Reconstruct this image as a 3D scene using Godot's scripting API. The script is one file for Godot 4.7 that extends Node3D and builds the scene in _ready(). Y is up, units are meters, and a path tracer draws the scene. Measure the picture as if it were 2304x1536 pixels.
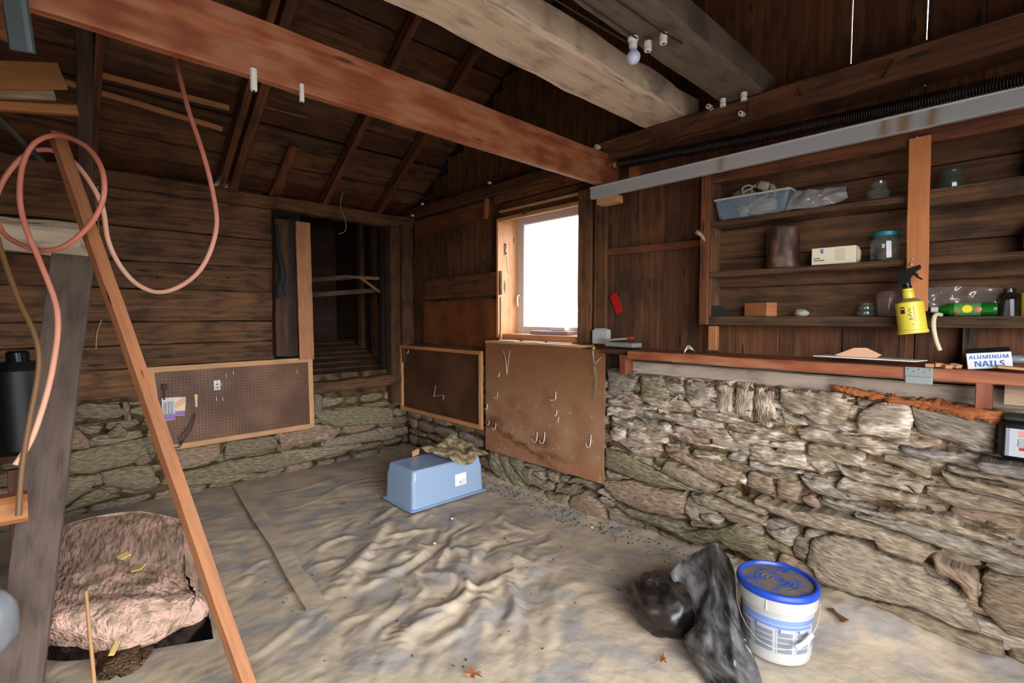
extends Node3D

const ROOF_K := 0.63
var rng := RandomNumberGenerator.new()
var nz := FastNoiseLite.new()
var nr := FastNoiseLite.new()
var counts := {}
var T := {}
var wr: Node3D
var wf: Node3D

func roof_y(z: float) -> float:
	return 2.60 + ROOF_K * (z + 4.9) if z < -2.0 else 2.60 + ROOF_K * 2.9 - ROOF_K * (z + 2.0)

func _ready() -> void:
	# ---- camera: eye 1.5 m up in the garage doorway, looking at the far right corner
	var cam := Camera3D.new()
	cam.name = "camera"
	cam.keep_aspect = Camera3D.KEEP_HEIGHT
	cam.fov = 2.0 * rad_to_deg(atan(768.0 / 1110.0))
	cam.position = Vector3(0, 1.5, 0)
	cam.rotation = Vector3(-atan(55.0 / 1110.0), deg_to_rad(-43.46), 0)
	cam.near = 0.03
	cam.far = 400.0
	add_child(cam)
	cam.current = true

	# ---- overcast sky: it lights the shed through the doorway behind the camera and the small window
	var env := Environment.new()
	env.background_mode = Environment.BG_SKY
	var sky := Sky.new()
	var sm := ProceduralSkyMaterial.new()
	sm.sky_top_color = Color(0.90, 0.92, 0.96)
	sm.sky_horizon_color = Color(0.97, 0.97, 0.97)
	sm.ground_bottom_color = Color(0.55, 0.54, 0.52)
	sm.ground_horizon_color = Color(0.80, 0.80, 0.79)
	sm.sun_angle_max = 0.0
	sky.sky_material = sm
	env.sky = sky
	env.background_energy_multiplier = 16.0
	env.tonemap_mode = Environment.TONE_MAPPER_LINEAR
	env.tonemap_exposure = 1.0
	env.sdfgi_enabled = true
	env.ssao_enabled = true
	env.ssil_enabled = true
	var we := WorldEnvironment.new()
	we.name = "world_environment"
	we.environment = env
	add_child(we)

	rng.seed = 20
	nz.seed = 3
	nz.noise_type = FastNoiseLite.TYPE_SIMPLEX_SMOOTH
	nz.frequency = 0.01
	nz.fractal_octaves = 3
	nr.seed = 8
	nr.noise_type = FastNoiseLite.TYPE_SIMPLEX_SMOOTH
	nr.frequency = 0.01
	nr.fractal_type = FastNoiseLite.FRACTAL_RIDGED
	nr.fractal_octaves = 3
	materials()
	shell()
	far_wall()
	right_wall()
	roof()
	floor_tarp()
	stones()
	beams()
	wall_fittings()
	shelf_unit()
	small_things()
	left_things()

func materials() -> void:
	var w := wood_tex(11.0, Color(0.27, 0.185, 0.115), Color(0.50, 0.375, 0.26), 0.5, 0.38, 0.8, 0.30, 3)
	T.old = mat(Color.WHITE, 0.85, 0, w[0], w[1], 0.35)          # far wall planks, shelf
	w = wood_tex(47.0, Color(0.225, 0.125, 0.06), Color(0.41, 0.262, 0.145), 0.55, 0.3, 0.4, 0.3, 4)
	T.brown = mat(Color.WHITE, 0.75, 0, w[0], w[1], 0.25)        # gable boards, roof
	w = wood_tex(83.0, Color(0.46, 0.22, 0.115), Color(0.68, 0.385, 0.235), 0.5, 0.16, 0.0, 0.08, 7, Color(0.74, 0.58, 0.47), 0.40)
	T.red = mat(Color.WHITE, 0.60, 0, w[0], w[1], 0.08)          # planed reddish fir
	w = wood_tex(121.0, Color(0.64, 0.55, 0.47), Color(0.83, 0.76, 0.68), 0.4, 0.13, 0.35, 0.22, 2, Color(0.78, 0.71, 0.62), 0.3)
	T.pale = mat(Color.WHITE, 0.9, 0, w[0], w[1], 0.25)          # dusty hewn joist
	w = wood_tex(173.0, Color(0.68, 0.47, 0.31), Color(0.84, 0.67, 0.49), 0.4, 0.2, 0.0, 0.10, 6)
	T.pine = mat(Color.WHITE, 0.65, 0, w[0], w[1], 0.06)
	T.stone_h = noise_tex(1024, 1024, 5, 0.018, [Color(0, 0, 0), Color(1, 1, 1)], [0.2, 0.8], 7)
	T.stone_c = noise_tex(1024, 1024, 9, 0.014, [Color(0.50, 0.45, 0.395), Color(0.60, 0.555, 0.50), Color(0.67, 0.625, 0.565), Color(0.78, 0.75, 0.70)], [0.15, 0.42, 0.62, 0.9], 7, false, 8.0)
	T.stone = mat(Color.WHITE, 0.88, 0, T.stone_c, T.stone_h, 0.45, 0.3)
	T.dirt_c = noise_tex(512, 512, 21, 0.012, [Color(0.34, 0.28, 0.21), Color(0.52, 0.45, 0.36), Color(0.66, 0.58, 0.48)], [0.2, 0.5, 0.85], 6)
	T.dirt = mat(Color.WHITE, 0.95, 0, T.dirt_c, T.stone_h, 1.0, 0.2)
	T.hard_c = noise_tex(512, 512, 33, 0.006, [Color(0.40, 0.265, 0.175), Color(0.47, 0.32, 0.215), Color(0.54, 0.38, 0.26)], [0.25, 0.5, 0.8], 5)
	T.hard = mat(Color.WHITE, 0.6, 0, T.hard_c)
	T.metal = mat(Color(0.72, 0.73, 0.74), 0.42, 0.6)
	T.steel = mat(Color(0.16, 0.14, 0.13), 0.45, 0.8)
	T.white = mat(Color(0.88, 0.87, 0.84), 0.45)
	T.black = mat(Color(0.03, 0.03, 0.035), 0.45)
	T.hook = mat(Color(0.86, 0.84, 0.78), 0.35, 0.6)
	T.dark = mat(Color(0.11, 0.085, 0.065), 0.9)
	T.plain = mat(Color.WHITE, 0.7)

func box(called: String, parent: Node3D, lo: Vector3, hi: Vector3, m: Material, ch := 0.003, tint := Color.WHITE) -> MeshInstance3D:
	var d := hi - lo
	return obj(called, cbox(d.x, d.y, d.z, ch, null, Transform3D(), tint).mesh(true), m, parent, Transform3D(Basis(), (lo + hi) / 2.0))

# ---------------------------------------------------------------- the setting
func shell() -> void:
	var g := mat(Color(0.46, 0.445, 0.42), 0.95)
	var y := struct("floor_yard")
	box("gravel", y, Vector3(-40, -0.6, -40), Vector3(40, -0.35, 40), g)
	box("apron", y, Vector3(-6, -0.35, 0.8), Vector3(6, -0.04, 12), g)
	var wl := struct("wall_left")
	box("boards", wl, Vector3(-1.55, -0.1, -5.0), Vector3(-1.40, 3.0, 0.8), T.brown)
	box("gable", wl, Vector3(-1.55, 3.0, -5.0), Vector3(-1.40, 4.6, 1.1), T.brown)
	var wb := struct("wall_back")
	box("boards", wb, Vector3(-1.55, -0.1, 0.68), Vector3(-1.25, 3.2, 0.8), T.brown)
	box("boards", wb, Vector3(2.15, -0.1, 0.68), Vector3(3.2, 3.2, 0.8), T.brown)
	box("lintel", wb, Vector3(-1.25, 2.30, 0.68), Vector3(2.15, 3.2, 0.8), T.brown)

func far_wall() -> void:
	var w := struct("wall_far")
	# planks of the far wall, bottom to top
	var ys := [0.86, 1.09, 1.27, 1.455, 1.72, 1.94, 2.20, 2.50]
	for i in ys.size() - 1:
		var x1 := 1.56
		board("plank", w, Vector3(-1.42, (ys[i] + ys[i + 1]) / 2.0, -4.92 + rng.randf_range(-0.008, 0.008)), Vector3(x1, (ys[i] + ys[i + 1]) / 2.0 + 0.01, -4.92), ys[i + 1] - ys[i] - 0.006, 0.06, T.old, Vector3.UP, 0.012, vary(Color(1.05, 0.93, 0.80) if i > 0 else Color(1.5, 1.32, 1.22), 0.14), 0.008)
	box("backing", w, Vector3(-1.5, -0.1, -5.06), Vector3(1.86, 2.62, -4.98), T.dark)
	box("backing", w, Vector3(1.86, -0.1, -5.06), Vector3(2.86, 0.72, -4.98), T.dark)
	box("backing", w, Vector3(2.74, 0.72, -5.06), Vector3(3.2, 2.62, -4.98), T.dark)
	for i in 7:
		var zz := obj("nail", tube(PackedVector3Array([Vector3(0, 0.0, 0.0), Vector3(0.002, 0.004, 0.05)]), 0.004, 6).mesh(), T.steel, w, turned(Vector3(0.50 + 0.14 * i + 0.03 * sin(i * 2.1), 1.83 + 0.02 * sin(i * 4.0), -4.90), Vector3(rng.randf_range(-15, 20), rng.randf_range(-20, 20), 0)))
		zz.set_meta("label", "bent rusty nail")
	board("top_plate", w, Vector3(-1.42, 2.545, -4.86), Vector3(3.05, 2.545, -4.86), 0.12, 0.14, T.old, Vector3.UP, 0.018, Color(1.05, 0.88, 0.66), 0.015)
	# door posts of the opening to the back room
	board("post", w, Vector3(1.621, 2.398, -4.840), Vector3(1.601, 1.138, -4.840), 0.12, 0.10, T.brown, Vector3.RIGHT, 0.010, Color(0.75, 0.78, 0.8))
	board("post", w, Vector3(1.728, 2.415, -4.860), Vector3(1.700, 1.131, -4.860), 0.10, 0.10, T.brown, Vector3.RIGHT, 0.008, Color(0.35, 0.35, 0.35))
	board("post", w, Vector3(2.815, 2.575, -4.860), Vector3(2.810, 0.550, -4.860), 0.15, 0.12, T.old, Vector3.RIGHT, 0.012, Color(0.62, 0.5, 0.36))
	board("post", w, Vector3(2.92, 1.0, -4.80), Vector3(2.92, 2.5, -4.80), 0.14, 0.10, T.old, Vector3.RIGHT, 0.010, Color(0.6, 0.48, 0.34))
	board("sill_log", w, Vector3(1.88, 0.80, -4.86), Vector3(2.86, 0.815, -4.86), 0.11, 0.16, T.old, Vector3.UP, 0.03, Color(1.1, 0.95, 0.8), 0.02)
	# the dark back room: floor planks that climb, studs, closed walls
	var br := struct("floor_back_room")
	for i in 8:
		var z := -4.98 - 0.19 * i
		board("plank", br, Vector3(1.75, 0.845 + 0.045 * i, z), Vector3(3.0, 0.85 + 0.045 * i, z), 0.185, 0.04, T.old, Vector3(0, 0.2, -1), 0.008, vary(Color(0.9, 0.78, 0.66), 0.15), 0.006)
	var bw := struct("wall_back_room")
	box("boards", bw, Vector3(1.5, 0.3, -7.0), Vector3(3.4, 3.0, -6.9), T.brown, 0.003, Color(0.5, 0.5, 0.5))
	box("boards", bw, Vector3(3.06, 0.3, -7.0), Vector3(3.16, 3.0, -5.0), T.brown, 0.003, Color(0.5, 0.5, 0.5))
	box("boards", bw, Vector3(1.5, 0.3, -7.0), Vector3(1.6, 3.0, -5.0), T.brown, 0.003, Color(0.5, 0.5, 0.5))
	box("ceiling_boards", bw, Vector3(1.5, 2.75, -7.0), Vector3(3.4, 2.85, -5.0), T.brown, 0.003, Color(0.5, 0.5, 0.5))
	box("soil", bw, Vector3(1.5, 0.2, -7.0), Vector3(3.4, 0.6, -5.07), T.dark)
	for q in [[759, 5.95], [807, 5.6], [845, 5.25]]:
		var z: float = -q[1]
		var x: float = 2.97
		board("stud", bw, Vector3(x, 1.0, z), Vector3(x, 2.7, z), 0.09, 0.06, T.old, Vector3(0, 0, 1), 0.005, Color(0.85, 0.66, 0.44))

func right_wall() -> void:
	wr = struct("wall_right")
	# weathered vertical siding, each board its own piece, cut round the window
	var z := -4.90
	var i := 0
	while z < 1.0:
		var wd := rng.randf_range(0.19, 0.29)
		if z + wd > -3.34 and z < -3.34:
			wd = -3.34 - z
		if z + wd > -2.39 and z < -2.39 and z > -3.4:
			wd = -2.39 - z
		for cut in [-0.69, -0.39]:
			if z < cut - 0.01 and z + wd > cut - 0.05:
				wd = cut - z - 0.003
		var zc := z + wd / 2.0
		var top := roof_y(zc) - 0.02
		var tint := vary(Color(1.35, 1.22, 1.12), 0.25) if zc > -1.5 else vary(Color(1.15, 1.14, 1.13), 0.2)
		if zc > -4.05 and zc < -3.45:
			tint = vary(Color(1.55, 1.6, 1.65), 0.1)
		var spans := [[1.10, top]]
		if zc > -3.34 and zc < -2.39:
			spans = [[1.10, 1.30], [2.43, top]]
		for q in spans:
			board("board", wr, Vector3(3.062, q[0], zc), Vector3(3.062, q[1], zc), wd - 0.002, 0.024, T.brown, Vector3(0, 0, 1), 0.002, tint, 0.002)
		z += wd
		for cut in [-0.69, -0.39]:
			if absf(z - cut) < 0.005:
				z += 0.003
		i += 1
	# outer sheathing keeps the daylight out but for two open joints high in the gable
	for q in [[-5.06, -3.34, -0.1, 4.6, 3.20], [-3.34, -2.39, -0.1, 1.31, 3.20], [-3.34, -2.39, 2.44, 4.6, 3.20], [-2.39, -1.0, -0.1, 4.6, 3.20], [-1.0, -0.715, -0.1, 4.6, 3.105], [-0.685, -0.408, -0.1, 4.6, 3.105], [-0.385, 1.12, -0.1, 4.6, 3.105], [-0.715, -0.685, -0.1, 2.6, 3.105], [-0.408, -0.385, -0.1, 2.6, 3.105]]:
		box("sheathing", wr, Vector3(3.078, q[2], q[0]), Vector3(q[4], q[3], q[1]), T.dark)

func roof() -> void:
	var c := struct("ceiling")
	# roof boards, seen from below, and a cover that keeps the light out
	var nrm := Vector3(0, 1, -ROOF_K).normalized()
	var along := Vector3(0, ROOF_K, 1).normalized()
	var d := 0.0
	while d < 3.45:
		var w := rng.randf_range(0.14, 0.24)
		var p := Vector3(0, 2.64, -4.98) + along * (d + w / 2.0) + nrm * rng.randf_range(0.0, 0.012)
		board("roof_board", c, p + Vector3(-1.45, 0, 0), p + Vector3(3.07, rng.randf_range(-0.01, 0.01), 0), w - 0.008, 0.025, T.old if rng.randf() < 0.5 else T.brown, along, 0.01, vary(Color(0.95, 0.74, 0.55), 0.25), 0.003)
		d += w
	var p0 := Vector3(0.8, 2.69, -4.98) + along * 1.75 + nrm * 0.03
	board("cover", c, p0 + Vector3(-2.6, 0, 0), p0 + Vector3(2.6, 0, 0), 3.7, 0.03, T.dark, along, 0.0)
	var al2 := Vector3(0, -ROOF_K, 1).normalized()
	var p1 := Vector3(0.8, roof_y(-2.0) + 0.06, -2.0) + al2 * 1.85
	board("cover", c, p1 + Vector3(-2.6, 0, 0), p1 + Vector3(2.6, 0, 0), 3.8, 0.03, T.brown, al2, 0.0, Color(0.6, 0.5, 0.45))
	# rafters of the far slope
	for q in [[-0.55, 0.05, 0.11, 3.4, 0.0], [0.30, 0.045, 0.11, 3.4, 0.0], [1.13, 0.05, 0.11, 3.4, 0.0], [1.22, 0.07, 0.11, 3.4, 0.0], [1.60, 0.09, 0.03, 0.62, 0.05], [2.03, 0.05, 0.10, 3.4, 0.0], [2.62, 0.05, 0.09, 3.4, 0.0]]:
		var a: Vector3 = Vector3(q[0], 2.625, -4.93) - nrm * q[2] * 0.5 + along * 0.02
		board("rafter", c, a, a + along * q[3], q[1], q[2], T.brown, Vector3.RIGHT, 0.004, vary(Color(1.6, 1.3, 1.0), 0.1))
	# laths and pale strips nailed across
	for q in [[Vector3(0.271, 3.054, -4.180), Vector3(1.054, 3.055, -4.180), 0.035], [Vector3(0.145, 2.987, -4.280), Vector3(1.030, 2.923, -4.280), 0.035], [Vector3(1.293, 3.153, -4.200), Vector3(1.943, 3.159, -4.200), 0.03]]:
		var a: Vector3 = q[0]
		var b: Vector3 = q[1]
		board("lath", c, a, b, q[2], 0.03, T.pine, Vector3.UP, 0.004, Color(0.75, 0.6, 0.45))

# ---------------------------------------------------------------- dusty plastic on the ground
func floor_tarp() -> void:
	var gr := struct("floor")
	box("ground", gr, Vector3(-1.5, -0.12, -5.0), Vector3(3.1, -0.05, 1.05), T.dirt)
	var x0 := -0.6
	var x1 := 3.02
	var z0 := -5.0
	var z1 := 0.6
	var st := 0.0135
	var nx := int((x1 - x0) / st) + 1
	var nzz := int((z1 - z0) / st) + 1
	var hgt := PackedFloat32Array()
	hgt.resize(nx * nzz)
	for i in nzz:
		for j in nx:
			var x := x0 + st * j
			var z := z0 + st * i
			var h := 0.012 * nz.get_noise_2d(x * 60.0, z * 60.0) + 0.003 * nz.get_noise_2d(x * 300.0 + 90.0, z * 300.0)
			var near := exp(-pow((x - 1.68) / 0.62, 2.0) - pow((z + 2.35) / 0.70, 2.0))
			var wx := x + 0.16 * nz.get_noise_2d(x * 120.0, z * 120.0 + 60.0)
			var wz := z + 0.16 * nz.get_noise_2d(x * 120.0 + 200.0, z * 120.0)
			var cx := (wx * 0.83 - wz * 0.56) * 0.55
			var cz := wx * 0.56 + wz * 0.83
			h += near * (0.022 * creased(cx * 3.4, cz * 4.2, 2.0) + 0.009 * creased(cx * 8.0, cz * 9.0, 7.0))
			h += 0.25 * exp(-pow((x - 1.6) / 1.1, 2.0) - pow((z + 2.5) / 1.1, 2.0)) * 0.012 * creased(cx * 7.0, cz * 10.0, 11.0)
			h += 0.0035 * nr.get_noise_2d((x * 0.9 + z * 0.42) * 60.0, (x * -0.42 + z * 0.9) * 420.0) * exp(-pow((z + 4.0) / 0.9, 2.0))
			var side := clampf((x - 2.62) / 0.3, 0.0, 1.0)
			h += side * side * 0.05 + side * 0.012 * nz.get_noise_2d(x * 800.0, z * 800.0)
			h += 0.06 * exp(-pow((x - 2.82) / 0.17, 2.0) - pow((z + 0.55) / 0.28, 2.0))
			hgt[i * nx + j] = h
	var add := PackedFloat32Array()
	add.resize(nx * nzz)
	for q in folds():
		var pts: Array = q[0]
		var hh: float = q[1]
		var ww: float = q[2]
		var sp := smooth_path(pts, 5)
		for k in sp.size() - 1:
			var a := sp[k]
			var b := sp[k + 1]
			var f := float(k) / (sp.size() - 1)
			var amp := hh * minf(1.0, sin(PI * clampf(f, 0.04, 0.96)) * 1.6)
			var i0 := int((minf(a.z, b.z) - ww * 3 - z0) / st)
			var i1 := int((maxf(a.z, b.z) + ww * 3 - z0) / st) + 1
			var j0 := int((minf(a.x, b.x) - ww * 3 - x0) / st)
			var j1 := int((maxf(a.x, b.x) + ww * 3 - x0) / st) + 1
			var e := Vector2(b.x - a.x, b.z - a.z)
			for i in range(maxi(i0, 0), mini(i1, nzz)):
				for j in range(maxi(j0, 0), mini(j1, nx)):
					var w := Vector2(x0 + st * j - a.x, z0 + st * i - a.z)
					var t := w.dot(e) / e.length_squared()
					if t < 0.0 or t >= 1.0:
						continue
					var side := w.cross(e) / e.length()
					# steep on one side, long on the other
					var d := side / (ww * 2.0 if side > 0.0 else ww * 0.75)
					var o := i * nx + j
					add[o] = maxf(add[o], amp * exp(-d * d))
	for pass_no in 1:
		var old := add.duplicate()
		for i in range(1, nzz - 1):
			for j in range(1, nx - 1):
				var o := i * nx + j
				if old[o] > 0.0 or old[o - 1] > 0.0 or old[o + 1] > 0.0:
					add[o] = (old[o] * 2.0 + old[o - 1] + old[o + 1] + old[o - nx] + old[o + nx]) / 6.0
	for o in hgt.size():
		hgt[o] += add[o] * 0.62
	var g := Geo.new()
	for i in nzz:
		for j in nx:
			g.p(Vector3(x0 + st * j, hgt[i * nx + j], z0 + st * i), Vector2((x0 + st * j) / 1.9, (z0 + st * i) / 1.9))
	g.lattice(0, nzz, nx)
	T.tarp_c = noise_tex(1024, 1024, 44, 0.006, [Color(0.62, 0.585, 0.55), Color(0.68, 0.62, 0.545), Color(0.72, 0.65, 0.55), Color(0.76, 0.69, 0.595)], [0.26, 0.42, 0.55, 0.85], 8, false, 40.0)
	T.tarp_r = noise_tex(512, 512, 46, 0.006, [Color(0.45, 0.45, 0.45), Color(0.9, 0.9, 0.9)], [0.3, 0.55], 5)
	var m := mat(Color.WHITE, 1.0, 0, T.tarp_c, T.stone_h, 0.25, 0.4)
	m.roughness_texture = T.tarp_r
	tag(obj("ground_sheet", g.mesh(false, false), m), "dusty grey plastic sheet covering the dirt floor, wrinkled in the middle", "plastic sheet")
	# overlapping edge of a second sheet: a thin raised band from the far wall to the middle of the floor
	var sg := Geo.new()
	var path := smooth_path([Vector3(1.160, 0.012, -4.818), Vector3(1.063, 0.014, -3.920), Vector3(1.017, 0.014, -3.375), Vector3(0.961, 0.016, -2.931), Vector3(0.928, 0.016, -2.619), Vector3(0.915, 0.012, -2.477)], 6)
	var k0 := 0
	for q in path:
		var w := 0.055 + 0.01 * nz.get_noise_2d(q.x * 500.0, q.z * 500.0)
		for k in 5:
			sg.p(q + Vector3(w * 2.0 * k / 4.0, 0.008 * sin(PI * k / 4.0) + (0.006 if k == 0 else 0.0), 0), Vector2(q.x + k * 0.02, q.z) / 1.9)
	sg.lattice(0, path.size(), 5)
	tag(obj("sheet_seam", sg.mesh(false, false), m), "narrow dusty plastic overlap strip lying across the floor from the far wall", "plastic strip")

func folds() -> Array:
	return [
		[[Vector3(1.038, 0.000, -2.524), Vector3(1.371, 0.000, -2.787), Vector3(1.580, 0.000, -2.981), Vector3(1.812, 0.000, -3.212)], 0.050, 0.035],
		[[Vector3(1.089, 0.000, -2.504), Vector3(1.251, 0.000, -2.629), Vector3(1.385, 0.000, -2.774)], 0.035, 0.03],
		[[Vector3(1.179, 0.000, -3.062), Vector3(1.338, 0.000, -3.165), Vector3(1.496, 0.000, -3.135)], 0.022, 0.02],
		[[Vector3(1.085, 0.000, -2.889), Vector3(1.215, 0.000, -2.912), Vector3(1.351, 0.000, -2.806)], 0.020, 0.02],
		[[Vector3(1.143, 0.000, -2.512), Vector3(1.316, 0.000, -2.489), Vector3(1.476, 0.000, -2.519), Vector3(1.730, 0.000, -2.621)], 0.026, 0.03],
		[[Vector3(1.580, 0.000, -2.981), Vector3(1.746, 0.000, -2.917), Vector3(1.817, 0.000, -2.917), Vector3(1.974, 0.000, -2.848)], 0.030, 0.025],
		[[Vector3(1.342, 0.000, -2.646), Vector3(1.328, 0.000, -2.537), Vector3(1.425, 0.000, -2.533), Vector3(1.561, 0.000, -2.584)], 0.026, 0.022],
		[[Vector3(1.445, 0.000, -2.620), Vector3(1.551, 0.000, -2.647), Vector3(1.679, 0.000, -2.670)], 0.020, 0.02],
		[[Vector3(1.643, 0.000, -2.360), Vector3(1.631, 0.000, -2.204), Vector3(1.653, 0.000, -2.071), Vector3(1.756, 0.000, -2.022), Vector3(1.855, 0.000, -2.057)], 0.045, 0.028],
		[[Vector3(1.708, 0.000, -2.467), Vector3(1.816, 0.000, -2.499), Vector3(1.873, 0.000, -2.389), Vector3(1.834, 0.000, -2.288)], 0.030, 0.024],
		[[Vector3(1.808, 0.000, -2.101), Vector3(1.810, 0.000, -1.971), Vector3(1.728, 0.000, -1.814), Vector3(1.609, 0.000, -1.720)], 0.038, 0.026],
		[[Vector3(1.368, 0.000, -1.998), Vector3(1.518, 0.000, -2.013), Vector3(1.633, 0.000, -2.047)], 0.032, 0.035],
		[[Vector3(1.508, 0.000, -1.721), Vector3(1.569, 0.000, -1.858), Vector3(1.628, 0.000, -1.965)], 0.030, 0.035],
		[[Vector3(1.095, 0.000, -1.858), Vector3(1.190, 0.000, -1.977), Vector3(1.305, 0.000, -1.983), Vector3(1.422, 0.000, -1.998)], 0.034, 0.04],
		[[Vector3(1.203, 0.000, -1.795), Vector3(1.300, 0.000, -1.828), Vector3(1.400, 0.000, -1.823)], 0.026, 0.035],
		[[Vector3(1.504, 0.000, -1.593), Vector3(1.530, -0.000, -1.746), Vector3(1.529, 0.000, -1.845)], 0.022, 0.03],
		[[Vector3(2.198, 0.000, -3.199), Vector3(2.146, 0.000, -2.951), Vector3(2.123, 0.000, -2.758)], 0.030, 0.022],
		[[Vector3(2.521, 0.000, -2.770), Vector3(2.397, 0.000, -2.658), Vector3(2.374, 0.000, -2.469), Vector3(2.414, 0.000, -2.332)], 0.024, 0.02],
		[[Vector3(2.351, 0.000, -2.757), Vector3(2.260, 0.000, -2.577), Vector3(2.279, 0.000, -2.459)], 0.018, 0.02],
		[[Vector3(1.667, 0.000, -3.242), Vector3(1.851, 0.000, -3.346), Vector3(1.969, 0.000, -3.417)], 0.022, 0.018],
		[[Vector3(1.474, 0.000, -3.223), Vector3(1.626, 0.000, -3.366)], 0.016, 0.015],
		[[Vector3(1.368, 0.000, -3.421), Vector3(1.507, 0.000, -3.479)], 0.014, 0.015],
		[[Vector3(1.776, 0.000, -2.936), Vector3(1.920, 0.000, -3.110), Vector3(2.073, 0.000, -3.136), Vector3(2.016, 0.000, -2.964)], 0.018, 0.018],
		[[Vector3(0.820, 0.000, -3.106), Vector3(0.891, 0.000, -3.182), Vector3(0.954, 0.000, -3.182)], 0.020, 0.02],
		[[Vector3(0.750, 0.000, -2.975), Vector3(0.822, 0.000, -3.070)], 0.016, 0.02],
		[[Vector3(1.249, 0.000, -3.976), Vector3(1.520, 0.000, -3.971), Vector3(1.919, 0.000, -4.179), Vector3(2.304, 0.000, -4.156)], 0.010, 0.012],
		[[Vector3(1.254, 0.000, -4.430), Vector3(1.586, 0.000, -4.337), Vector3(1.940, 0.000, -4.411)], 0.008, 0.012],
		[[Vector3(0.596, 0.000, -2.292), Vector3(0.772, 0.000, -2.373), Vector3(0.901, 0.000, -2.441)], 0.012, 0.012],
	]

# ---------------------------------------------------------------- field stones
func stone(parent: Node3D, prot: float, amp: float, kind: String, lime: float, pts: Array, deep := 0.0) -> void:
	var p := PackedVector2Array()
	var c := Vector2.ZERO
	for i in range(0, pts.size(), 2):
		p.append(Vector2(pts[i], pts[i + 1]))
		c += p[-1]
	c /= p.size()
	for i in p.size():
		p[i] -= c
	var base: Color = {"g": Color(0.66, 0.65, 0.63), "w": Color(0.88, 0.84, 0.78), "y": Color(0.64, 0.64, 0.52), "p": Color(0.74, 0.60, 0.51), "t": Color(0.74, 0.68, 0.58), "b": Color(0.62, 0.64, 0.68), "m": Color(0.60, 0.58, 0.44), "d": Color(0.56, 0.50, 0.40)}[kind]
	var g := stone_geo(p, prot, amp * 1.35, vary(base, 0.08), lime, 0.013 if lime != 0.0 and deep == 0.0 else 0.02)
	var xf: Transform3D
	if parent == wr_f:
		xf = Transform3D(Basis(Vector3(0, 0, 1), Vector3.UP, Vector3(-1, 0, 0)), Vector3(2.95 + deep, c.y, c.x))
	else:
		xf = Transform3D(Basis(), Vector3(c.x, c.y, -4.90 - deep))
	obj("stone", g.mesh(), T.stone, parent, xf)

var wr_f: Node3D
var wf_f: Node3D

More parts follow.
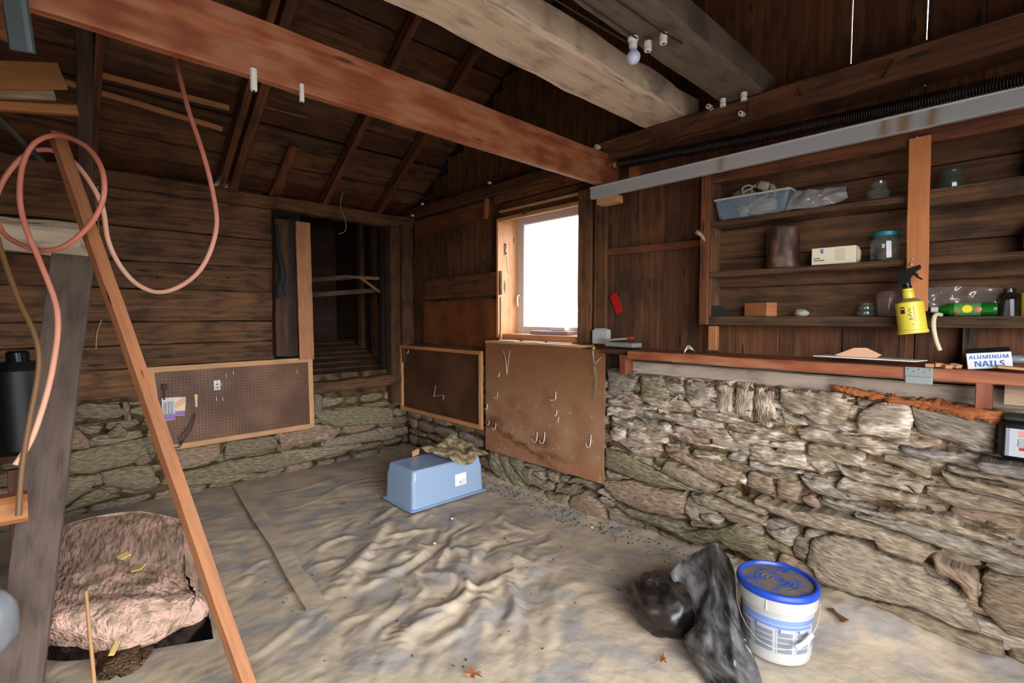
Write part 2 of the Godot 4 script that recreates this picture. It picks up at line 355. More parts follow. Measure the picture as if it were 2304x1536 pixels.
func stones() -> void:
	wr_f = struct("wall_right_foundation")
	wf_f = struct("wall_far_foundation")
	# earth and old lime behind the stones
	for side in 2:
		var g := Geo.new()
		var s0 := -4.95 if side == 0 else -1.4
		var s1 := 0.75 if side == 0 else 3.0
		var n := int((s1 - s0) / 0.03)
		var tall := 1.13 if side == 0 else 0.92
		for i in 42:
			var t := -0.08 + (tall + 0.08) * i / 41.0
			for j in n + 1:
				var s := s0 + (s1 - s0) * j / n
				var h := 0.018 * nz.get_noise_2d(s * 900.0, t * 900.0) - 0.026
				var lm := 0.0
				if side == 0:
					lm = clampf((t - 0.50) * 3.0, 0.0, 1.0) * clampf((s + 2.4) * 2.0, 0.0, 1.0) * clampf(0.7 + 1.6 * nz.get_noise_2d(s * 300.0, t * 300.0), 0.0, 1.0)
				g.p(Vector3(s, t, h), Vector2(s, t), Color(0.42, 0.36, 0.30).lerp(Color(1.7, 1.65, 1.58), lm))
		g.lattice(0, 42, n + 1)
		var m := obj("mortar", g.mesh(false, false), T.dirt, wr_f if side == 0 else wf_f, Transform3D(Basis(Vector3(0, 0, 1), Vector3.UP, Vector3(-1, 0, 0)), Vector3(2.95, 0, 0)) if side == 0 else Transform3D(Basis(), Vector3(0, 0, -4.90)))
	wr = wr_f
	wf = wf_f
	# thin courses between and behind the larger stones
	var jy := Vector3(2.840, 0.913, -0.022).y - 0.004
	stone(wr_f, 0.165, 0.003, "b", 0.08, [-0.13, jy - 0.055, 0.02, jy - 0.06, 0.19, jy - 0.05, 0.20, jy - 0.01, 0.10, jy, -0.12, jy, -0.15, jy - 0.02])
	filler(wr_f, -4.9, 0.7, -0.02, 1.08, 0.0)
	filler(wf_f, -1.35, 1.9, -0.02, 0.84, 0.0)
	filler(wf_f, 1.9, 2.95, -0.02, 0.70, 0.0)
	stone(wr, 0.015, 0.006, "g", 0.1, [-2.111, 1.122, -1.850, 1.132, -1.843, 1.087, -1.900, 0.990, -1.905, 0.949, -2.108, 0.925])
	stone(wr, 0.03, 0.008, "y", 0.15, [-1.828, 1.105, -1.659, 1.124, -1.636, 1.050, -1.604, 0.981, -1.651, 0.947, -1.803, 0.923, -1.829, 0.980])
	stone(wr, 0.012, 0.008, "w", 0.2, [-1.658, 1.108, -1.525, 1.125, -1.534, 1.068, -1.513, 0.986, -1.532, 0.946, -1.563, 0.984, -1.609, 0.979, -1.641, 1.047])
	stone(wr, 0.04, 0.004, "w", 0.2, [-1.614, 0.948, -1.588, 0.980, -1.553, 0.989, -1.562, 0.950, -1.598, 0.936])
	stone(wr, 0.025, 0.007, "g", 0.3, [-1.507, 1.072, -1.479, 1.121, -1.370, 1.126, -1.315, 1.109, -1.340, 1.008, -1.348, 0.935, -1.456, 0.934, -1.496, 0.984])
	stone(wr, 0.02, 0.004, "w", 0.3, [-1.308, 1.113, -1.195, 1.128, -1.206, 1.023, -1.208, 0.927, -1.305, 0.931, -1.311, 1.011])
	stone(wr, 0.025, 0.004, "w", 0.3, [-1.189, 1.121, -1.082, 1.123, -1.091, 0.995, -1.097, 0.914, -1.197, 0.925, -1.195, 1.025])
	stone(wr, 0.025, 0.006, "p", 0.45, [-1.079, 1.110, -0.976, 1.112, -0.971, 1.043, -0.969, 0.962, -0.956, 0.923, -1.001, 0.874, -1.089, 0.911, -1.085, 1.013])
	stone(wr, 0.035, 0.009, "t", 0.35, [-0.947, 1.112, -0.787, 1.117, -0.671, 1.122, -0.605, 1.104, -0.610, 1.052, -0.632, 0.975, -0.644, 0.950, -0.708, 0.929, -0.799, 0.941, -0.817, 0.973, -0.881, 0.976, -0.940, 1.008])
	stone(wr, 0.025, 0.006, "w", 0.45, [-0.943, 0.990, -0.876, 0.963, -0.819, 0.952, -0.808, 0.918, -0.875, 0.911, -0.919, 0.908])
	stone(wr, 0.015, 0.005, "g", 0.3, [-0.972, 1.108, -0.952, 1.077, -0.946, 0.988, -0.929, 0.909, -0.956, 0.930, -0.973, 1.009])
	stone(wr, 0.01, 0.006, "g", 0.2, [-0.598, 1.102, -0.562, 1.106, -0.511, 1.094, -0.545, 1.057, -0.590, 1.029, -0.594, 1.073])
	stone(wr, 0.06, 0.007, "w", 0.5, [-0.579, 1.030, -0.499, 1.095, -0.437, 1.095, -0.383, 1.099, -0.367, 1.019, -0.380, 0.915, -0.460, 0.924, -0.546, 0.923, -0.580, 0.935, -0.584, 0.986])
	stone(wr, 0.03, 0.008, "g", 0.25, [-0.377, 1.086, -0.282, 1.085, -0.141, 1.072, -0.084, 1.067, -0.090, 0.995, -0.093, 0.910, -0.154, 0.905, -0.257, 0.943, -0.352, 0.960, -0.367, 1.004])
	stone(wr, 0.03, 0.003, "t", 0.3, [-1.434, 0.924, -1.291, 0.930, -1.067, 0.890, -1.095, 0.873, -1.263, 0.863, -1.414, 0.871])
	stone(wr, 0.025, 0.007, "g", 0.3, [-2.101, 0.922, -1.875, 0.913, -1.695, 0.902, -1.706, 0.876, -1.886, 0.861, -2.100, 0.863])
	stone(wr, 0.03, 0.008, "w", 0.4, [-2.097, 0.859, -1.883, 0.867, -1.859, 0.815, -1.947, 0.781, -2.058, 0.796, -2.102, 0.778])
	stone(wr, 0.02, 0.008, "w", 0.4, [-1.698, 0.901, -1.618, 0.887, -1.623, 0.863, -1.692, 0.857])
	stone(wr, 0.035, 0.007, "g", 0.3, [-1.793, 0.865, -1.615, 0.866, -1.454, 0.857, -1.493, 0.828, -1.646, 0.823, -1.787, 0.826])
	stone(wr, 0.03, 0.008, "g", 0.3, [-2.058, 0.790, -1.917, 0.780, -1.767, 0.754, -1.777, 0.717, -1.940, 0.715, -2.045, 0.745])
	stone(wr, 0.02, 0.009, "g", 0.35, [-1.865, 0.827, -1.796, 0.817, -1.638, 0.802, -1.509, 0.724, -1.637, 0.730, -1.767, 0.752])
	stone(wr, 0.03, 0.007, "p", 0.35, [-1.456, 0.786, -1.399, 0.823, -1.241, 0.832, -1.184, 0.780, -1.200, 0.760, -1.398, 0.746])
	stone(wr, 0.04, 0.006, "p", 0.4, [-1.219, 0.819, -1.074, 0.840, -1.029, 0.798, -1.037, 0.775, -1.162, 0.760, -1.192, 0.785])
	stone(wr, 0.035, 0.008, "w", 0.35, [-2.072, 0.683, -2.022, 0.738, -1.924, 0.703, -1.936, 0.639, -2.027, 0.611, -2.065, 0.647])
	stone(wr, 0.03, 0.01, "w", 0.45, [-1.922, 0.718, -1.766, 0.714, -1.631, 0.708, -1.614, 0.668, -1.799, 0.633, -1.927, 0.639])
	stone(wr, 0.035, 0.008, "p", 0.3, [-1.929, 0.583, -1.784, 0.626, -1.674, 0.613, -1.679, 0.564, -1.840, 0.540])
	stone(wr, 0.03, 0.006, "g", 0.3, [-1.625, 0.680, -1.543, 0.691, -1.483, 0.670, -1.502, 0.652, -1.614, 0.653])
	stone(wr, 0.03, 0.007, "w", 0.45, [-1.474, 0.713, -1.174, 0.739, -1.136, 0.725, -1.195, 0.704, -1.401, 0.699])
	stone(wr, 0.045, 0.007, "t", 0.3, [-0.862, 0.905, -0.796, 0.920, -0.638, 0.908, -0.561, 0.911, -0.420, 0.894, -0.416, 0.870, -0.571, 0.850, -0.677, 0.848, -0.832, 0.847])
	stone(wr, 0.05, 0.006, "b", 0.2, [-0.413, 0.888, -0.274, 0.896, -0.153, 0.904, -0.005, 0.896, 0.030, 0.893, 0.032, 0.843, -0.002, 0.845, -0.151, 0.845, -0.273, 0.843, -0.378, 0.854, -0.410, 0.865])
	stone(wr, 0.05, 0.006, "t", 0.2, [-0.806, 0.824, -0.785, 0.839, -0.670, 0.842, -0.563, 0.823, -0.545, 0.805, -0.556, 0.784, -0.414, 0.748, -0.456, 0.738, -0.635, 0.752, -0.794, 0.768, -0.801, 0.790])
	stone(wr, 0.04, 0.008, "w", 0.4, [-1.101, 0.826, -1.037, 0.817, -0.986, 0.805, -0.861, 0.832, -0.808, 0.827, -0.807, 0.780, -0.937, 0.774, -1.100, 0.763])
	stone(wr, 0.035, 0.008, "t", 0.4, [-1.106, 0.760, -0.938, 0.755, -0.815, 0.768, -0.793, 0.722, -0.816, 0.681, -0.985, 0.667, -1.104, 0.675])
	stone(wr, 0.045, 0.007, "g", 0.25, [-1.100, 0.678, -0.981, 0.666, -0.786, 0.674, -0.779, 0.668, -0.958, 0.626, -1.019, 0.620, -1.099, 0.640])
	stone(wr, 0.03, 0.004, "p", 0.12, [-1.096, 0.622, -0.970, 0.607, -0.963, 0.489, -1.014, 0.504, -1.102, 0.511, -1.115, 0.560])
	stone(wr, 0.03, 0.004, "p", 0.15, [-0.955, 0.607, -0.830, 0.613, -0.822, 0.583, -0.836, 0.547, -0.841, 0.494, -0.952, 0.492])
	stone(wr, 0.035, 0.004, "p", 0.12, [-0.827, 0.535, -0.775, 0.561, -0.740, 0.531, -0.742, 0.484, -0.787, 0.490, -0.819, 0.509])
	stone(wr, 0.03, 0.007, "w", 0.25, [-0.796, 0.759, -0.754, 0.749, -0.700, 0.710, -0.732, 0.664, -0.787, 0.710])
	stone(wr, 0.02, 0.004, "g", 0.2, [-0.753, 0.743, -0.690, 0.737, -0.693, 0.718, -0.723, 0.722])
	stone(wr, 0.04, 0.003, "w", 0.5, [-0.710, 0.676, -0.648, 0.679, -0.651, 0.669, -0.706, 0.661])
	stone(wr, 0.045, 0.008, "t", 0.25, [-0.671, 0.747, -0.544, 0.735, -0.415, 0.737, -0.356, 0.689, -0.345, 0.674, -0.455, 0.681, -0.572, 0.676, -0.638, 0.698])
	stone(wr, 0.06, 0.007, "t", 0.2, [-0.665, 0.657, -0.634, 0.691, -0.539, 0.684, -0.342, 0.672, -0.341, 0.635, -0.479, 0.617, -0.604, 0.613, -0.668, 0.626])
	stone(wr, 0.045, 0.006, "g", 0.2, [-0.834, 0.643, -0.744, 0.645, -0.675, 0.636, -0.613, 0.606, -0.603, 0.575, -0.638, 0.570, -0.729, 0.568, -0.776, 0.575, -0.812, 0.613])
	stone(wr, 0.055, 0.007, "g", 0.2, [-0.726, 0.560, -0.635, 0.569, -0.573, 0.561, -0.394, 0.559, -0.366, 0.522, -0.449, 0.521, -0.566, 0.529, -0.644, 0.533, -0.722, 0.545])
	stone(wr, 0.1, 0.008, "t", 0.1, [-0.576, 0.507, -0.378, 0.482, -0.243, 0.458, -0.280, 0.433, -0.303, 0.383, -0.324, 0.375, -0.479, 0.389, -0.464, 0.421, -0.516, 0.423, -0.721, 0.402, -0.844, 0.406, -1.052, 0.446, -1.042, 0.490, -0.846, 0.472, -0.706, 0.502])
	stone(wr, 0.08, 0.01, "g", 0.1, [-0.580, 0.523, -0.372, 0.551, -0.194, 0.543, 0.010, 0.514, 0.066, 0.501, 0.069, 0.436, 0.012, 0.447, -0.061, 0.449, -0.238, 0.460, -0.370, 0.485, -0.571, 0.505])
	stone(wr, 0.06, 0.008, "t", 0.1, [-0.376, 0.597, -0.195, 0.623, -0.204, 0.588, 0.008, 0.549, 0.065, 0.543, 0.066, 0.502, 0.010, 0.511, -0.175, 0.534, -0.386, 0.537, -0.483, 0.556])
	stone(wr, 0.06, 0.007, "t", 0.12, [-0.264, 0.802, -0.192, 0.799, -0.013, 0.786, 0.001, 0.764, 0.035, 0.760, 0.036, 0.725, 0.002, 0.731, -0.128, 0.745, -0.217, 0.744, -0.248, 0.772])
	stone(wr, 0.05, 0.006, "t", 0.15, [-0.247, 0.840, -0.151, 0.839, -0.002, 0.835, 0.032, 0.836, 0.034, 0.788, -0.000, 0.789, -0.019, 0.787, -0.074, 0.804, -0.193, 0.800, -0.242, 0.810])
	stone(wr, 0.055, 0.006, "t", 0.2, [-0.474, 0.841, -0.377, 0.850, -0.297, 0.838, -0.297, 0.762, -0.343, 0.759, -0.384, 0.787, -0.473, 0.806])
	stone(wr, 0.06, 0.01, "t", 0.12, [-0.313, 0.733, -0.235, 0.739, -0.127, 0.737, 0.002, 0.723, 0.036, 0.720, 0.038, 0.670, 0.004, 0.675, -0.193, 0.654, -0.309, 0.683])
	stone(wr, 0.05, 0.007, "w", 0.2, [-0.472, 0.721, -0.356, 0.743, -0.316, 0.736, -0.321, 0.683, -0.345, 0.674, -0.373, 0.707])
	stone(wr, 0.05, 0.01, "t", 0.06, [-0.790, 0.178, -0.765, 0.335, -0.670, 0.387, -0.541, 0.389, -0.487, 0.362, -0.329, 0.351, -0.304, 0.350, -0.289, 0.314, -0.236, 0.311, -0.188, 0.289, -0.102, 0.141, -0.104, 0.122, -0.195, 0.110, -0.337, 0.135, -0.558, 0.100, -0.644, 0.100, -0.736, 0.106, -0.751, 0.149])
	stone(wr, 0.055, 0.011, "d", 0.05, [-0.734, 0.103, -0.643, 0.097, -0.552, 0.099, -0.337, 0.133, -0.195, 0.108, -0.101, 0.121, -0.033, 0.128, -0.027, 0.047, -0.126, 0.027, -0.226, 0.036, -0.386, 0.032, -0.490, 0.080, -0.539, 0.089])
	stone(wr, 0.05, 0.008, "d", 0.03, [-0.532, 0.075, -0.494, 0.070, -0.386, 0.024, -0.234, 0.030, -0.369, -0.032, -0.444, -0.013, -0.514, 0.026])
	stone(wr, 0.1, 0.006, "p", 0.03, [-0.276, 0.430, -0.256, 0.442, -0.235, 0.413, -0.158, 0.401, -0.117, 0.382, -0.120, 0.288, -0.147, 0.267, -0.185, 0.332, -0.232, 0.350, -0.263, 0.347])
	stone(wr, 0.03, 0.012, "d", 0.03, [-0.114, 0.397, 0.013, 0.420, 0.069, 0.425, 0.079, 0.150, 0.022, 0.152, -0.028, 0.145, -0.069, 0.183, -0.118, 0.233, -0.116, 0.351])
	stone(wr, 0.02, 0.014, "d", 0.05, [-0.867, 0.320, -0.778, 0.321, -0.738, 0.247, -0.700, 0.196, -0.798, 0.170, -0.863, 0.191])
	stone(wr, 0.02, 0.012, "d", 0.02, [-0.028, 0.127, 0.023, 0.130, 0.080, 0.133, 0.086, -0.039, -0.016, -0.027, -0.027, 0.029])
	stone(wr, 0.015, 0.012, "d", 0.02, [-0.264, -0.011, -0.128, -0.003, -0.027, 0.018, -0.019, -0.031, -0.158, -0.070, -0.298, -0.076, -0.374, -0.060])
	stone(wr, 0.05, 0.007, "m", 0.1, [-2.092, 0.557, -1.924, 0.554, -1.745, 0.506, -1.478, 0.439, -1.344, 0.427, -1.477, 0.401, -1.705, 0.372, -1.851, 0.380, -2.090, 0.408])
	stone(wr, 0.055, 0.008, "t", 0.15, [-1.862, 0.527, -1.629, 0.513, -1.614, 0.570, -1.453, 0.553, -1.307, 0.501, -1.261, 0.454, -1.342, 0.424, -1.456, 0.431, -1.742, 0.508])
	stone(wr, 0.04, 0.007, "p", 0.18, [-1.608, 0.607, -1.537, 0.645, -1.428, 0.620, -1.245, 0.623, -1.142, 0.603, -1.173, 0.500, -1.225, 0.491, -1.341, 0.507, -1.441, 0.552, -1.587, 0.582])
	stone(wr, 0.03, 0.006, "w", 0.45, [-1.434, 0.640, -1.277, 0.668, -1.258, 0.632, -1.419, 0.620])
	stone(wr, 0.03, 0.006, "g", 0.25, [-1.233, 0.673, -1.195, 0.707, -1.132, 0.711, -1.106, 0.682, -1.139, 0.649, -1.198, 0.645, -1.224, 0.648])
	stone(wr, 0.04, 0.006, "g", 0.2, [-1.202, 0.646, -1.006, 0.651, -1.010, 0.625, -1.101, 0.625, -1.193, 0.635])
	stone(wr, 0.03, 0.006, "w", 0.35, [-1.179, 0.566, -1.146, 0.583, -1.104, 0.567, -1.115, 0.521, -1.161, 0.522])
	stone(wr, 0.045, 0.006, "t", 0.1, [-2.093, 0.395, -1.902, 0.388, -1.884, 0.376, -2.080, 0.329])
	stone(wr, 0.05, 0.007, "p", 0.08, [-2.108, 0.258, -2.089, 0.322, -1.880, 0.373, -1.710, 0.365, -1.472, 0.393, -1.482, 0.362, -1.510, 0.293, -1.484, 0.248, -1.585, 0.199, -1.768, 0.174, -1.987, 0.195])
	stone(wr, 0.06, 0.011, "m", 0.08, [-1.992, 0.169, -1.740, 0.180, -1.631, 0.188, -1.443, 0.151, -1.281, 0.217, -1.152, 0.293, -0.989, 0.265, -0.986, 0.165, -1.169, 0.117, -1.262, 0.151, -1.403, 0.076, -1.466, 0.082, -1.619, 0.104, -1.756, 0.116, -1.882, 0.113])
	stone(wr, 0.06, 0.009, "t", 0.12, [-1.433, 0.387, -1.340, 0.421, -1.267, 0.409, -1.184, 0.397, -0.991, 0.368, -0.990, 0.323, -1.128, 0.335, -1.283, 0.320, -1.399, 0.337])
	stone(wr, 0.04, 0.007, "t", 0.1, [-1.491, 0.319, -1.403, 0.311, -1.393, 0.273, -1.383, 0.229, -1.435, 0.218, -1.490, 0.258])
	stone(wr, 0.04, 0.006, "w", 0.15, [-1.383, 0.271, -1.310, 0.306, -1.247, 0.285, -1.250, 0.239, -1.354, 0.229])
	stone(wr, 0.045, 0.006, "t", 0.1, [-1.447, 0.202, -1.343, 0.220, -1.288, 0.215, -1.432, 0.178])
	stone(wr, 0.05, 0.008, "t", 0.12, [-1.303, 0.429, -1.246, 0.457, -1.077, 0.442, -0.996, 0.418, -0.996, 0.376, -1.184, 0.394])
	stone(wr, 0.05, 0.006, "w", 0.15, [-1.122, 0.269, -1.090, 0.301, -1.014, 0.295, -1.013, 0.262, -1.049, 0.254])
	stone(wr, 0.05, 0.006, "w", 0.12, [-0.998, 0.300, -0.875, 0.356, -0.854, 0.257, -0.872, 0.243, -0.939, 0.253])
	stone(wr, 0, 0.01, "d", 0.05, [-1.826, 0.040, -1.764, 0.100, -1.653, 0.070, -1.506, 0.030, -1.546, -0.037, -1.619, -0.043, -1.751, -0.033])
	stone(wr, 0.03, 0.006, "t", 0.05, [-1.668, 0.069, -1.647, 0.086, -1.486, 0.052, -1.506, 0.026, -1.657, 0.043])
	stone(wr, 0.04, 0.008, "t", 0.05, [-2.094, 0.119, -1.999, 0.146, -1.889, 0.105, -1.773, 0.099, -1.830, 0.056, -1.924, 0.016, -2.048, 0.014, -2.017, 0.066])
	stone(wr, 0.06, 0.006, "p", 0.05, [-2.427, 0.059, -2.391, 0.126, -2.271, 0.192, -2.136, 0.157, -2.031, -0.001, -2.069, -0.008, -2.283, -0.024, -2.412, -0.006])
	stone(wr, 0.05, 0.008, "t", 0.05, [-2.708, -0.004, -2.659, 0.070, -2.422, 0.127, -2.428, 0.062, -2.472, -0.050, -2.603, -0.041])
	stone(wr, 0.04, 0.008, "m", 0.05, [-3.122, 0.290, -2.975, 0.295, -2.948, 0.231, -2.835, 0.226, -2.852, 0.166, -2.776, 0.123, -2.878, 0.078, -2.948, 0.092, -3.020, 0.164, -3.104, 0.210])
	stone(wr, 0.03, 0.01, "m", 0.05, [-3.410, 0.277, -3.288, 0.288, -3.239, 0.211, -3.162, 0.116, -3.105, 0.051, -3.181, 0.032, -3.319, 0.066, -3.400, 0.129])
	stone(wr, 0.03, 0.01, "m", 0.05, [-3.288, 0.288, -3.143, 0.284, -3.114, 0.192, -2.985, 0.125, -2.958, 0.056, -2.836, 0.024, -2.958, 0.030, -3.086, 0.030, -3.191, 0.116, -3.249, 0.222])
	stone(wr, 0.03, 0.005, "t", 0.05, [-2.959, 0.259, -2.845, 0.277, -2.703, 0.266, -2.711, 0.240, -2.819, 0.233, -2.950, 0.229])
	stone(wr, 0.04, 0.004, "w", 0.05, [-2.844, 0.211, -2.743, 0.235, -2.677, 0.183, -2.718, 0.161, -2.827, 0.184])
	stone(wr, 0.035, 0.004, "t", 0.05, [-2.747, 0.141, -2.650, 0.165, -2.665, 0.113, -2.722, 0.098])
	stone(wr, 0.035, 0.007, "t", 0.05, [-2.674, 0.267, -2.556, 0.259, -2.540, 0.186, -2.594, 0.167, -2.674, 0.201])
	stone(wr, 0.025, 0.006, "m", 0.05, [-2.549, 0.252, -2.436, 0.262, -2.480, 0.199, -2.541, 0.183])
	stone(wr, 0.03, 0.006, "t", 0.05, [-2.439, 0.245, -2.395, 0.272, -2.186, 0.267, -2.295, 0.234, -2.446, 0.208])
	stone(wr, 0.03, 0.008, "m", 0.05, [-2.583, 0.133, -2.402, 0.213, -2.309, 0.220, -2.416, 0.135, -2.590, 0.083])
	stone(wr, 0.06, 0.004, "w", 0.1, [-2.163, 0.236, -2.124, 0.252, -1.990, 0.202, -2.008, 0.192, -2.150, 0.207])
	stone(wr, 0.06, 0.005, "w", 0.1, [-2.149, 0.175, -2.110, 0.202, -2.021, 0.183, -1.984, 0.183, -2.014, 0.153, -2.084, 0.144, -2.136, 0.157])
	stone(wr, 0.03, 0.005, "m", 0.05, [-2.958, 0.037, -2.836, 0.055, -2.827, 0.008, -2.888, -0.002])
	stone(wr, 0.02, 0.006, "m", 0.05, [-2.812, 0.065, -2.720, 0.089, -2.728, 0.026, -2.794, 0.008])
	stone(wr, 0.05, 0.006, "m", 0.02, [-3.388, 0.041, -3.102, 0.044, -2.956, 0.010, -2.816, -0.009, -3.028, -0.021, -3.367, -0.023])
	stone(wf, 0.03, 0.01, "d", 0, [0.101, 0.814, 0.188, 0.860, 0.405, 0.834, 0.421, 0.735, 0.308, 0.703, 0.099, 0.757])
	stone(wf, 0.02, 0.008, "d", 0, [0.415, 0.832, 0.473, 0.837, 0.486, 0.651, 0.447, 0.644, 0.421, 0.722])
	stone(wf, 0.04, 0.006, "m", 0, [0.322, 0.607, 0.399, 0.691, 0.454, 0.598, 0.443, 0.551, 0.339, 0.556])
	stone(wf, 0.035, 0.006, "p", 0, [0.038, 0.676, 0.164, 0.667, 0.222, 0.564, 0.220, 0.505, 0.032, 0.506])
	stone(wf, 0.03, 0.008, "m", 0, [0.139, 0.693, 0.307, 0.679, 0.277, 0.601, 0.189, 0.616])
	stone(wf, 0.03, 0.005, "t", 0, [0.231, 0.561, 0.314, 0.595, 0.321, 0.534, 0.248, 0.511])
	stone(wf, 0.045, 0.009, "m", 0, [0.032, 0.497, 0.413, 0.532, 0.539, 0.535, 0.575, 0.404, 0.455, 0.328, 0.213, 0.308, 0.027, 0.362])
	stone(wf, 0.05, 0.01, "m", 0, [-0.006, 0.347, 0.266, 0.298, 0.274, 0.260, 0.173, 0.166, -0.016, 0.044])
	stone(wf, 0.05, 0.009, "m", 0, [0.276, 0.319, 0.406, 0.328, 0.592, 0.313, 0.637, 0.113, 0.506, 0.107, 0.291, 0.203])
	stone(wf, 0.055, 0.007, "m", 0, [0.263, 0.204, 0.352, 0.122, 0.389, 0.101, 0.016, 0.047, 0.156, 0.160])
	stone(wf, 0.04, 0.008, "p", 0, [0.679, 0.408, 0.895, 0.407, 1.080, 0.401, 1.088, 0.276, 0.981, 0.217, 0.758, 0.212, 0.696, 0.277])
	stone(wf, 0.035, 0.005, "m", 0, [1.129, 0.405, 1.541, 0.391, 1.580, 0.267, 1.430, 0.237, 1.112, 0.229])
	stone(wf, 0.035, 0.008, "p", 0.2, [1.569, 0.402, 1.919, 0.437, 2.075, 0.413, 2.137, 0.260, 1.946, 0.246, 1.594, 0.250])
	stone(wf, 0.03, 0.008, "m", 0.1, [1.970, 0.553, 2.432, 0.557, 2.781, 0.496, 2.798, 0.303, 2.141, 0.371, 1.953, 0.478])
	stone(wf, 0.04, 0.008, "t", 0.1, [2.039, 0.262, 2.772, 0.292, 2.828, 0.126, 2.439, 0.160, 1.974, 0.180])
	stone(wf, 0.05, 0.01, "m", 0, [0.734, 0.206, 0.956, 0.211, 1.121, 0.231, 1.505, 0.225, 1.833, 0.208, 1.816, 0.074, 1.474, 0.057, 0.930, 0.109, 0.786, 0.142])
	stone(wf, 0.055, 0.007, "m", 0, [0.753, 0.151, 1.165, 0.112, 1.473, 0.051, 1.163, 0.022, 0.751, 0.080])
	stone(wf, 0.05, 0.008, "t", 0, [1.588, 0.239, 1.909, 0.209, 2.399, 0.169, 2.433, 0.113, 1.876, 0.077, 1.613, 0.086])
	stone(wf, 0.03, 0.006, "d", 0, [1.913, 0.776, 2.020, 0.702, 2.001, 0.533, 1.909, 0.561])
	stone(wf, 0.03, 0.008, "d", 0, [0.012, 0.870, 0.094, 0.860, 0.090, 0.746, 0.131, 0.683, 0.006, 0.691])
	stone(wf, 0.03, 0.008, "d", 0, [0.462, 0.521, 0.602, 0.547, 0.660, 0.435, 0.595, 0.321, 0.558, 0.429])
	crumbs()

func filler(parent: Node3D, s0: float, s1: float, t0: float, t1: float, _u: float) -> void:
	var t := t0
	while t < t1 - 0.02:
		var h := minf(rng.randf_range(0.06, 0.12), t1 - t)
		var s := s0 + rng.randf() * 0.1
		while s < s1:
			var w := rng.randf_range(0.14, 0.42)
			var lime := 0.0
			if parent == wr_f and s > -2.2:
				lime = clampf((t - 0.45) * 1.0, 0.0, 0.5)
			var sl := -0.05 if parent == wr_f else 0.02
			var k := rng.randf_range(0.2, 0.8)
			var y0 := t + sl * 0.0
			var pts := [s, y0 + h * 0.3, s + 0.02, y0 + h * 0.95, s + w * k, y0 + h + rng.randf_range(-0.01, 0.012), s + w - 0.015, y0 + h * 0.9 + sl * w, s + w, y0 + h * 0.4 + sl * w, s + w * 0.7, y0 + sl * w * 0.7 + rng.randf_range(-0.01, 0.01), s + w * 0.25, y0 + rng.randf_range(-0.01, 0.01)]
			stone(parent, rng.randf_range(-0.004, 0.018), 0.008, ["g", "t", "m", "w", "p"][rng.randi() % 5] if parent == wr_f else ["m", "m", "t", "d", "p"][rng.randi() % 5], lime, pts)
			s += w + 0.008
		t += h + 0.006

func crumbs() -> void:
	# lime crumbs caught in the joints
	var g := Geo.new()
	for i in 520:
		var z := rng.randf_range(-2.0, 0.1)
		var y := rng.randf_range(0.45, 1.10)
		if rng.randf() < 0.3:
			y = 1.10 + rng.randf_range(-0.02, 0.015)
			z = rng.randf_range(-1.95, -0.6)
		var r := rng.randf_range(0.004, 0.014)
		blob(Vector3(r, r * rng.randf_range(0.5, 0.9), r * 1.3), 0.4, 2.0, rng.randf() * 99.0, 5, 4, g, Vector3(2.95 - rng.randf_range(0.0, 0.035), y, z), Color(1.9, 1.85, 1.78) * rng.randf_range(0.75, 1.0))
	var o := obj("lime_crumb", g.mesh(true), T.dirt, wr_f)
	o.set_meta("kind", "stuff")

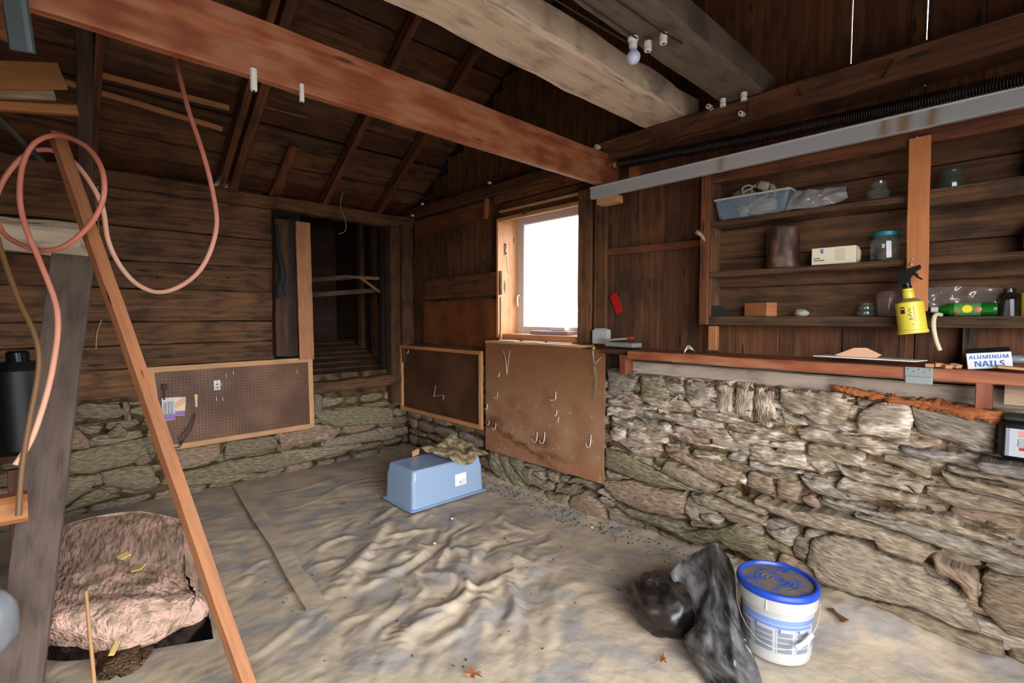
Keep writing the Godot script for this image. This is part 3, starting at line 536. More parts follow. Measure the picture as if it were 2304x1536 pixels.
# ---------------------------------------------------------------- joists and the girt they sit on
func beams() -> void:
	var b := board("ceiling_joist", self, Vector3(-1.40, 2.51, -2.055), Vector3(2.97, 2.51, -2.07), 0.22, 0.045, T.red, Vector3.UP, 0.004, Color(1, 1, 1), 0.004)
	tag(b, "planed reddish-brown joist with dusty patches crossing the upper left of the room", "beam", "ceiling joists")
	b = board("ceiling_joist", self, Vector3(-1.40, 2.80, -1.645), Vector3(3.04, 2.80, -1.645), 0.30, 0.16, T.pale, Vector3(0, 0, 1), 0.022, Color(1.22, 1.17, 1.13), 0.02)
	tag(b, "wide whitish hewn joist with wavy bark edge between the red joist and the bulb", "beam", "ceiling joists")
	b = board("ceiling_joist", self, Vector3(-1.40, 2.79, -1.165), Vector3(3.04, 2.79, -1.165), 0.23, 0.14, T.pale, Vector3(0, 0, 1), 0.010, Color(0.27, 0.245, 0.225), 0.012)
	tag(b, "grey-brown dusty joist that carries the light bulb and old wires", "beam", "ceiling joists")
	b = board("wall_girt", self, Vector3(2.945, 2.65, -2.20), Vector3(2.945, 2.65, 0.67), 0.145, 0.19, T.brown, Vector3.UP, 0.010, Color(1.45, 1.4, 1.35), 0.02)
	tag(b, "heavy rough brown girt beam along the right wall above the spring and track", "beam")
	# electric fittings on the joists
	for q in [[Vector3(1.953, 2.700, -1.199), "short white porcelain wire knob right beside the light bulb"], [Vector3(1.947, 2.700, -1.121), "white porcelain wire knob, the farther one to the right of the light bulb"], [Vector3(2.755, 2.700, -1.218), "white porcelain knob at the end of the grey joist, above its ring-shaped neighbour"], [Vector3(2.761, 2.700, -1.108), "white porcelain knob on the grey joist end with a wire running down to the girt"]]:
		knob(q[0], Vector3.DOWN, q[1], 1.25)
	for q in [[Vector3(2.850, 2.710, -1.329), "ring-ended white porcelain knob on the girt left of the hanging pair"], [Vector3(2.850, 2.617, -1.146), "ring-ended white porcelain knob lowest on the girt, over the spring"], [Vector3(2.850, 2.679, -2.124), "small white porcelain knob on the girt beside the red joist end"]]:
		knob(q[0], Vector3(-1, 0, 0), q[1], 1.15)
	for q in [[Vector3(2.930, 2.691, -3.368), "white porcelain knob high on the gable above the short upright left of the window"], [Vector3(2.970, 2.608, -3.483), "white porcelain knob just below another one, left above the window"], [Vector3(2.920, 3.094, -4.386), "tiny white porcelain knob highest on the dark gable corner under the roof"], [Vector3(2.920, 3.012, -4.555), "tiny white porcelain knob second highest on the dark gable corner under the roof"], [Vector3(2.920, 2.678, -4.425), "tiny white porcelain knob over the brown band board near the far corner"], [Vector3(2.920, 2.587, -4.615), "tiny white porcelain knob lowest by the far corner of the gable"]]:
		knob(q[0], Vector3(-1, 0, 0), q[1], 0.85)
	tubes_below()
	# lamp
	var lp := thing("light_bulb", "unlit frosted bluish-white light bulb in a white porcelain socket under the grey joist", "light bulb", Vector3(1.902, 2.715, -1.242))
	var body := lathe([Vector2(0.0, -0.045), Vector2(0.017, -0.045), Vector2(0.019, -0.02), Vector2(0.023, -0.012), Vector2(0.023, 0.0), Vector2(0.0, 0.0)], 20)
	cbox(0.05, 0.014, 0.022, 0.003, body, turned(Vector3(0, -0.006, 0)))
	obj("socket", body.mesh(true), T.white, lp, turned(Vector3.ZERO, Vector3(0, 0, 4)))
	var prof := []
	for i in 17:
		var t := PI * i / 16.0 * 0.80
		prof.append(Vector2(0.030 * sin(t), -0.112 + 0.030 * (1.0 - cos(t)) - 0.0))
	prof.append(Vector2(0.0145, -0.048))
	prof.append(Vector2(0.013, -0.04))
	var bm := mat(Color(0.80, 0.83, 0.97), 0.12)
	bm.clearcoat_enabled = true
	bm.clearcoat = 0.6
	var bl := round_lathe(prof, 24)
	obj("glass_bulb", bl.mesh(false), bm, lp, turned(Vector3.ZERO, Vector3(0, 0, 4)))
	var old := mat(Color(0.16, 0.13, 0.11), 0.8)
	for q in [[[Vector3(1.282, 2.690, -1.289), Vector3(1.437, 2.690, -1.278), Vector3(1.642, 2.690, -1.269), Vector3(1.881, 2.690, -1.255)], "old black wire hanging along the left edge of the grey joist to the bulb socket", 0.0035], [[Vector3(1.380, 2.705, -1.228), Vector3(1.614, 2.705, -1.226), Vector3(1.897, 2.700, -1.219)], "old dusty wire under the grey joist, the middle of three", 0.0035], [[Vector3(1.477, 2.705, -1.143), Vector3(1.657, 2.705, -1.132), Vector3(1.909, 2.690, -1.109), Vector3(2.074, 2.700, -1.103)], "rightmost old dusty wire under the grey joist, ending in a frayed tuft", 0.004]]:
		tag(obj("wire", tube(smooth_path(q[0]), q[2], 6).mesh(), old, self), q[1], "wire", "old house wiring")
	tag(obj("wire", tube(smooth_path([Vector3(2.820, 2.651, -2.087), Vector3(2.825, 2.600, -1.917), Vector3(2.825, 2.602, -1.718), Vector3(2.825, 2.625, -1.478), Vector3(2.810, 2.682, -1.331), Vector3(2.800, 2.709, -1.250)]), 0.003, 6).mesh(), old, self), "thin old wire sagging along the girt between the white knobs", "wire", "old house wiring")
	tag(obj("wire", tube(smooth_path([Vector3(2.820, 2.710, -1.127), Vector3(2.820, 2.643, -1.111), Vector3(2.810, 2.591, -1.120), Vector3(2.825, 2.582, -1.289), Vector3(2.825, 2.582, -1.535), Vector3(2.820, 2.547, -1.845)]), 0.003, 6).mesh(), old, self), "thin old wire dropping from the joist end and running low along the girt", "wire", "old house wiring")
	var nm := mat(Color(0.20, 0.14, 0.11), 0.7, 0.5)
	tag(obj("iron_spike", tube(smooth_path([Vector3(2.800, 2.650, -0.475), Vector3(2.800, 2.623, -0.491), Vector3(2.840, 2.600, -0.518)]), 0.006, 6, null, Color.WHITE, 0.004).mesh(), nm, self), "rusty bent iron spike driven into the girt beam", "nail")
	tag(obj("iron_spike", tube(smooth_path([Vector3(2.810, 2.653, -0.862), Vector3(2.845, 2.626, -0.855)]), 0.006, 6, null, Color.WHITE, 0.004).mesh(), nm, self), "short rusty iron spike in the girt left of the long bent one", "nail")

func tubes_below() -> void:
	for q in [[Vector3(0.603, 2.406, -2.040), Vector3(0.600, 2.347, -2.040), 0.0125, "longer white porcelain tube poking down below the red joist, on the left"], [Vector3(0.781, 2.406, -2.040), Vector3(0.777, 2.358, -2.040), 0.0095, "shorter white porcelain tube below the red joist, on the right"]]:
		var th := thing("porcelain_tube", q[3], "insulator", q[1], "porcelain tubes in the red joist")
		var up: Vector3 = q[0] - q[1] + Vector3(0, 0.02, 0)
		obj("tube", lathe([Vector2(0.004, 0.0), Vector2(q[2] * 0.9, 0.0), Vector2(q[2], 0.004), Vector2(q[2], up.length()), Vector2(0, up.length())], 14).mesh(true), T.white, th)
		obj("wire_end", tube(PackedVector3Array([Vector3(0, 0.005, 0), Vector3(0.001, -0.012, 0)]), 0.0025, 6).mesh(), T.steel, th)

func round_lathe(prof: Array, seg: int) -> Geo:
	var g := Geo.new()
	for q in prof:
		for j in seg:
			var t := TAU * j / seg
			g.p(Vector3(q.x * cos(t), q.y, q.x * sin(t)), Vector2(float(j) / seg, q.y))
	g.lattice(0, prof.size(), seg, true)
	return g

func knob(at: Vector3, axis: Vector3, label: String, k := 1.0) -> void:
	var th := thing("porcelain_insulator", label, "insulator", at, "porcelain wire insulators")
	var pr := [Vector2(0.005, 0.034), Vector2(0.011, 0.034), Vector2(0.013, 0.031), Vector2(0.013, 0.022), Vector2(0.009, 0.0205), Vector2(0.009, 0.017), Vector2(0.013, 0.0155), Vector2(0.013, 0.001), Vector2(0.0, 0.0)]
	for i in pr.size():
		pr[i] = pr[i] * k
	var up := axis
	var x := up.cross(Vector3(0.3, 0.2, 1)).normalized()
	var xf := Transform3D(Basis(x, up, x.cross(up)), Vector3.ZERO)
	obj("porcelain", lathe(pr, 16).mesh(true), T.white, th, xf)
	obj("nail_head", lathe([Vector2(0.0, 0.031 * k), Vector2(0.0055 * k, 0.031 * k), Vector2(0.0055 * k, 0.033 * k), Vector2(0.0, 0.034 * k)], 8).mesh(true), T.steel, th, xf)

# ---------------------------------------------------------------- window, pegboards, counter, door hardware
func wall_fittings() -> void:
	var w := struct("window_1")
	var y0 := 1.315
	var y1 := 2.375
	var yt := 2.435
	board("jamb", w, Vector3(3.10, y0, -3.33), Vector3(3.10, y1, -3.33), 0.26, 0.024, T.pine, Vector3(1, 0, 0), 0.002, Color(1.02, 0.95, 0.86))
	board("jamb", w, Vector3(3.12, y0, -2.393), Vector3(3.12, yt, -2.393), 0.20, 0.024, T.pine, Vector3(1, 0, 0), 0.002)
	board("head", w, Vector3(2.985, 2.364, -3.315), Vector3(2.985, 2.364, -2.385), 0.034, 0.03, T.pine, Vector3.UP, 0.002, Color(0.95, 0.85, 0.7))
	box("soffit", w, Vector3(3.0, yt, -3.34), Vector3(3.27, yt + 0.02, -2.38), T.pine)
	box("jamb_end", w, Vector3(3.07, y1, -3.345), Vector3(3.27, yt, -3.318), T.pine)
	board("sill", w, Vector3(3.12, y0 + 0.02, -3.32), Vector3(3.12, y0 + 0.02, -2.40), 0.20, 0.03, T.pine, Vector3(1, 0, 0), 0.002)
	board("apron", w, Vector3(3.00, y0 + 0.005, -3.33), Vector3(3.00, y0 + 0.005, -2.39), 0.055, 0.03, T.pine, Vector3.UP, 0.002, Color(0.85, 0.62, 0.45))
	board("stool", w, Vector3(2.955, y0 - 0.035, -3.37), Vector3(2.955, y0 - 0.035, -2.30), 0.19, 0.02, T.pine, Vector3(1, 0, 0), 0.004, Color(1.05, 1.0, 0.95))
	var vin := mat(Color(0.80, 0.78, 0.77), 0.4)
	var fx := 3.215
	for q in [[-3.335, -3.235, y0 + 0.02, yt + 0.01], [-2.48, -2.38, y0 + 0.02, yt + 0.01]]:
		box("sash_stile", w, Vector3(fx, q[2], q[0]), Vector3(fx + 0.06, q[3], q[1]), vin, 0.006)
	box("sash_rail", w, Vector3(fx, yt - 0.095, -3.24), Vector3(fx + 0.06, yt + 0.01, -2.46), vin, 0.006)
	box("sash_rail", w, Vector3(fx, y0 + 0.02, -3.24), Vector3(fx + 0.06, y0 + 0.10, -2.46), vin, 0.006)
	box("pane", w, Vector3(fx + 0.02, y0 + 0.07, -3.27), Vector3(fx + 0.024, yt - 0.07, -2.45), pane_mat(Color(0.95, 0.97, 0.98), 0.06, 0.02), 0.0005)
	var hd := tube(smooth_path([Vector3(3.205, 1.70, -3.285), Vector3(3.185, 1.69, -3.285), Vector3(3.18, 1.65, -3.285), Vector3(3.185, 1.60, -3.285)]), 0.008, 8)
	obj("sash_handle", hd.mesh(), T.white, w)
	# boards round the window
	var tr := struct("trim_1")
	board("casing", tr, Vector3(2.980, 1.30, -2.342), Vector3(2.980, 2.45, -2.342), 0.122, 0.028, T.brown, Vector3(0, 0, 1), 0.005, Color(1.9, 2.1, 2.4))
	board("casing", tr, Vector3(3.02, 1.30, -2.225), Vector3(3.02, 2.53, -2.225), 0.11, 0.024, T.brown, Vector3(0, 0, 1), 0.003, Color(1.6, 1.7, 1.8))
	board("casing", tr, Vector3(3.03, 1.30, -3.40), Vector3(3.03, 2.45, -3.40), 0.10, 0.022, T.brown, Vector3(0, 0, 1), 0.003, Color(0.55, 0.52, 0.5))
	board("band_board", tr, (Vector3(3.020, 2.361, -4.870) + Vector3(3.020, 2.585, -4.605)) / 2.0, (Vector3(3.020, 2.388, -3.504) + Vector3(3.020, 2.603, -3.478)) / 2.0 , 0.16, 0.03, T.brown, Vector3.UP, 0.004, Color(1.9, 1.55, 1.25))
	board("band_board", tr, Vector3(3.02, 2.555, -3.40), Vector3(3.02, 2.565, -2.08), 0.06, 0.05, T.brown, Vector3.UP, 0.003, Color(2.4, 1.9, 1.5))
	board("upright", tr, Vector3(2.990, 2.585, -3.494), Vector3(2.990, 2.405, -3.507), 0.045, 0.03, T.pine, Vector3(0, 0, 1), 0.002, Color(0.6, 0.42, 0.26))
	board("head_board", tr, Vector3(3.03, 2.45, -3.36), Vector3(3.03, 2.46, -2.10), 0.13, 0.022, T.brown, Vector3.UP, 0.003, Color(1.2, 1.15, 1.1))
	board("girt", tr, Vector3(2.99, 2.635, -4.85), Vector3(2.99, 2.635, -2.10), 0.10, 0.10, T.brown, Vector3.UP, 0.008, Color(1.1, 1.0, 0.92), 0.01)
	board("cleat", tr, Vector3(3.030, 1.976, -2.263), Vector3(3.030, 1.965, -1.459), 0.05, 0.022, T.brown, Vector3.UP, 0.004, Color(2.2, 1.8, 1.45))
	board("ledge", tr, Vector3(3.0, 1.17, -4.80), Vector3(3.0, 1.17, -3.36), 0.09, 0.10, T.old, Vector3.UP, 0.01, Color(0.7, 0.62, 0.5), 0.01)
	var pn := mat(Color(0.36, 0.215, 0.12), 0.55, 0, T.hard_c)
	pn.albedo_color = gain(Color(0.88, 0.72, 0.56))
	var pl := box("plywood_panel", self, Vector3(2.985, 1.215, -4.55), Vector3(2.995, 1.665, -3.33), pn, 0.002)
	tag(pl, "smooth brown plywood panel leaning on the wall left of the window", "panel")
	tag(board("loose_board", self, Vector3(2.995, 1.792, -4.510), Vector3(2.995, 1.807, -3.300), 0.215, 0.02, T.brown, Vector3.UP, 0.004, Color(1.35, 1.2, 1.1)), "dark horizontal board above the brown plywood panel left of the window", "board")
	tag(board("batten", self, Vector3(2.965, 1.678, -3.273), Vector3(2.965, 1.281, -3.274), 0.022, 0.02, T.pine, Vector3(0, 0, 1), 0.002, Color(1.15, 1.1, 1.0)), "thin pale batten upright at the lower left window corner", "batten")
	# bits on the window ledge
	tag(box("flat_box", self, Vector3(3.06, 1.352, -3.0), Vector3(3.16, 1.382, -2.58), mat(Color(0.62, 0.52, 0.52), 0.7), 0.003), "flat pinkish-grey box lying on the window sill", "box")
	tag(box("white_block", self, Vector3(3.12, 1.384, -2.82), Vector3(3.18, 1.415, -2.66), T.white, 0.004), "small white block on the window sill against the sash", "block")
	for i in 3:
		var p := PackedVector2Array([Vector2(0, 0), Vector2(0.19, 0.01), Vector2(0.22, 0.05), Vector2(0.08, 0.07), Vector2(-0.01, 0.04)])
		tag(obj("paint_flake", slab(p, 0.006).mesh(true), T.white, self, Transform3D(Basis(Vector3(0, 0, 1), Vector3(1, 0.02, 0), Vector3(0, 1, 0)), Vector3(2.885 + 0.02 * i, 1.296, -3.22 + 0.27 * i))), ["left", "middle", "right"][i] + " one of the white scraps lying along the ledge below the window", "scrap", "white scraps under the window")
	var sh := thing("wire_hook", "black bent wire hook hanging on the sunlit left window jamb", "hook", Vector3(2.985, 2.105, -3.271))
	obj("loop", tube(smooth_path([Vector3(0, 0.03, 0), Vector3(0, 0.045, 0.012), Vector3(0, 0.03, 0.022), Vector3(0, -0.005, 0.012), Vector3(0, -0.025, 0.008), Vector3(0, -0.045, 0.02), Vector3(0, -0.03, 0.03)]), 0.004, 6).mesh(), T.steel, sh, turned(Vector3(0.02, 0, -0.0)))
	obj("tail", tube(smooth_path([Vector3(0, -0.04, 0.02), Vector3(0, -0.12, 0.03), Vector3(0.01, -0.22, 0.035)]), 0.002, 5).mesh(), T.steel, sh, turned(Vector3(0.02, 0, 0)))
	pegboards()
	counter()
	door_hardware()

func peg_mesh(W: float, H: float, th: float) -> ArrayMesh:
	var g := Geo.new()
	var pitch := 0.0254
	var nx := int(W / pitch)
	var ny := int(H / pitch)
	var ox := -nx * pitch / 2.0
	var oy := -ny * pitch / 2.0
	var r := 0.0034
	for i in ny:
		for j in nx:
			var c := Vector2(ox + (j + 0.5) * pitch, oy + (i + 0.5) * pitch)
			var k := g.v.size()
			for q in 8:
				var a := PI / 4 * q
				var d := Vector2(cos(a), sin(a))
				var m := maxf(absf(d.x), absf(d.y))
				var e := c + d / m * pitch / 2.0
				var u := Vector2(e.x / 1.3, e.y / 1.3)
				g.p(Vector3(e.x, e.y, th / 2), u)
				g.p(Vector3(c.x + d.x * r, c.y + d.y * r, th / 2), u)
				g.p(Vector3(c.x + d.x * r, c.y + d.y * r, -th / 2), u)
			for q in 8:
				var a := k + q * 3
				var b := k + ((q + 1) % 8) * 3
				g.quad(a, a + 1, b + 1, b)
				g.quad(a + 1, a + 2, b + 2, b + 1)
	# plain margin round the holes, the sides
	var hw := W / 2
	var hh := H / 2
	var iw := nx * pitch / 2.0
	var ih := ny * pitch / 2.0
	var k2 := g.v.size()
	for q in [Vector2(-1, -1), Vector2(1, -1), Vector2(1, 1), Vector2(-1, 1)]:
		g.p(Vector3(q.x * hw, q.y * hh, th / 2), Vector2(q.x * hw, q.y * hh) / 1.3)
		g.p(Vector3(q.x * iw, q.y * ih, th / 2), Vector2(q.x * iw, q.y * ih) / 1.3)
		g.p(Vector3(q.x * hw, q.y * hh, -th / 2), Vector2(q.x * hw, q.y * hh) / 1.3)
	for q in 4:
		var a := k2 + q * 3
		var b := k2 + ((q + 1) % 4) * 3
		g.quad(a, a + 1, b + 1, b)
		g.quad(a, b, b + 2, a + 2)
	return g.mesh(true, false)

func pegboards() -> void:
	var bs := Basis(Vector3(0, 0, 1), Vector3.UP, Vector3(-1, 0, 0))
	# big board under the window, water-stained
	var im := Image.create(640, 480, false, Image.FORMAT_RGB8)
	for y in 480:
		for x in 640:
			var u := x / 640.0
			var v := y / 480.0
			var n1 := nz.get_noise_2d(x * 0.6, y * 0.6)
			var n2 := nz.get_noise_2d(x * 2.2 + 300.0, y * 2.2)
			var c := Color(0.525, 0.36, 0.245).lerp(Color(0.61, 0.465, 0.35), clampf(0.5 + n1 * 0.9, 0.0, 1.0))
			c = c.lerp(Color(0.46, 0.285, 0.165), clampf(0.75 - v * 1.7 + n1 * 0.6, 0.0, 0.8))
			var st := 0.0
			st = maxf(st, 1.0 - absf(v - (0.78 + (u - 0.1) * 0.35 + n1 * 0.10)) / 0.055) if u < 0.66 else st
			st = maxf(st, 1.0 - Vector2((u - 0.53) / 0.12, (v - 0.80) / 0.07).length() + n2 * 0.4)
			st = maxf(st, 1.0 - Vector2((u - 0.62) / 0.16, (v - 0.90) / 0.06).length() + n2 * 0.5)
			st = maxf(st, 1.0 - Vector2((u - 0.08) / 0.15, (v - 0.72) / 0.08).length() + n2 * 0.4)
			c = c.lerp(Color(0.28, 0.16, 0.08), clampf(st, 0.0, 1.0) * 0.7)
			c = c.lerp(Color(0.60, 0.38, 0.25), clampf((v - 0.88) * 6.0 + n2, 0.0, 0.7))
			if n2 > 0.52 and v > 0.45:
				c = c.lerp(Color(0.72, 0.62, 0.5), 0.6)
			im.set_pixel(x, y, c)
	im.generate_mipmaps()
	var mt := mat(Color.WHITE, 0.6, 0, ImageTexture.create_from_image(im))
	mt.uv1_scale = Vector3(1.3 / 1.29, -1.3 / 0.955, 1)
	mt.uv1_offset = Vector3(0.5, 0.5, 0)
	var big := thing("pegboard", "large bare brown hardboard pegboard with water stains hanging under the window", "pegboard", Vector3(2.848, 0.315, -2.70), "pegboards")
	obj("panel", peg_mesh(1.29, 0.955, 0.006), mt, big, Transform3D(bs, Vector3(0, 0.4775, 0)))
	# the framed one left of it
	var mid := thing("pegboard", "dark pegboard in a pine frame in the corner, left of the large bare one", "pegboard", Vector3(2.87, 0.475, -4.11), "pegboards")
	var dk: StandardMaterial3D = T.hard.duplicate()
	dk.albedo_color = gain(Color(0.66, 0.62, 0.56))
	obj("panel", peg_mesh(1.36, 0.69, 0.005), dk, mid, Transform3D(bs, Vector3(0.012, 0.355, 0)))
	board("top_rail", mid, Vector3(-0.01, 0.70, -0.70), Vector3(-0.01, 0.70, 0.70), 0.035, 0.03, T.pine, Vector3.UP, 0.002, Color(0.85, 0.62, 0.45))
	board("bottom_rail", mid, Vector3(-0.01, 0.02, -0.70), Vector3(-0.01, 0.02, 0.70), 0.04, 0.03, T.pine, Vector3.UP, 0.002, Color(0.95, 0.8, 0.68))
	board("stile", mid, Vector3(-0.01, 0.04, -0.685), Vector3(-0.01, 0.685, -0.685), 0.04, 0.03, T.pine, Vector3(0, 0, 1), 0.002, Color(0.95, 0.82, 0.68))
	board("stile", mid, Vector3(-0.01, 0.04, 0.682), Vector3(-0.01, 0.685, 0.682), 0.04, 0.03, T.pine, Vector3(0, 0, 1), 0.002, Color(1.0, 0.9, 0.76))
	# the framed one on the far wall
	var fr := thing("pegboard", "brown pegboard in a pale pine frame on the far wall, holding a few small tools", "pegboard", Vector3(1.235, 0.42, -4.80), "pegboards")
	fr.rotation.z = 0.006
	var dk2: StandardMaterial3D = T.hard.duplicate()
	dk2.albedo_color = gain(Color(0.86, 0.86, 0.88))
	obj("panel", peg_mesh(1.24, 0.64, 0.005), dk2, fr, Transform3D(Basis(), Vector3(0, 0.34, -0.005)))
	board("top_rail", fr, Vector3(-0.66, 0.665, 0), Vector3(0.645, 0.665, 0), 0.045, 0.025, T.pine, Vector3.UP, 0.002)
	board("bottom_rail", fr, Vector3(-0.60, 0.02, 0), Vector3(0.645, 0.02, 0), 0.045, 0.025, T.pine, Vector3.UP, 0.002)
	board("stile", fr, Vector3(-0.585, 0.04, 0), Vector3(-0.635, 0.645, 0), 0.05, 0.025, T.pine, Vector3(1, 0, 0), 0.002)
	board("stile", fr, Vector3(0.625, 0.04, 0), Vector3(0.622, 0.645, 0), 0.045, 0.025, T.pine, Vector3(1, 0, 0), 0.002)
	peg_things()

func hook_shape(kind: int) -> Mesh:
	var p: Array
	if kind == 0:   # J hook
		p = [Vector3(0, 0.055, 0.002), Vector3(0, 0.02, 0.004), Vector3(0, -0.004, 0.012), Vector3(0, -0.010, 0.026), Vector3(0, 0.0, 0.042), Vector3(0, 0.014, 0.046)]
	elif kind == 1: # straight arm turned up
		p = [Vector3(0, 0.05, 0.002), Vector3(0, 0.01, 0.003), Vector3(0, 0.0, 0.01), Vector3(0, -0.002, 0.05), Vector3(0, 0.006, 0.056)]
	else:           # small curl
		p = [Vector3(0, 0.03, 0.002), Vector3(0, 0.0, 0.004), Vector3(0, -0.008, 0.015), Vector3(0, 0.002, 0.026)]
	return tube(smooth_path(p, 4), 0.0032, 7).mesh()

func peg_things() -> void:
	var H := [hook_shape(0), hook_shape(1), hook_shape(2)]
	var bs := Basis(Vector3(0, 0, 1), Vector3.UP, Vector3(-1, 0, 0))
	for q in [[Vector3(2.843, 0.578, -2.168), 0, 1.3, "large white J hook at the lower right corner of the bare pegboard"], [Vector3(2.843, 0.520, -2.622), 0, 1.3, "large white J hook low in the middle of the bare pegboard, beside the taped hook"], [Vector3(2.843, 0.512, -2.704), 0, 1.2, "taped white hook low in the middle of the bare pegboard"], [Vector3(2.843, 0.527, -3.204), 0, 0.9, "white J hook near the lower left of the bare pegboard"], [Vector3(2.843, 0.553, -3.293), 2, 1.0, "small metal hook at the bare pegboard's left edge, next to the lower J hook"], [Vector3(2.843, 0.689, -3.317), 2, 1.2, "small metal hook highest of the left-edge pair on the bare pegboard"], [Vector3(2.843, 0.801, -3.180), 0, 0.8, "small white hook in the left half of the bare pegboard, below the wire V"], [Vector3(2.843, 0.867, -2.507), 1, 1.2, "straight-armed metal hook right of centre on the bare pegboard"], [Vector3(2.843, 0.751, -2.497), 2, 1.2, "small curled hook just under the straight-armed one on the bare pegboard"], [Vector3(2.843, 0.705, -2.479), 2, 1.0, "tiny rusty hook lowest under the straight-armed one on the bare pegboard"], [Vector3(2.843, 0.993, -3.157), 2, 0.9, "tiny grey hook in the upper left of the bare pegboard"]]:
		var o := obj("peg_hook", H[q[1]], T.hook, self, Transform3D(bs.scaled(Vector3.ONE * q[2]), q[0]))
		tag(o, q[3], "hook", "pegboard hooks")
	var big := thing("brass_hook", "brass-ended double hook at the upper right corner of the bare pegboard with green twine", "hook", Vector3(2.843, 1.225, -2.127))
	var br := mat(Color(0.66, 0.55, 0.30), 0.35, 0.85)
	obj("arm", tube(smooth_path([Vector3(-0.005, 0.06, -0.02), Vector3(-0.015, 0.03, -0.02), Vector3(-0.03, -0.03, 0.0), Vector3(-0.05, -0.045, 0.03), Vector3(-0.06, -0.01, 0.075)]), 0.004, 8).mesh(), T.hook, big)
	obj("knob", blob(Vector3(0.017, 0.02, 0.017), 0.05, 1.0, 0.0, 12, 8, null, Vector3(-0.02, 0.055, -0.012)).mesh(), br, big)
	obj("knob", blob(Vector3(0.009, 0.009, 0.009), 0.05, 1.0, 0.0, 10, 6, null, Vector3(-0.06, -0.005, 0.078)).mesh(), br, big)
	var tw := Geo.new()
	for i in 5:
		var d := 0.008 * (i - 2)
		tube(smooth_path([Vector3(-0.04, -0.04, 0.01 + d * 0.6), Vector3(-0.02, -0.12, 0.005 - d), Vector3(-0.015, -0.20, 0.01 + d), Vector3(-0.012, -0.27 - 0.03 * (i % 3), -0.015 - d * 2.0)]), 0.0016, 5, tw)
	tag(obj("twine", tw.mesh(), mat(Color(0.48, 0.50, 0.32), 0.9), self, Transform3D(Basis(), Vector3(2.843, 1.225, -2.127))), "frayed green twine hanging from the brass hook on the bare pegboard", "twine")
	var ch := tube(smooth_path([Vector3(2.838, 1.219, -3.111), Vector3(2.836, 1.149, -3.075), Vector3(2.836, 1.014, -3.053)]), 0.0022, 6)
	tube(smooth_path([Vector3(2.838, 1.216, -3.022), Vector3(2.836, 1.129, -3.036), Vector3(2.836, 1.014, -3.053)]), 0.0022, 6, ch)
	tag(obj("bent_wire", ch.mesh(), T.hook, self), "thin metal wire bent to a V on the upper left of the bare pegboard", "wire")
	# framed board in the corner
	var ph := obj("peg_hook", tube(smooth_path([Vector3(2.862, 0.806, -4.148), Vector3(2.862, 0.708, -4.173), Vector3(2.840, 0.695, -4.149), Vector3(2.800, 0.725, -4.006), Vector3(2.800, 0.735, -3.924), Vector3(2.800, 0.699, -3.932)], 4), 0.0035, 7).mesh(), T.hook, self)
	tag(ph, "long white shelf hook on the dark framed pegboard in the corner", "hook", "pegboard hooks")
	tag(obj("peg_hook", H[2], T.hook, self, Transform3D(bs, Vector3(2.862, 1.114, -4.656))), "tiny white hook in the top left corner of the dark framed pegboard", "hook", "pegboard hooks")
	# far wall board
	var far := [[Vector3(1.091, 0.906, -4.800), "tiny metal hook right under the white tag on the far pegboard"], [Vector3(1.131, 0.976, -4.800), "tiny metal hook just right of the white tag on the far pegboard"], [Vector3(1.187, 0.999, -4.800), "tiny metal hook second to the right of the white tag, far pegboard"], [Vector3(1.051, 0.787, -4.800), "tiny metal hook, left of the middle pair on the far pegboard"], [Vector3(1.098, 0.782, -4.800), "tiny metal hook, right of the middle pair on the far pegboard"], [Vector3(1.729, 0.972, -4.800), "tiny metal hook at the top right of the far pegboard"]]
	for q in far:
		tag(obj("peg_hook", H[2], T.hook, self, Transform3D(Basis(), q[0])), q[1], "hook", "pegboard hooks")
	var tg := thing("hang_tag", "white hang tag with a black hole clipped near the top of the far pegboard", "tag", Vector3(1.057, 0.918, -4.795))
	obj("card", cbox(0.050, 0.085, 0.004, 0.002).mesh(true), T.white, tg, turned(Vector3(0, 0, 0.006)))
	obj("clip", tube(smooth_path([Vector3(0, 0.06, 0.0), Vector3(0.004, 0.045, 0.012), Vector3(0, 0.03, 0.012)]), 0.004, 6).mesh(), T.metal, tg)
	obj("print", cbox(0.018, 0.012, 0.001, 0.0003).mesh(true), T.black, tg, turned(Vector3(0, 0.008, 0.0085)))
	obj("print", cbox(0.03, 0.022, 0.001, 0.0003).mesh(true), mat(Color(0.6, 0.6, 0.6), 0.6), tg, turned(Vector3(0, -0.02, 0.0085)))
	for q in [[Vector3(0.706, 0.757, -4.785), Color(0.78, 0.78, 0.80), "clear blister pack with purple-edged card on the far pegboard, the left one", 0.0, 0.088, 0.185], [Vector3(0.783, 0.768, -4.790), Color(0.86, 0.80, 0.62), "yellow and purple card on the far pegboard beside the clear blister pack", -0.1, 0.080, 0.155]]:
		var pk := thing("tool_pack", q[2], "package", q[0], "packages on the far pegboard")
		pk.rotation.z = q[3] * 0.8
		var hue: float = q[3]
		obj("card", cbox(q[4], q[5], 0.004, 0.001).mesh(true), mat(q[1], 0.5), pk)
		obj("print", cbox(q[4], q[5] * 0.24, 0.001, 0.0003).mesh(true), mat(Color(0.55, 0.36, 0.66), 0.5), pk, turned(Vector3(0, -q[5] * 0.36, 0.0026)))
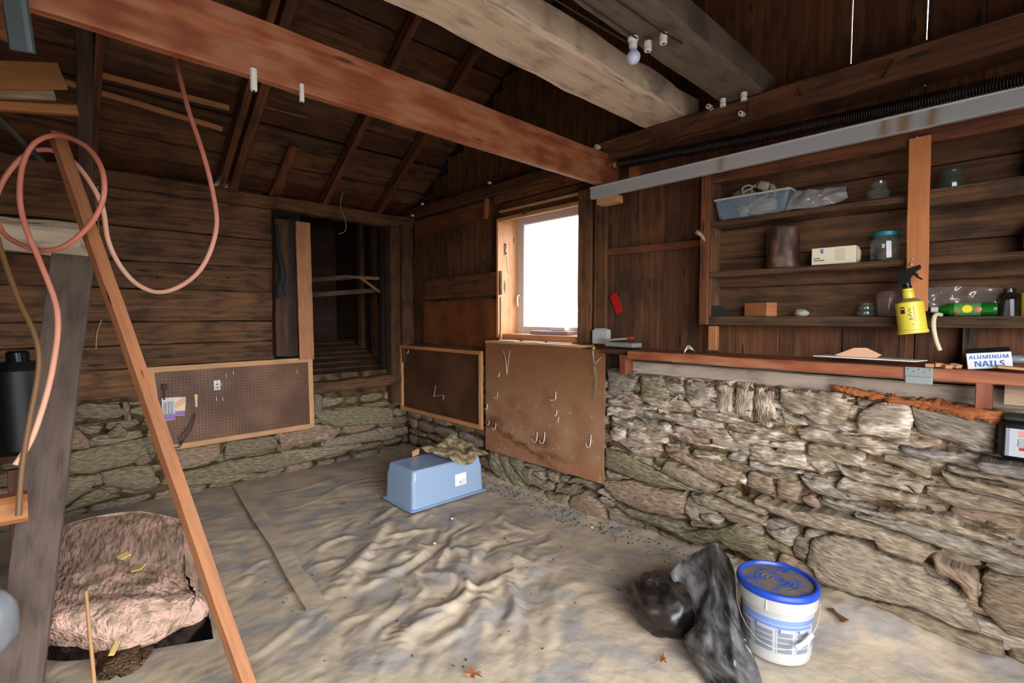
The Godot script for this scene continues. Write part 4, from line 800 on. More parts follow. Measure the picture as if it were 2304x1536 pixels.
		if hue == 0.0:
			obj("blister", cbox(q[4] * 0.8, q[5] * 0.55, 0.02, 0.006).mesh(true), pane_mat(Color(0.9, 0.9, 0.92), 0.25), pk, turned(Vector3(0, 0.01, 0.012)))
			for k in 3:
				obj("drill_bit", tube(PackedVector3Array([Vector3(-0.02 + 0.02 * k, -0.04, 0.01), Vector3(-0.02 + 0.02 * k, 0.05, 0.01)]), 0.004, 6).mesh(), T.steel, pk)
		else:
			obj("print", slab(PackedVector2Array([Vector2(-0.04, -0.02), Vector2(0.04, 0.03), Vector2(0.04, 0.07), Vector2(0.02, 0.077), Vector2(-0.04, 0.02)]), 0.001).mesh(true), mat(Color(0.86, 0.62, 0.55), 0.5), pk, turned(Vector3(0, 0, 0.0026)))
	var sc := thing("scraper", "small scraper with a cream handle hanging on the far pegboard", "scraper", Vector3(0.899, 0.795, -4.790))
	obj("handle", slab(PackedVector2Array([Vector2(-0.010, -0.045), Vector2(0.010, -0.045), Vector2(0.008, -0.01), Vector2(0.013, 0.05), Vector2(0.010, 0.062), Vector2(-0.010, 0.062), Vector2(-0.013, 0.05), Vector2(-0.008, -0.01)]), 0.016).mesh(true), mat(Color(0.80, 0.70, 0.46), 0.5), sc)
	obj("blade", slab(PackedVector2Array([Vector2(-0.008, -0.05), Vector2(0.008, -0.05), Vector2(0.018, -0.085), Vector2(-0.018, -0.085)]), 0.003).mesh(true), mat(Color(0.35, 0.28, 0.22), 0.5, 0.6), sc)
	var br2 := thing("paint_brush", "dark thin brush hanging at the upper left of the far pegboard", "brush", Vector3(0.678, 0.886, -4.790))
	obj("handle", tube(PackedVector3Array([Vector3(0, -0.05, 0.01), Vector3(0.002, 0.03, 0.012)]), 0.007, 7).mesh(), mat(Color(0.25, 0.14, 0.08), 0.5), br2)
	obj("ferrule", cbox(0.035, 0.045, 0.012, 0.003).mesh(true), T.steel, br2, turned(Vector3(0.004, 0.055, 0.014)))
	var wb := Geo.new()
	for i in 7:
		var o := rng.randf_range(-0.02, 0.02)
		tube(smooth_path([Vector3(0.887, 0.695, -4.790) + Vector3(o * 0.4, 0, 0), Vector3(0.848, 0.590, -4.785) + Vector3(o, 0, 0.004 * i), Vector3(0.796, 0.508, -4.770) + Vector3(o * 1.6, 0, 0), Vector3(0.769, 0.443, -4.765) + Vector3(-o, 0.01 * (i % 3), 0.005 * i)]), 0.0018, 5, wb)
	tag(obj("wire_bundle", wb.mesh(), T.black, self), "tangle of thin black wires hanging low on the far pegboard over its frame", "wires")
	tag(board("loose_board", self, Vector3(1.797, 2.390, -4.760), Vector3(1.808, 1.097, -4.760), 0.135, 0.024, T.pine, Vector3.RIGHT, 0.004, Color(0.80, 0.66, 0.58)), "pale upright board standing at the left of the back-room doorway", "board")
	tag(obj("dark_strap", tube(smooth_path([Vector3(1.556, 2.335, -4.740), Vector3(1.559, 2.114, -4.720), Vector3(1.580, 1.955, -4.700), Vector3(1.585, 1.855, -4.700), Vector3(1.552, 1.753, -4.700), Vector3(1.566, 1.681, -4.700)]), 0.016, 7, null, Color.WHITE, 0.05).mesh(), mat(Color(0.10, 0.11, 0.13), 0.8), self), "dark cloth strap hanging on the post left of the back-room doorway", "strap")
	var rb := thing("shelf_bracket", "white-painted shelf bracket and slats inside the dark back-room doorway", "bracket", Vector3(2.763, 1.864, -5.050))
	board("arm", rb, Vector3(0.0, 0.065, 0), Vector3(-0.32, 0.075, -0.12), 0.035, 0.02, T.old, Vector3.UP, 0.002, Color(1.5, 1.55, 1.6))
	board("brace", rb, Vector3(-0.01, -0.09, 0), Vector3(-0.21, 0.06, -0.06), 0.03, 0.02, T.old, Vector3.UP, 0.002, Color(1.7, 1.75, 1.8))
	board("upright", rb, Vector3(0, -0.13, 0), Vector3(0, 0.07, 0), 0.035, 0.02, T.old, Vector3.RIGHT, 0.002, Color(1.2, 1.25, 1.3))
	board("slat", rb, Vector3(-0.30, 0.075, -0.12), Vector3(-1.05, -0.01, -0.55), 0.05, 0.02, T.old, Vector3.UP, 0.003, Color(0.75, 0.8, 0.85))
	board("slat", rb, Vector3(0.0, -0.06, -0.15), Vector3(-1.0, -0.16, -0.55), 0.05, 0.02, T.old, Vector3.UP, 0.003, Color(0.75, 0.8, 0.85))

func counter() -> void:
	var c := thing("wall_counter", "narrow red-edged wooden counter ledge running under the wall shelf", "counter", Vector3(2.90, 1.10, -0.7))
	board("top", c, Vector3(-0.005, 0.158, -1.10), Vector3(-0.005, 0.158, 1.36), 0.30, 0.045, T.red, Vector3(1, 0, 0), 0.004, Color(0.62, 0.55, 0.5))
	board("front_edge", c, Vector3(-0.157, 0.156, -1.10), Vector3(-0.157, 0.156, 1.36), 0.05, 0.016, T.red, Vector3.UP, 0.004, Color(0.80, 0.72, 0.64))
	board("top", c, Vector3(0.02, 0.165, -1.36), Vector3(0.02, 0.165, -1.10), 0.24, 0.03, T.old, Vector3(1, 0, 0), 0.004, Color(0.55, 0.5, 0.45))
	board("cleat", c, Vector3(2.820, 1.250, -1.865) - Vector3(2.90, 1.10, -0.7), Vector3(2.820, 1.122, -1.863) - Vector3(2.90, 1.10, -0.7), 0.05, 0.09, T.red, Vector3(0, 0, 1), 0.006, Color(0.55, 0.45, 0.42))
	board("cleat", c, Vector3(2.800, 1.239, -0.127) - Vector3(2.90, 1.10, -0.7), Vector3(2.800, 1.132, -0.126) - Vector3(2.90, 1.10, -0.7), 0.05, 0.12, T.red, Vector3(0, 0, 1), 0.004, Color(0.62, 0.5, 0.45))
	board("sill_beam", c, Vector3(0.115, 0.125, -1.24), Vector3(0.115, 0.125, 1.36), 0.05, 0.07, T.pale, Vector3.UP, 0.003, Color(0.60, 0.60, 0.62))
	board("sill_beam", c, Vector3(0.105, 0.055, -1.24), Vector3(0.105, 0.05, 1.36), 0.085, 0.09, T.pale, Vector3.UP, 0.006, Color(0.86, 0.90, 0.97), 0.008)
	board("end_board", c, Vector3(-0.03, 0.085, 0.63), Vector3(-0.03, 0.085, 1.36), 0.09, 0.03, T.pale, Vector3.UP, 0.004, Color(0.75, 0.68, 0.62))
	board("splinter", c, Vector3(0.02, 0.115, -1.20), Vector3(0.02, 0.118, -0.90), 0.02, 0.05, T.old, Vector3.UP, 0.006, Color(1.0, 0.95, 0.9))
	# squeezed-out orange foam under the sill
	var g := Geo.new()
	var path := smooth_path([Vector3(2.900, 1.142, -0.676), Vector3(2.900, 1.119, -0.527), Vector3(2.900, 1.108, -0.391), Vector3(2.900, 1.099, -0.265), Vector3(2.890, 1.091, -0.177), Vector3(2.900, 1.078, -0.100)], 11)
	for i in path.size():
		var r := 0.010 + 0.010 * float(i) / path.size() + 0.022 * nz.get_noise_2d(i * 38.0, 5.0)
		if r < 0.006:
			continue
		blob(Vector3(0.022, maxf(r, 0.007), rng.randf_range(0.022, 0.04)), 0.6, 1.6, i * 7.0, 9, 7, g, path[i] + Vector3(0.01, 0.006 * nz.get_noise_2d(i * 90.0, 77.0), 0), Color(1, 1, 1) * rng.randf_range(0.75, 1.05))
	tag(obj("spray_foam", g.mesh(), mat(Color(0.66, 0.38, 0.20), 0.8), self), "lumpy orange spray foam squeezed out between the sill beam and the stones", "foam")
	counter_things()

func counter_things() -> void:
	var zb := thing("strap_plate", "galvanised metal plate with nail holes on the counter edge under the yellow bottle", "bracket", Vector3(2.730, 1.247, -0.331))
	var hh := Vector3(2.730, 1.282, -0.332).y - Vector3(2.730, 1.209, -0.330).y
	var ww := Vector3(2.730, 1.251, -0.283).z - Vector3(2.730, 1.243, -0.378).z
	obj("plate", cbox(ww, hh * 0.55, 0.004, 0.0015).mesh(true), mat(Color(0.55, 0.58, 0.57), 0.5, 0.4), zb, Transform3D(Basis(Vector3(0, 0, 1), Vector3.UP, Vector3(-1, 0, 0)), Vector3(0, hh * 0.22, 0)))
	obj("fold", cbox(ww, hh * 0.5, 0.012, 0.005).mesh(true), mat(Color(0.58, 0.61, 0.60), 0.45, 0.4), zb, Transform3D(Basis(Vector3(0, 0, 1), Vector3.UP, Vector3(-1, 0, 0)), Vector3(0, -hh * 0.26, 0)))
	for i in 5:
		obj("nail_hole", lathe([Vector2(0, 0), Vector2(0.0025, 0), Vector2(0, 0.0008)], 8).mesh(true), T.black, zb, Transform3D(Basis(Vector3(0, 0, 1), Vector3(-1, 0, 0), Vector3(0, 1, 0)), Vector3(-0.0022, hh * (0.38 if i % 2 == 0 else 0.24), ww * (i - 2) * 0.19)))
	# box of nails
	var p := Vector3(2.820, 1.293, -0.122)
	var nb := thing("nail_box", "small white carton printed ALUMINUM NAILS in blue, standing tilted on the counter", "box", p)
	var k := (Vector3(2.820, 1.353, -0.060).z - Vector3(2.820, 1.337, -0.194).z)
	var bas := Basis(Vector3(0, 0, 1), Vector3.UP, Vector3(-1, 0, 0)) * Basis.from_euler(Vector3(0.16, 0.08, 0.12))
	var bh := k * 0.50
	obj("carton", cbox(k, bh, 0.09, 0.002).mesh(true), mat(Color(0.90, 0.90, 0.89), 0.5), nb, Transform3D(bas, Vector3(0.03, bh * 0.53, 0)))
	obj("flap", cbox(k * 0.99, 0.002, 0.085, 0.0005).mesh(true), mat(Color(0.12, 0.13, 0.17), 0.6), nb, Transform3D(bas, Vector3(0.03, bh * 0.53, 0) + bas * Vector3(0, bh * 0.5 + 0.001, 0)))
	var blue := mat(Color(0.16, 0.42, 0.70), 0.5)
	blue.albedo_color = Color(0.16, 0.42, 0.70)
	blue.vertex_color_use_as_albedo = false
	for q in [["ALUMINUM", 0.25, 0.88], ["NAILS", -0.18, 0.66]]:
		var tm := text_mesh(q[0], k * q[2])
		obj("lettering", tm, blue, nb, Transform3D(bas, Vector3(0.03, bh * 0.53, 0) + bas * Vector3(0, bh * q[1], 0.0458)))
	# things left of it
	for i in 4:
		tag(obj("wood_scrap", cbox(0.03, 0.016, 0.03, 0.002).mesh(true), T.pine, self, turned(Vector3(2.800, 1.289, -0.303) + Vector3(0.01 * (i % 2), 0.004 * (i % 2), 0.028 * i), Vector3(0, 20 * i, 4 * i))), ["first", "second", "third", "fourth"][i] + " from the left of the small wood scraps in front of the nail box", "wood scrap", "wood scraps on the counter")
	var ps := PackedVector2Array([Vector2(-0.10, -0.012), Vector2(-0.02, 0.028), Vector2(0.03, 0.03), Vector2(0.09, 0.0), Vector2(0.06, -0.022), Vector2(-0.03, -0.02)])
	tag(obj("shard", slab(ps, 0.006).mesh(true), mat(Color(0.86, 0.66, 0.52), 0.8), self, Transform3D(Basis(Vector3(0, 0, 1), Vector3(0.2, 0.97, 0).normalized(), Vector3(-0.97, 0.2, 0).normalized()), Vector3(2.840, 1.323, -0.571))), "peach-coloured flat shard lying on the papers on the counter", "shard")
	var pp := obj("paper", slab(PackedVector2Array([Vector2(-0.20, -0.06), Vector2(0.2, -0.09), Vector2(0.23, 0.02), Vector2(-0.17, 0.06)]), 0.004).mesh(true), T.white, self, Transform3D(Basis(Vector3(0, 0, 1), Vector3(1, 0, 0), Vector3(0, 1, 0)), Vector3(2.830, 1.305, -0.546) * 1.0 + Vector3(0, 0.002, 0)))
	tag(pp, "white and grey papers lying flat on the counter under the peach shard", "paper")
	tag(obj("flat_stick", cbox(0.13, 0.01, 0.05, 0.002).mesh(true), T.pine, self, turned(Vector3(2.775, 1.298, -0.027), Vector3(0, 90, 3))), "pale flat wood piece on the counter right of the nail box", "wood scrap")
	tag(obj("glass_lens", blob(Vector3(0.035, 0.018, 0.04), 0.02, 1.0, 3.0, 16, 10).mesh(), mat(Color(0.55, 0.57, 0.58), 0.08), self, turned(Vector3(2.860, 1.329, -0.034))), "smooth grey glassy lump on the counter at the right picture edge", "glass")
	var tu := mat(Color(0.78, 0.74, 0.62), 0.55)
	tag(obj("plastic_tube", tube(smooth_path([Vector3(2.860, 1.510, -0.279), Vector3(2.820, 1.510, -0.292), Vector3(2.800, 1.487, -0.296), Vector3(2.800, 1.438, -0.293), Vector3(2.800, 1.391, -0.283), Vector3(2.800, 1.356, -0.271)]), 0.0085, 10).mesh(), tu, self), "off-white plastic tube bent down over the lowest shelf edge beside the yellow bottle", "tube")
	# left end
	var wbx := thing("open_carton", "small torn white carton standing at the left end of the counter by the window", "box", Vector3(2.930, 1.297, -2.149))
	obj("carton", cbox(0.13, 0.10, 0.05, 0.003).mesh(true), mat(Color(0.66, 0.66, 0.65), 0.7), wbx, Transform3D(Basis(Vector3(0, 0, 1), Vector3.UP, Vector3(-1, 0, 0)), Vector3(0, 0.06, 0)))
	obj("torn_edge", blob(Vector3(0.02, 0.012, 0.06), 0.5, 2.0, 4.0).mesh(true), mat(Color(0.66, 0.66, 0.65), 0.7), wbx, turned(Vector3(0, 0.11, 0)))
	tag(obj("flat_carton", cbox(0.24, 0.03, 0.10, 0.003).mesh(true), mat(Color(0.52, 0.51, 0.50), 0.7), self, turned(Vector3(2.900, 1.310, -1.943), Vector3(0, 84, 0))), "flat grey carton lying at the left end of the counter", "box")
	var kn := thing("utility_knife", "old folding knife with a red tip lying on the flat grey carton", "knife", Vector3(2.880, 1.331, -1.974))
	obj("handle", tube(smooth_path([Vector3(0, 0.0, -0.13), Vector3(-0.01, 0.012, -0.03), Vector3(0, 0.024, 0.09)]), 0.008, 8).mesh(), mat(Color(0.62, 0.56, 0.50), 0.6), kn)
	obj("tip", blob(Vector3(0.012, 0.012, 0.03), 0.05, 1.0, 0.0, 10, 7, null, Vector3(0, 0.027, 0.10)).mesh(), mat(Color(0.62, 0.2, 0.16), 0.5), kn)
	obj("blade", cbox(0.004, 0.03, 0.07, 0.001).mesh(true), T.metal, kn, turned(Vector3(0, -0.005, -0.12), Vector3(20, 0, 0)))
	tag(obj("red_tag", cbox(0.062, 0.15, 0.004, 0.001).mesh(true), mat(Color(0.68, 0.06, 0.05), 0.6), self, Transform3D(Basis(Vector3(0, 0, 1), Vector3.UP, Vector3(-1, 0, 0)) * Basis.from_euler(Vector3(0, 0, 0.42)), Vector3(3.035, 1.600, -2.095))), "red rectangular tag nailed askew on the wall right of the window", "tag")
	var wg := Geo.new()
	for i in 3:
		tube(smooth_path([Vector3(2.880, 1.277, -1.485), Vector3(2.900, 1.304, -1.469) + Vector3(0, 0.01 * i, 0), Vector3(2.920, 1.291, -1.439), Vector3(2.860, 1.277, -1.397)]), 0.0016, 5, wg)
	tag(obj("wire_scrap", wg.mesh(), T.hook, self), "little tangle of bare wire on the counter below the shelf's left end", "wire")

func text_mesh(s: String, width: float) -> Mesh:
	var f := SystemFont.new()
	f.font_names = PackedStringArray(["Droid Sans"])
	f.font_weight = 700
	var t := TextMesh.new()
	t.text = s
	t.font = f
	t.font_size = 40
	t.depth = 0.0006
	t.pixel_size = 0.001
	var w := t.get_aabb().size.x
	t.pixel_size = 0.001 * width / maxf(w, 1e-4)
	return t

func door_hardware() -> void:
	# overhead door track
	var tk := thing("door_track", "galvanised steel overhead-door track running along the right wall below the spring", "track", Vector3(2.75, 2.348, -0.745))
	var g := board_geo(2.75, 0.078, 0.0025, 0.0, 0.0005, Color.WHITE, 150)
	for i in g.v.size():
		var zz := g.v[i].x
		var n := nz.get_noise_2d(zz * 1500.0, g.v[i].y * 1500.0)
		var r := 0.0
		for q in [-0.47, 0.26, 0.33, 0.42]:
			r = maxf(r, 1.0 - absf(zz - q) / 0.028 + n * 0.7)
		g.c[i] = Color.WHITE.lerp(Color(0.62, 0.38, 0.12), clampf(r, 0.0, 0.85))
	var gm := mat(Color(0.74, 0.75, 0.77), 0.36, 0.35)
	var rot := Transform3D(Basis(Vector3(0, 0, 1), Vector3.UP, Vector3(-1, 0, 0)), Vector3(0, 0, 0))
	obj("web", g.mesh(true), gm, tk, rot)
	obj("upper_lip", cbox(2.75, 0.004, 0.03, 0.001).mesh(true), gm, tk, rot * turned(Vector3(0, 0.038, -0.014)))
	obj("upper_lip", tube(PackedVector3Array([Vector3(-1.375, 0.034, 0.002), Vector3(1.375, 0.034, 0.002)]), 0.006, 8).mesh(), gm, tk, rot)
	obj("lower_lip", cbox(2.75, 0.004, 0.03, 0.001).mesh(true), gm, tk, rot * turned(Vector3(0, -0.038, -0.014)))
	obj("bolt", lathe([Vector2(0, 0), Vector2(0.006, 0), Vector2(0.006, 0.004), Vector2(0, 0.006)], 8).mesh(true), T.metal, tk, rot * Transform3D(Basis(Vector3(1, 0, 0), Vector3(0, 0, 1), Vector3(0, -1, 0)), Vector3(-1.22, 0.0, 0.002)))
	tag(obj("wood_block", board_geo(0.15, 0.05, 0.09, 0.003, 0.004).mesh(true), T.pine, self, turned(Vector3(2.790, 2.303, -2.039) + Vector3(0.03, -0.012, 0.03), Vector3(0, 90, 0))), "pale wood block under the far end of the door track", "wood block")
	tag(obj("wood_block", board_geo(0.07, 0.08, 0.03, 0.003, 0.003, Color(0.75, 0.5, 0.36)).mesh(true), T.pine, self, turned(Vector3(3.025, 2.507, -1.952), Vector3(0, 90, 0))), "small brown wood block on the wall above the track by the red joist end", "wood block")
	# long extension spring
	var sp := thing("extension_spring", "long dark garage-door extension spring stretched along the girt", "spring", Vector3(2.74, 2.50, -1.0))
	var base := Vector3(2.74, 2.50, -1.0)
	var path := PackedVector3Array()
	var a := Vector3(2.740, 2.493, -1.885) - base
	var b := Vector3(2.740, 2.413, -0.122) - base
	b += (b - a) * 0.13
	var n := 205
	for i in n * 12 + 1:
		var f := float(i) / (n * 12)
		var t := f
		var c := a.lerp(b, t) + Vector3(0, -0.012 * sin(PI * f) + 0.006 * exp(-pow((f - 0.20) / 0.03, 2.0)), 0)
		var an := TAU * i / 12.0
		path.append(c + Vector3(cos(an), sin(an), 0) * 0.0275)
	obj("coil", tube(path, 0.0033, 5).mesh(), mat(Color(0.20, 0.17, 0.16), 0.28, 0.85), sp)
	var brs := mat(Color(0.70, 0.62, 0.30), 0.4, 0.7)
	var hk := []
	for i in 14:
		var an := TAU * i / 7.0
		hk.append(a + Vector3(cos(an) * 0.018, sin(an) * 0.018, -0.012 - 0.0015 * i))
	hk.append(a + Vector3(0, 0, -0.05))
	hk.append(a + Vector3(0.0, 0.012, -0.065))
	hk.append(a + Vector3(0.01, 0.0, -0.08))
	obj("end_hook", tube(smooth_path(hk, 3), 0.0032, 6).mesh(), brs, sp)

# ---------------------------------------------------------------- the wall shelf and what stands on it
func shelf_unit() -> void:
	var s := thing("wall_shelf", "long open wooden wall shelf with three tiers above the counter", "shelf", Vector3(2.95, 1.45, -0.5))
	var o := Vector3(2.95, 1.45, -0.5)
	var z0 := -1.385
	var z1 := 0.42
	board("stile", s, Vector3(2.88, 1.455, z0 + 0.025) - o, Vector3(2.88, 2.37, z0 + 0.025) - o, 0.055, 0.03, T.brown, Vector3(0, 0, 1), 0.003, Color(1.7, 1.35, 1.15))
	board("side_board", s, Vector3(2.965, 1.455, z0 + 0.04) - o, Vector3(2.965, 2.35, z0 + 0.04) - o, 0.14, 0.022, T.old, Vector3(1, 0, 0), 0.003, Color(1.15, 1.0, 0.85))
	board("top_board", s, Vector3(2.89, 2.335, z0) - o, Vector3(2.89, 2.315, z1) - o, 0.10, 0.03, T.brown, Vector3.UP, 0.006, Color(1.45, 1.1, 0.95))
	for i in 5:
		var y := 1.50 + 0.176 * (i + 0.5)
		board("back_board", s, Vector3(3.03, y, z0 + 0.05) - o, Vector3(3.03, y - 0.008, z1) - o, 0.170, 0.022, T.old, Vector3.UP, 0.006, vary(Color(0.80, 0.66, 0.50), 0.15), 0.004)
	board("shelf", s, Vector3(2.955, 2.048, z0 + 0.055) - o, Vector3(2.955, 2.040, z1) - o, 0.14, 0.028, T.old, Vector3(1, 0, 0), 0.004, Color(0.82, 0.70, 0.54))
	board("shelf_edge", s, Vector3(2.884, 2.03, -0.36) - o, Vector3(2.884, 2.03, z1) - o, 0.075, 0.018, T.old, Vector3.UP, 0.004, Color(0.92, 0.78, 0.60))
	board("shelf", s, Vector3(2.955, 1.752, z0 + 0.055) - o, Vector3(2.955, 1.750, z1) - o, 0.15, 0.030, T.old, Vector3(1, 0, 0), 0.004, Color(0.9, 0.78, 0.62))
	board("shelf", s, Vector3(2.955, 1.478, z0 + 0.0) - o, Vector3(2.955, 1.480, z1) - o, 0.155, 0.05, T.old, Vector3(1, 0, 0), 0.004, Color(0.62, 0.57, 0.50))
	var br := board("brace", s, Vector3(2.862, 2.299, -0.376) - o, Vector3(2.862, 1.526, -0.364) - o, 0.078, 0.018, T.pine, Vector3(0, 0, 1), 0.003, Color(0.92, 0.62, 0.40))
	br.set_meta("label", "orange-brown upright brace board")
	board("leg", s, Vector3(2.930, 1.446, -1.323) - o, Vector3(2.930, 1.301, -1.323) - o, 0.05, 0.04, T.pine, Vector3(0, 0, 1), 0.003, Color(0.72, 0.60, 0.48))
	board("leg", s, Vector3(3.0, 1.28, -0.19) - o, Vector3(3.0, 1.46, -0.19) - o, 0.05, 0.04, T.old, Vector3(0, 0, 1), 0.003)
	for q in [[2.30, 0], [1.76, 0]]:
		obj("screw_head", lathe([Vector2(0, 0), Vector2(0.004, 0), Vector2(0.003, 0.002), Vector2(0, 0.003)], 8).mesh(true), T.hook, s, Transform3D(Basis(Vector3(0, 0, 1), Vector3(-1, 0, 0), Vector3(0, -1, 0)), Vector3(2.852, q[0], -0.385) - o))
	# knobs on the left stile
	tag(obj("twig_hook", tube(smooth_path([Vector3(2.870, 1.957, -1.363), Vector3(2.840, 1.981, -1.368), Vector3(2.800, 2.000, -1.376)]), 0.008, 8, null, Color.WHITE, 0.013).mesh(), mat(Color(0.60, 0.52, 0.45), 0.7), self), "knobbly grey peg sticking out of the shelf's left upright", "peg")

func glass() -> StandardMaterial3D:
	return pane_mat(Color(0.62, 0.68, 0.66), 0.10, 0.04)

func jar(called: String, label: String, at: Vector3, prof: Array, m: Material, seg := 24, grp := "") -> Node3D:
	var th := thing(called, label, "jar", at, grp)
	obj("glass", lathe(prof, seg).mesh(false), m, th)
	return th

func small_things() -> void:
	var gm := glass()
	var bs := Basis(Vector3(0, 0, 1), Vector3.UP, Vector3(-1, 0, 0))
	# top shelf
	var yt := 2.064
	var z_l := Vector3(2.890, 2.110, -1.316).z
	var z_r := Vector3(2.890, 2.072, -0.911).z
	var tb := thing("plastic_tub", "open translucent blue-grey plastic tub holding cord and rags on the top shelf", "tub", Vector3(2.935, yt, (z_l + z_r) / 2.0))
	var L := z_r - z_l
	var tub := pane_mat(Color(0.50, 0.57, 0.64), 0.50, 0.3)
	var g := Geo.new()
	rrect(g, [[0.0, 0.0, 0.004], [L * 0.42, 0.042, 0.0], [L * 0.45, 0.046, 0.02], [L * 0.50, 0.052, 0.118]], 0.018, bs)
	obj("body", g.mesh(false, false), tub, tb)
	g = Geo.new()
	rrect(g, [[L * 0.50, 0.052, 0.112], [L * 0.515, 0.060, 0.113], [L * 0.518, 0.062, 0.121], [L * 0.50, 0.054, 0.124], [L * 0.49, 0.050, 0.115]], 0.02, bs)
	obj("rim", g.mesh(false, false), mat(Color(0.66, 0.66, 0.62), 0.5), tb)
	var rag := mat(Color(0.74, 0.68, 0.56), 0.9)
	tag(obj("rag", blob(Vector3(0.034, 0.045, 0.075), 0.35, 1.6, 12.0, 16, 10).mesh(), rag, self, turned(tb.position + Vector3(0, 0.055, 0.05))), "cream rag bundled inside the plastic tub on the top shelf", "rag")
	tag(obj("rag", blob(Vector3(0.032, 0.035, 0.035), 0.35, 1.8, 31.0, 14, 9).mesh(), rag, self, turned(tb.position + Vector3(0, 0.04, -0.05))), "small pale rag lump in the plastic tub, left of the larger one", "rag")
	var cd := thing("cord", "grey looped electric cord with a plug body sticking out of the plastic tub", "cord", tb.position + Vector3(0, 0.12, 0))
	var pts := []
	for i in 40:
		var a := TAU * i / 13.0
		var r := 0.055 + 0.012 * sin(i * 1.7)
		pts.append(Vector3(0.014 * sin(i * 0.9), 0.012 + r * 0.9 * sin(a), -0.01 + 0.0016 * i + r * cos(a) * 1.1))
	pts.append(Vector3(0, 0.045, 0.10))
	pts.append(Vector3(0, 0.0, 0.125))
	obj("loops", tube(smooth_path(pts, 3), 0.0055, 7).mesh(), mat(Color(0.62, 0.57, 0.49), 0.6), cd)
	obj("plug", cbox(0.04, 0.05, 0.065, 0.012).mesh(), mat(Color(0.60, 0.56, 0.50), 0.6), cd, turned(Vector3(0, 0.045, 0.055), Vector3(25, 0, 0)))
	obj("coil_body", blob(Vector3(0.03, 0.055, 0.075), 0.12, 1.2, 8.0).mesh(), mat(Color(0.40, 0.37, 0.34), 0.7), cd, turned(Vector3(0.015, 0.0, -0.06)))
	var film := pane_mat(Color(0.70, 0.70, 0.72), 0.38, 0.15)
	tag(obj("plastic_bag", crumple([Vector3(2.900, 2.065, -0.931), Vector3(2.900, 2.059, -0.760), Vector3(2.920, 2.085, -0.654)], [Vector3(2.900, 2.158, -0.886), Vector3(2.900, 2.145, -0.763), Vector3(2.920, 2.158, -0.662)], 0.022, 55.0).mesh(false, false), film, self), "crumpled clear plastic bag flattened on the top shelf right of the tub", "plastic bag")
	var j := jar("glass_jar", "small clear glass jar with a threaded neck standing alone on the top shelf", Vector3(2.95, yt, Vector3(2.950, 2.107, -0.536).z), [Vector2(0, 0.002), Vector2(0.042, 0.002), Vector2(0.046, 0.012), Vector2(0.046, 0.04), Vector2(0.030, 0.06), Vector2(0.029, 0.066), Vector2(0.034, 0.068), Vector2(0.034, 0.074), Vector2(0.030, 0.076), Vector2(0.031, 0.088)], gm)
	j = jar("glass_insulator", "greenish glass insulator with ridges on the top shelf right of the brace", Vector3(2.95, yt - 0.006, Vector3(2.950, 2.118, -0.273).z), [Vector2(0, 0.002), Vector2(0.050, 0.002), Vector2(0.052, 0.03), Vector2(0.044, 0.05), Vector2(0.036, 0.056), Vector2(0.036, 0.062), Vector2(0.041, 0.066), Vector2(0.041, 0.076), Vector2(0.037, 0.080), Vector2(0.039, 0.088), Vector2(0.030, 0.10), Vector2(0.0, 0.106)], pane_mat(Color(0.25, 0.34, 0.30), 0.40, 0.06))
	j = jar("glass_vial", "tiny clear glass vial in the left corner of the top shelf", Vector3(3.0, yt, Vector3(3.000, 2.231, -1.314).z), [Vector2(0, 0.0), Vector2(0.017, 0.0), Vector2(0.017, 0.08), Vector2(0.010, 0.095), Vector2(0.012, 0.10), Vector2(0.012, 0.115)], gm)
	# middle shelf
	var ym := 1.768
	var cz := Vector3(2.940, 1.895, -0.959).z
	var cr := absf(Vector3(2.940, 1.886, -0.869).z - Vector3(2.940, 1.905, -1.054).z) * 0.5 * 0.90
	var can := thing("rusty_can", "tall dull rusty tin can on the middle shelf", "can", Vector3(2.955, ym, cz))
	var rust := mat(Color.WHITE, 0.6, 0.25, noise_tex(256, 256, 71, 0.02, [Color(0.20, 0.13, 0.10), Color(0.34, 0.24, 0.19), Color(0.50, 0.42, 0.37)], [0.3, 0.55, 0.9], 5))
	obj("body", lathe([Vector2(0, 0.0), Vector2(cr, 0.0), Vector2(cr, 0.006), Vector2(cr * 0.97, 0.008), Vector2(cr * 0.97, 0.205), Vector2(cr, 0.207), Vector2(cr, 0.213), Vector2(cr * 0.94, 0.213), Vector2(cr * 0.94, 0.19), Vector2(0, 0.19)], 36).mesh(false), rust, can)
	var bz0 := Vector3(2.900, 1.829, -0.802).z
	var bz1 := Vector3(2.900, 1.811, -0.611).z
	var bw := bz1 - bz0
	var bh := Vector3(2.900, 1.860, -0.706).y - Vector3(2.900, 1.775, -0.704).y
	var pb := thing("paper_box", "white printed carton with a small blue emblem on the middle shelf", "box", Vector3(2.935, ym + bh / 2.0, (bz0 + bz1) / 2.0))
	obj("carton", cbox(bw, bh, 0.07, 0.002).mesh(true), mat(Color(0.86, 0.82, 0.72), 0.6), pb, Transform3D(bs, Vector3.ZERO))
	var ink := mat(Color(0.42, 0.40, 0.38), 0.6)
	for i in 8:
		obj("print_line", cbox(bw * (0.22 + 0.05 * ((i * 3) % 3)), 0.0022, 0.0006, 0.0002).mesh(true), mat(Color(0.60, 0.57, 0.52), 0.6), pb, Transform3D(bs, bs * Vector3(bw * 0.16, bh * (0.32 - 0.085 * i), 0.0354)))
	obj("print_line", cbox(bw * 0.16, 0.006, 0.0006, 0.0002).mesh(true), ink, pb, Transform3D(bs, bs * Vector3(-bw * 0.37, -bh * 0.12, 0.0354)))
	obj("print_line", cbox(bw * 0.26, 0.006, 0.0006, 0.0002).mesh(true), ink, pb, Transform3D(bs, bs * Vector3(-bw * 0.32, -bh * 0.25, 0.0354)))
	var bl := mat(Color(0.20, 0.38, 0.62), 0.5)
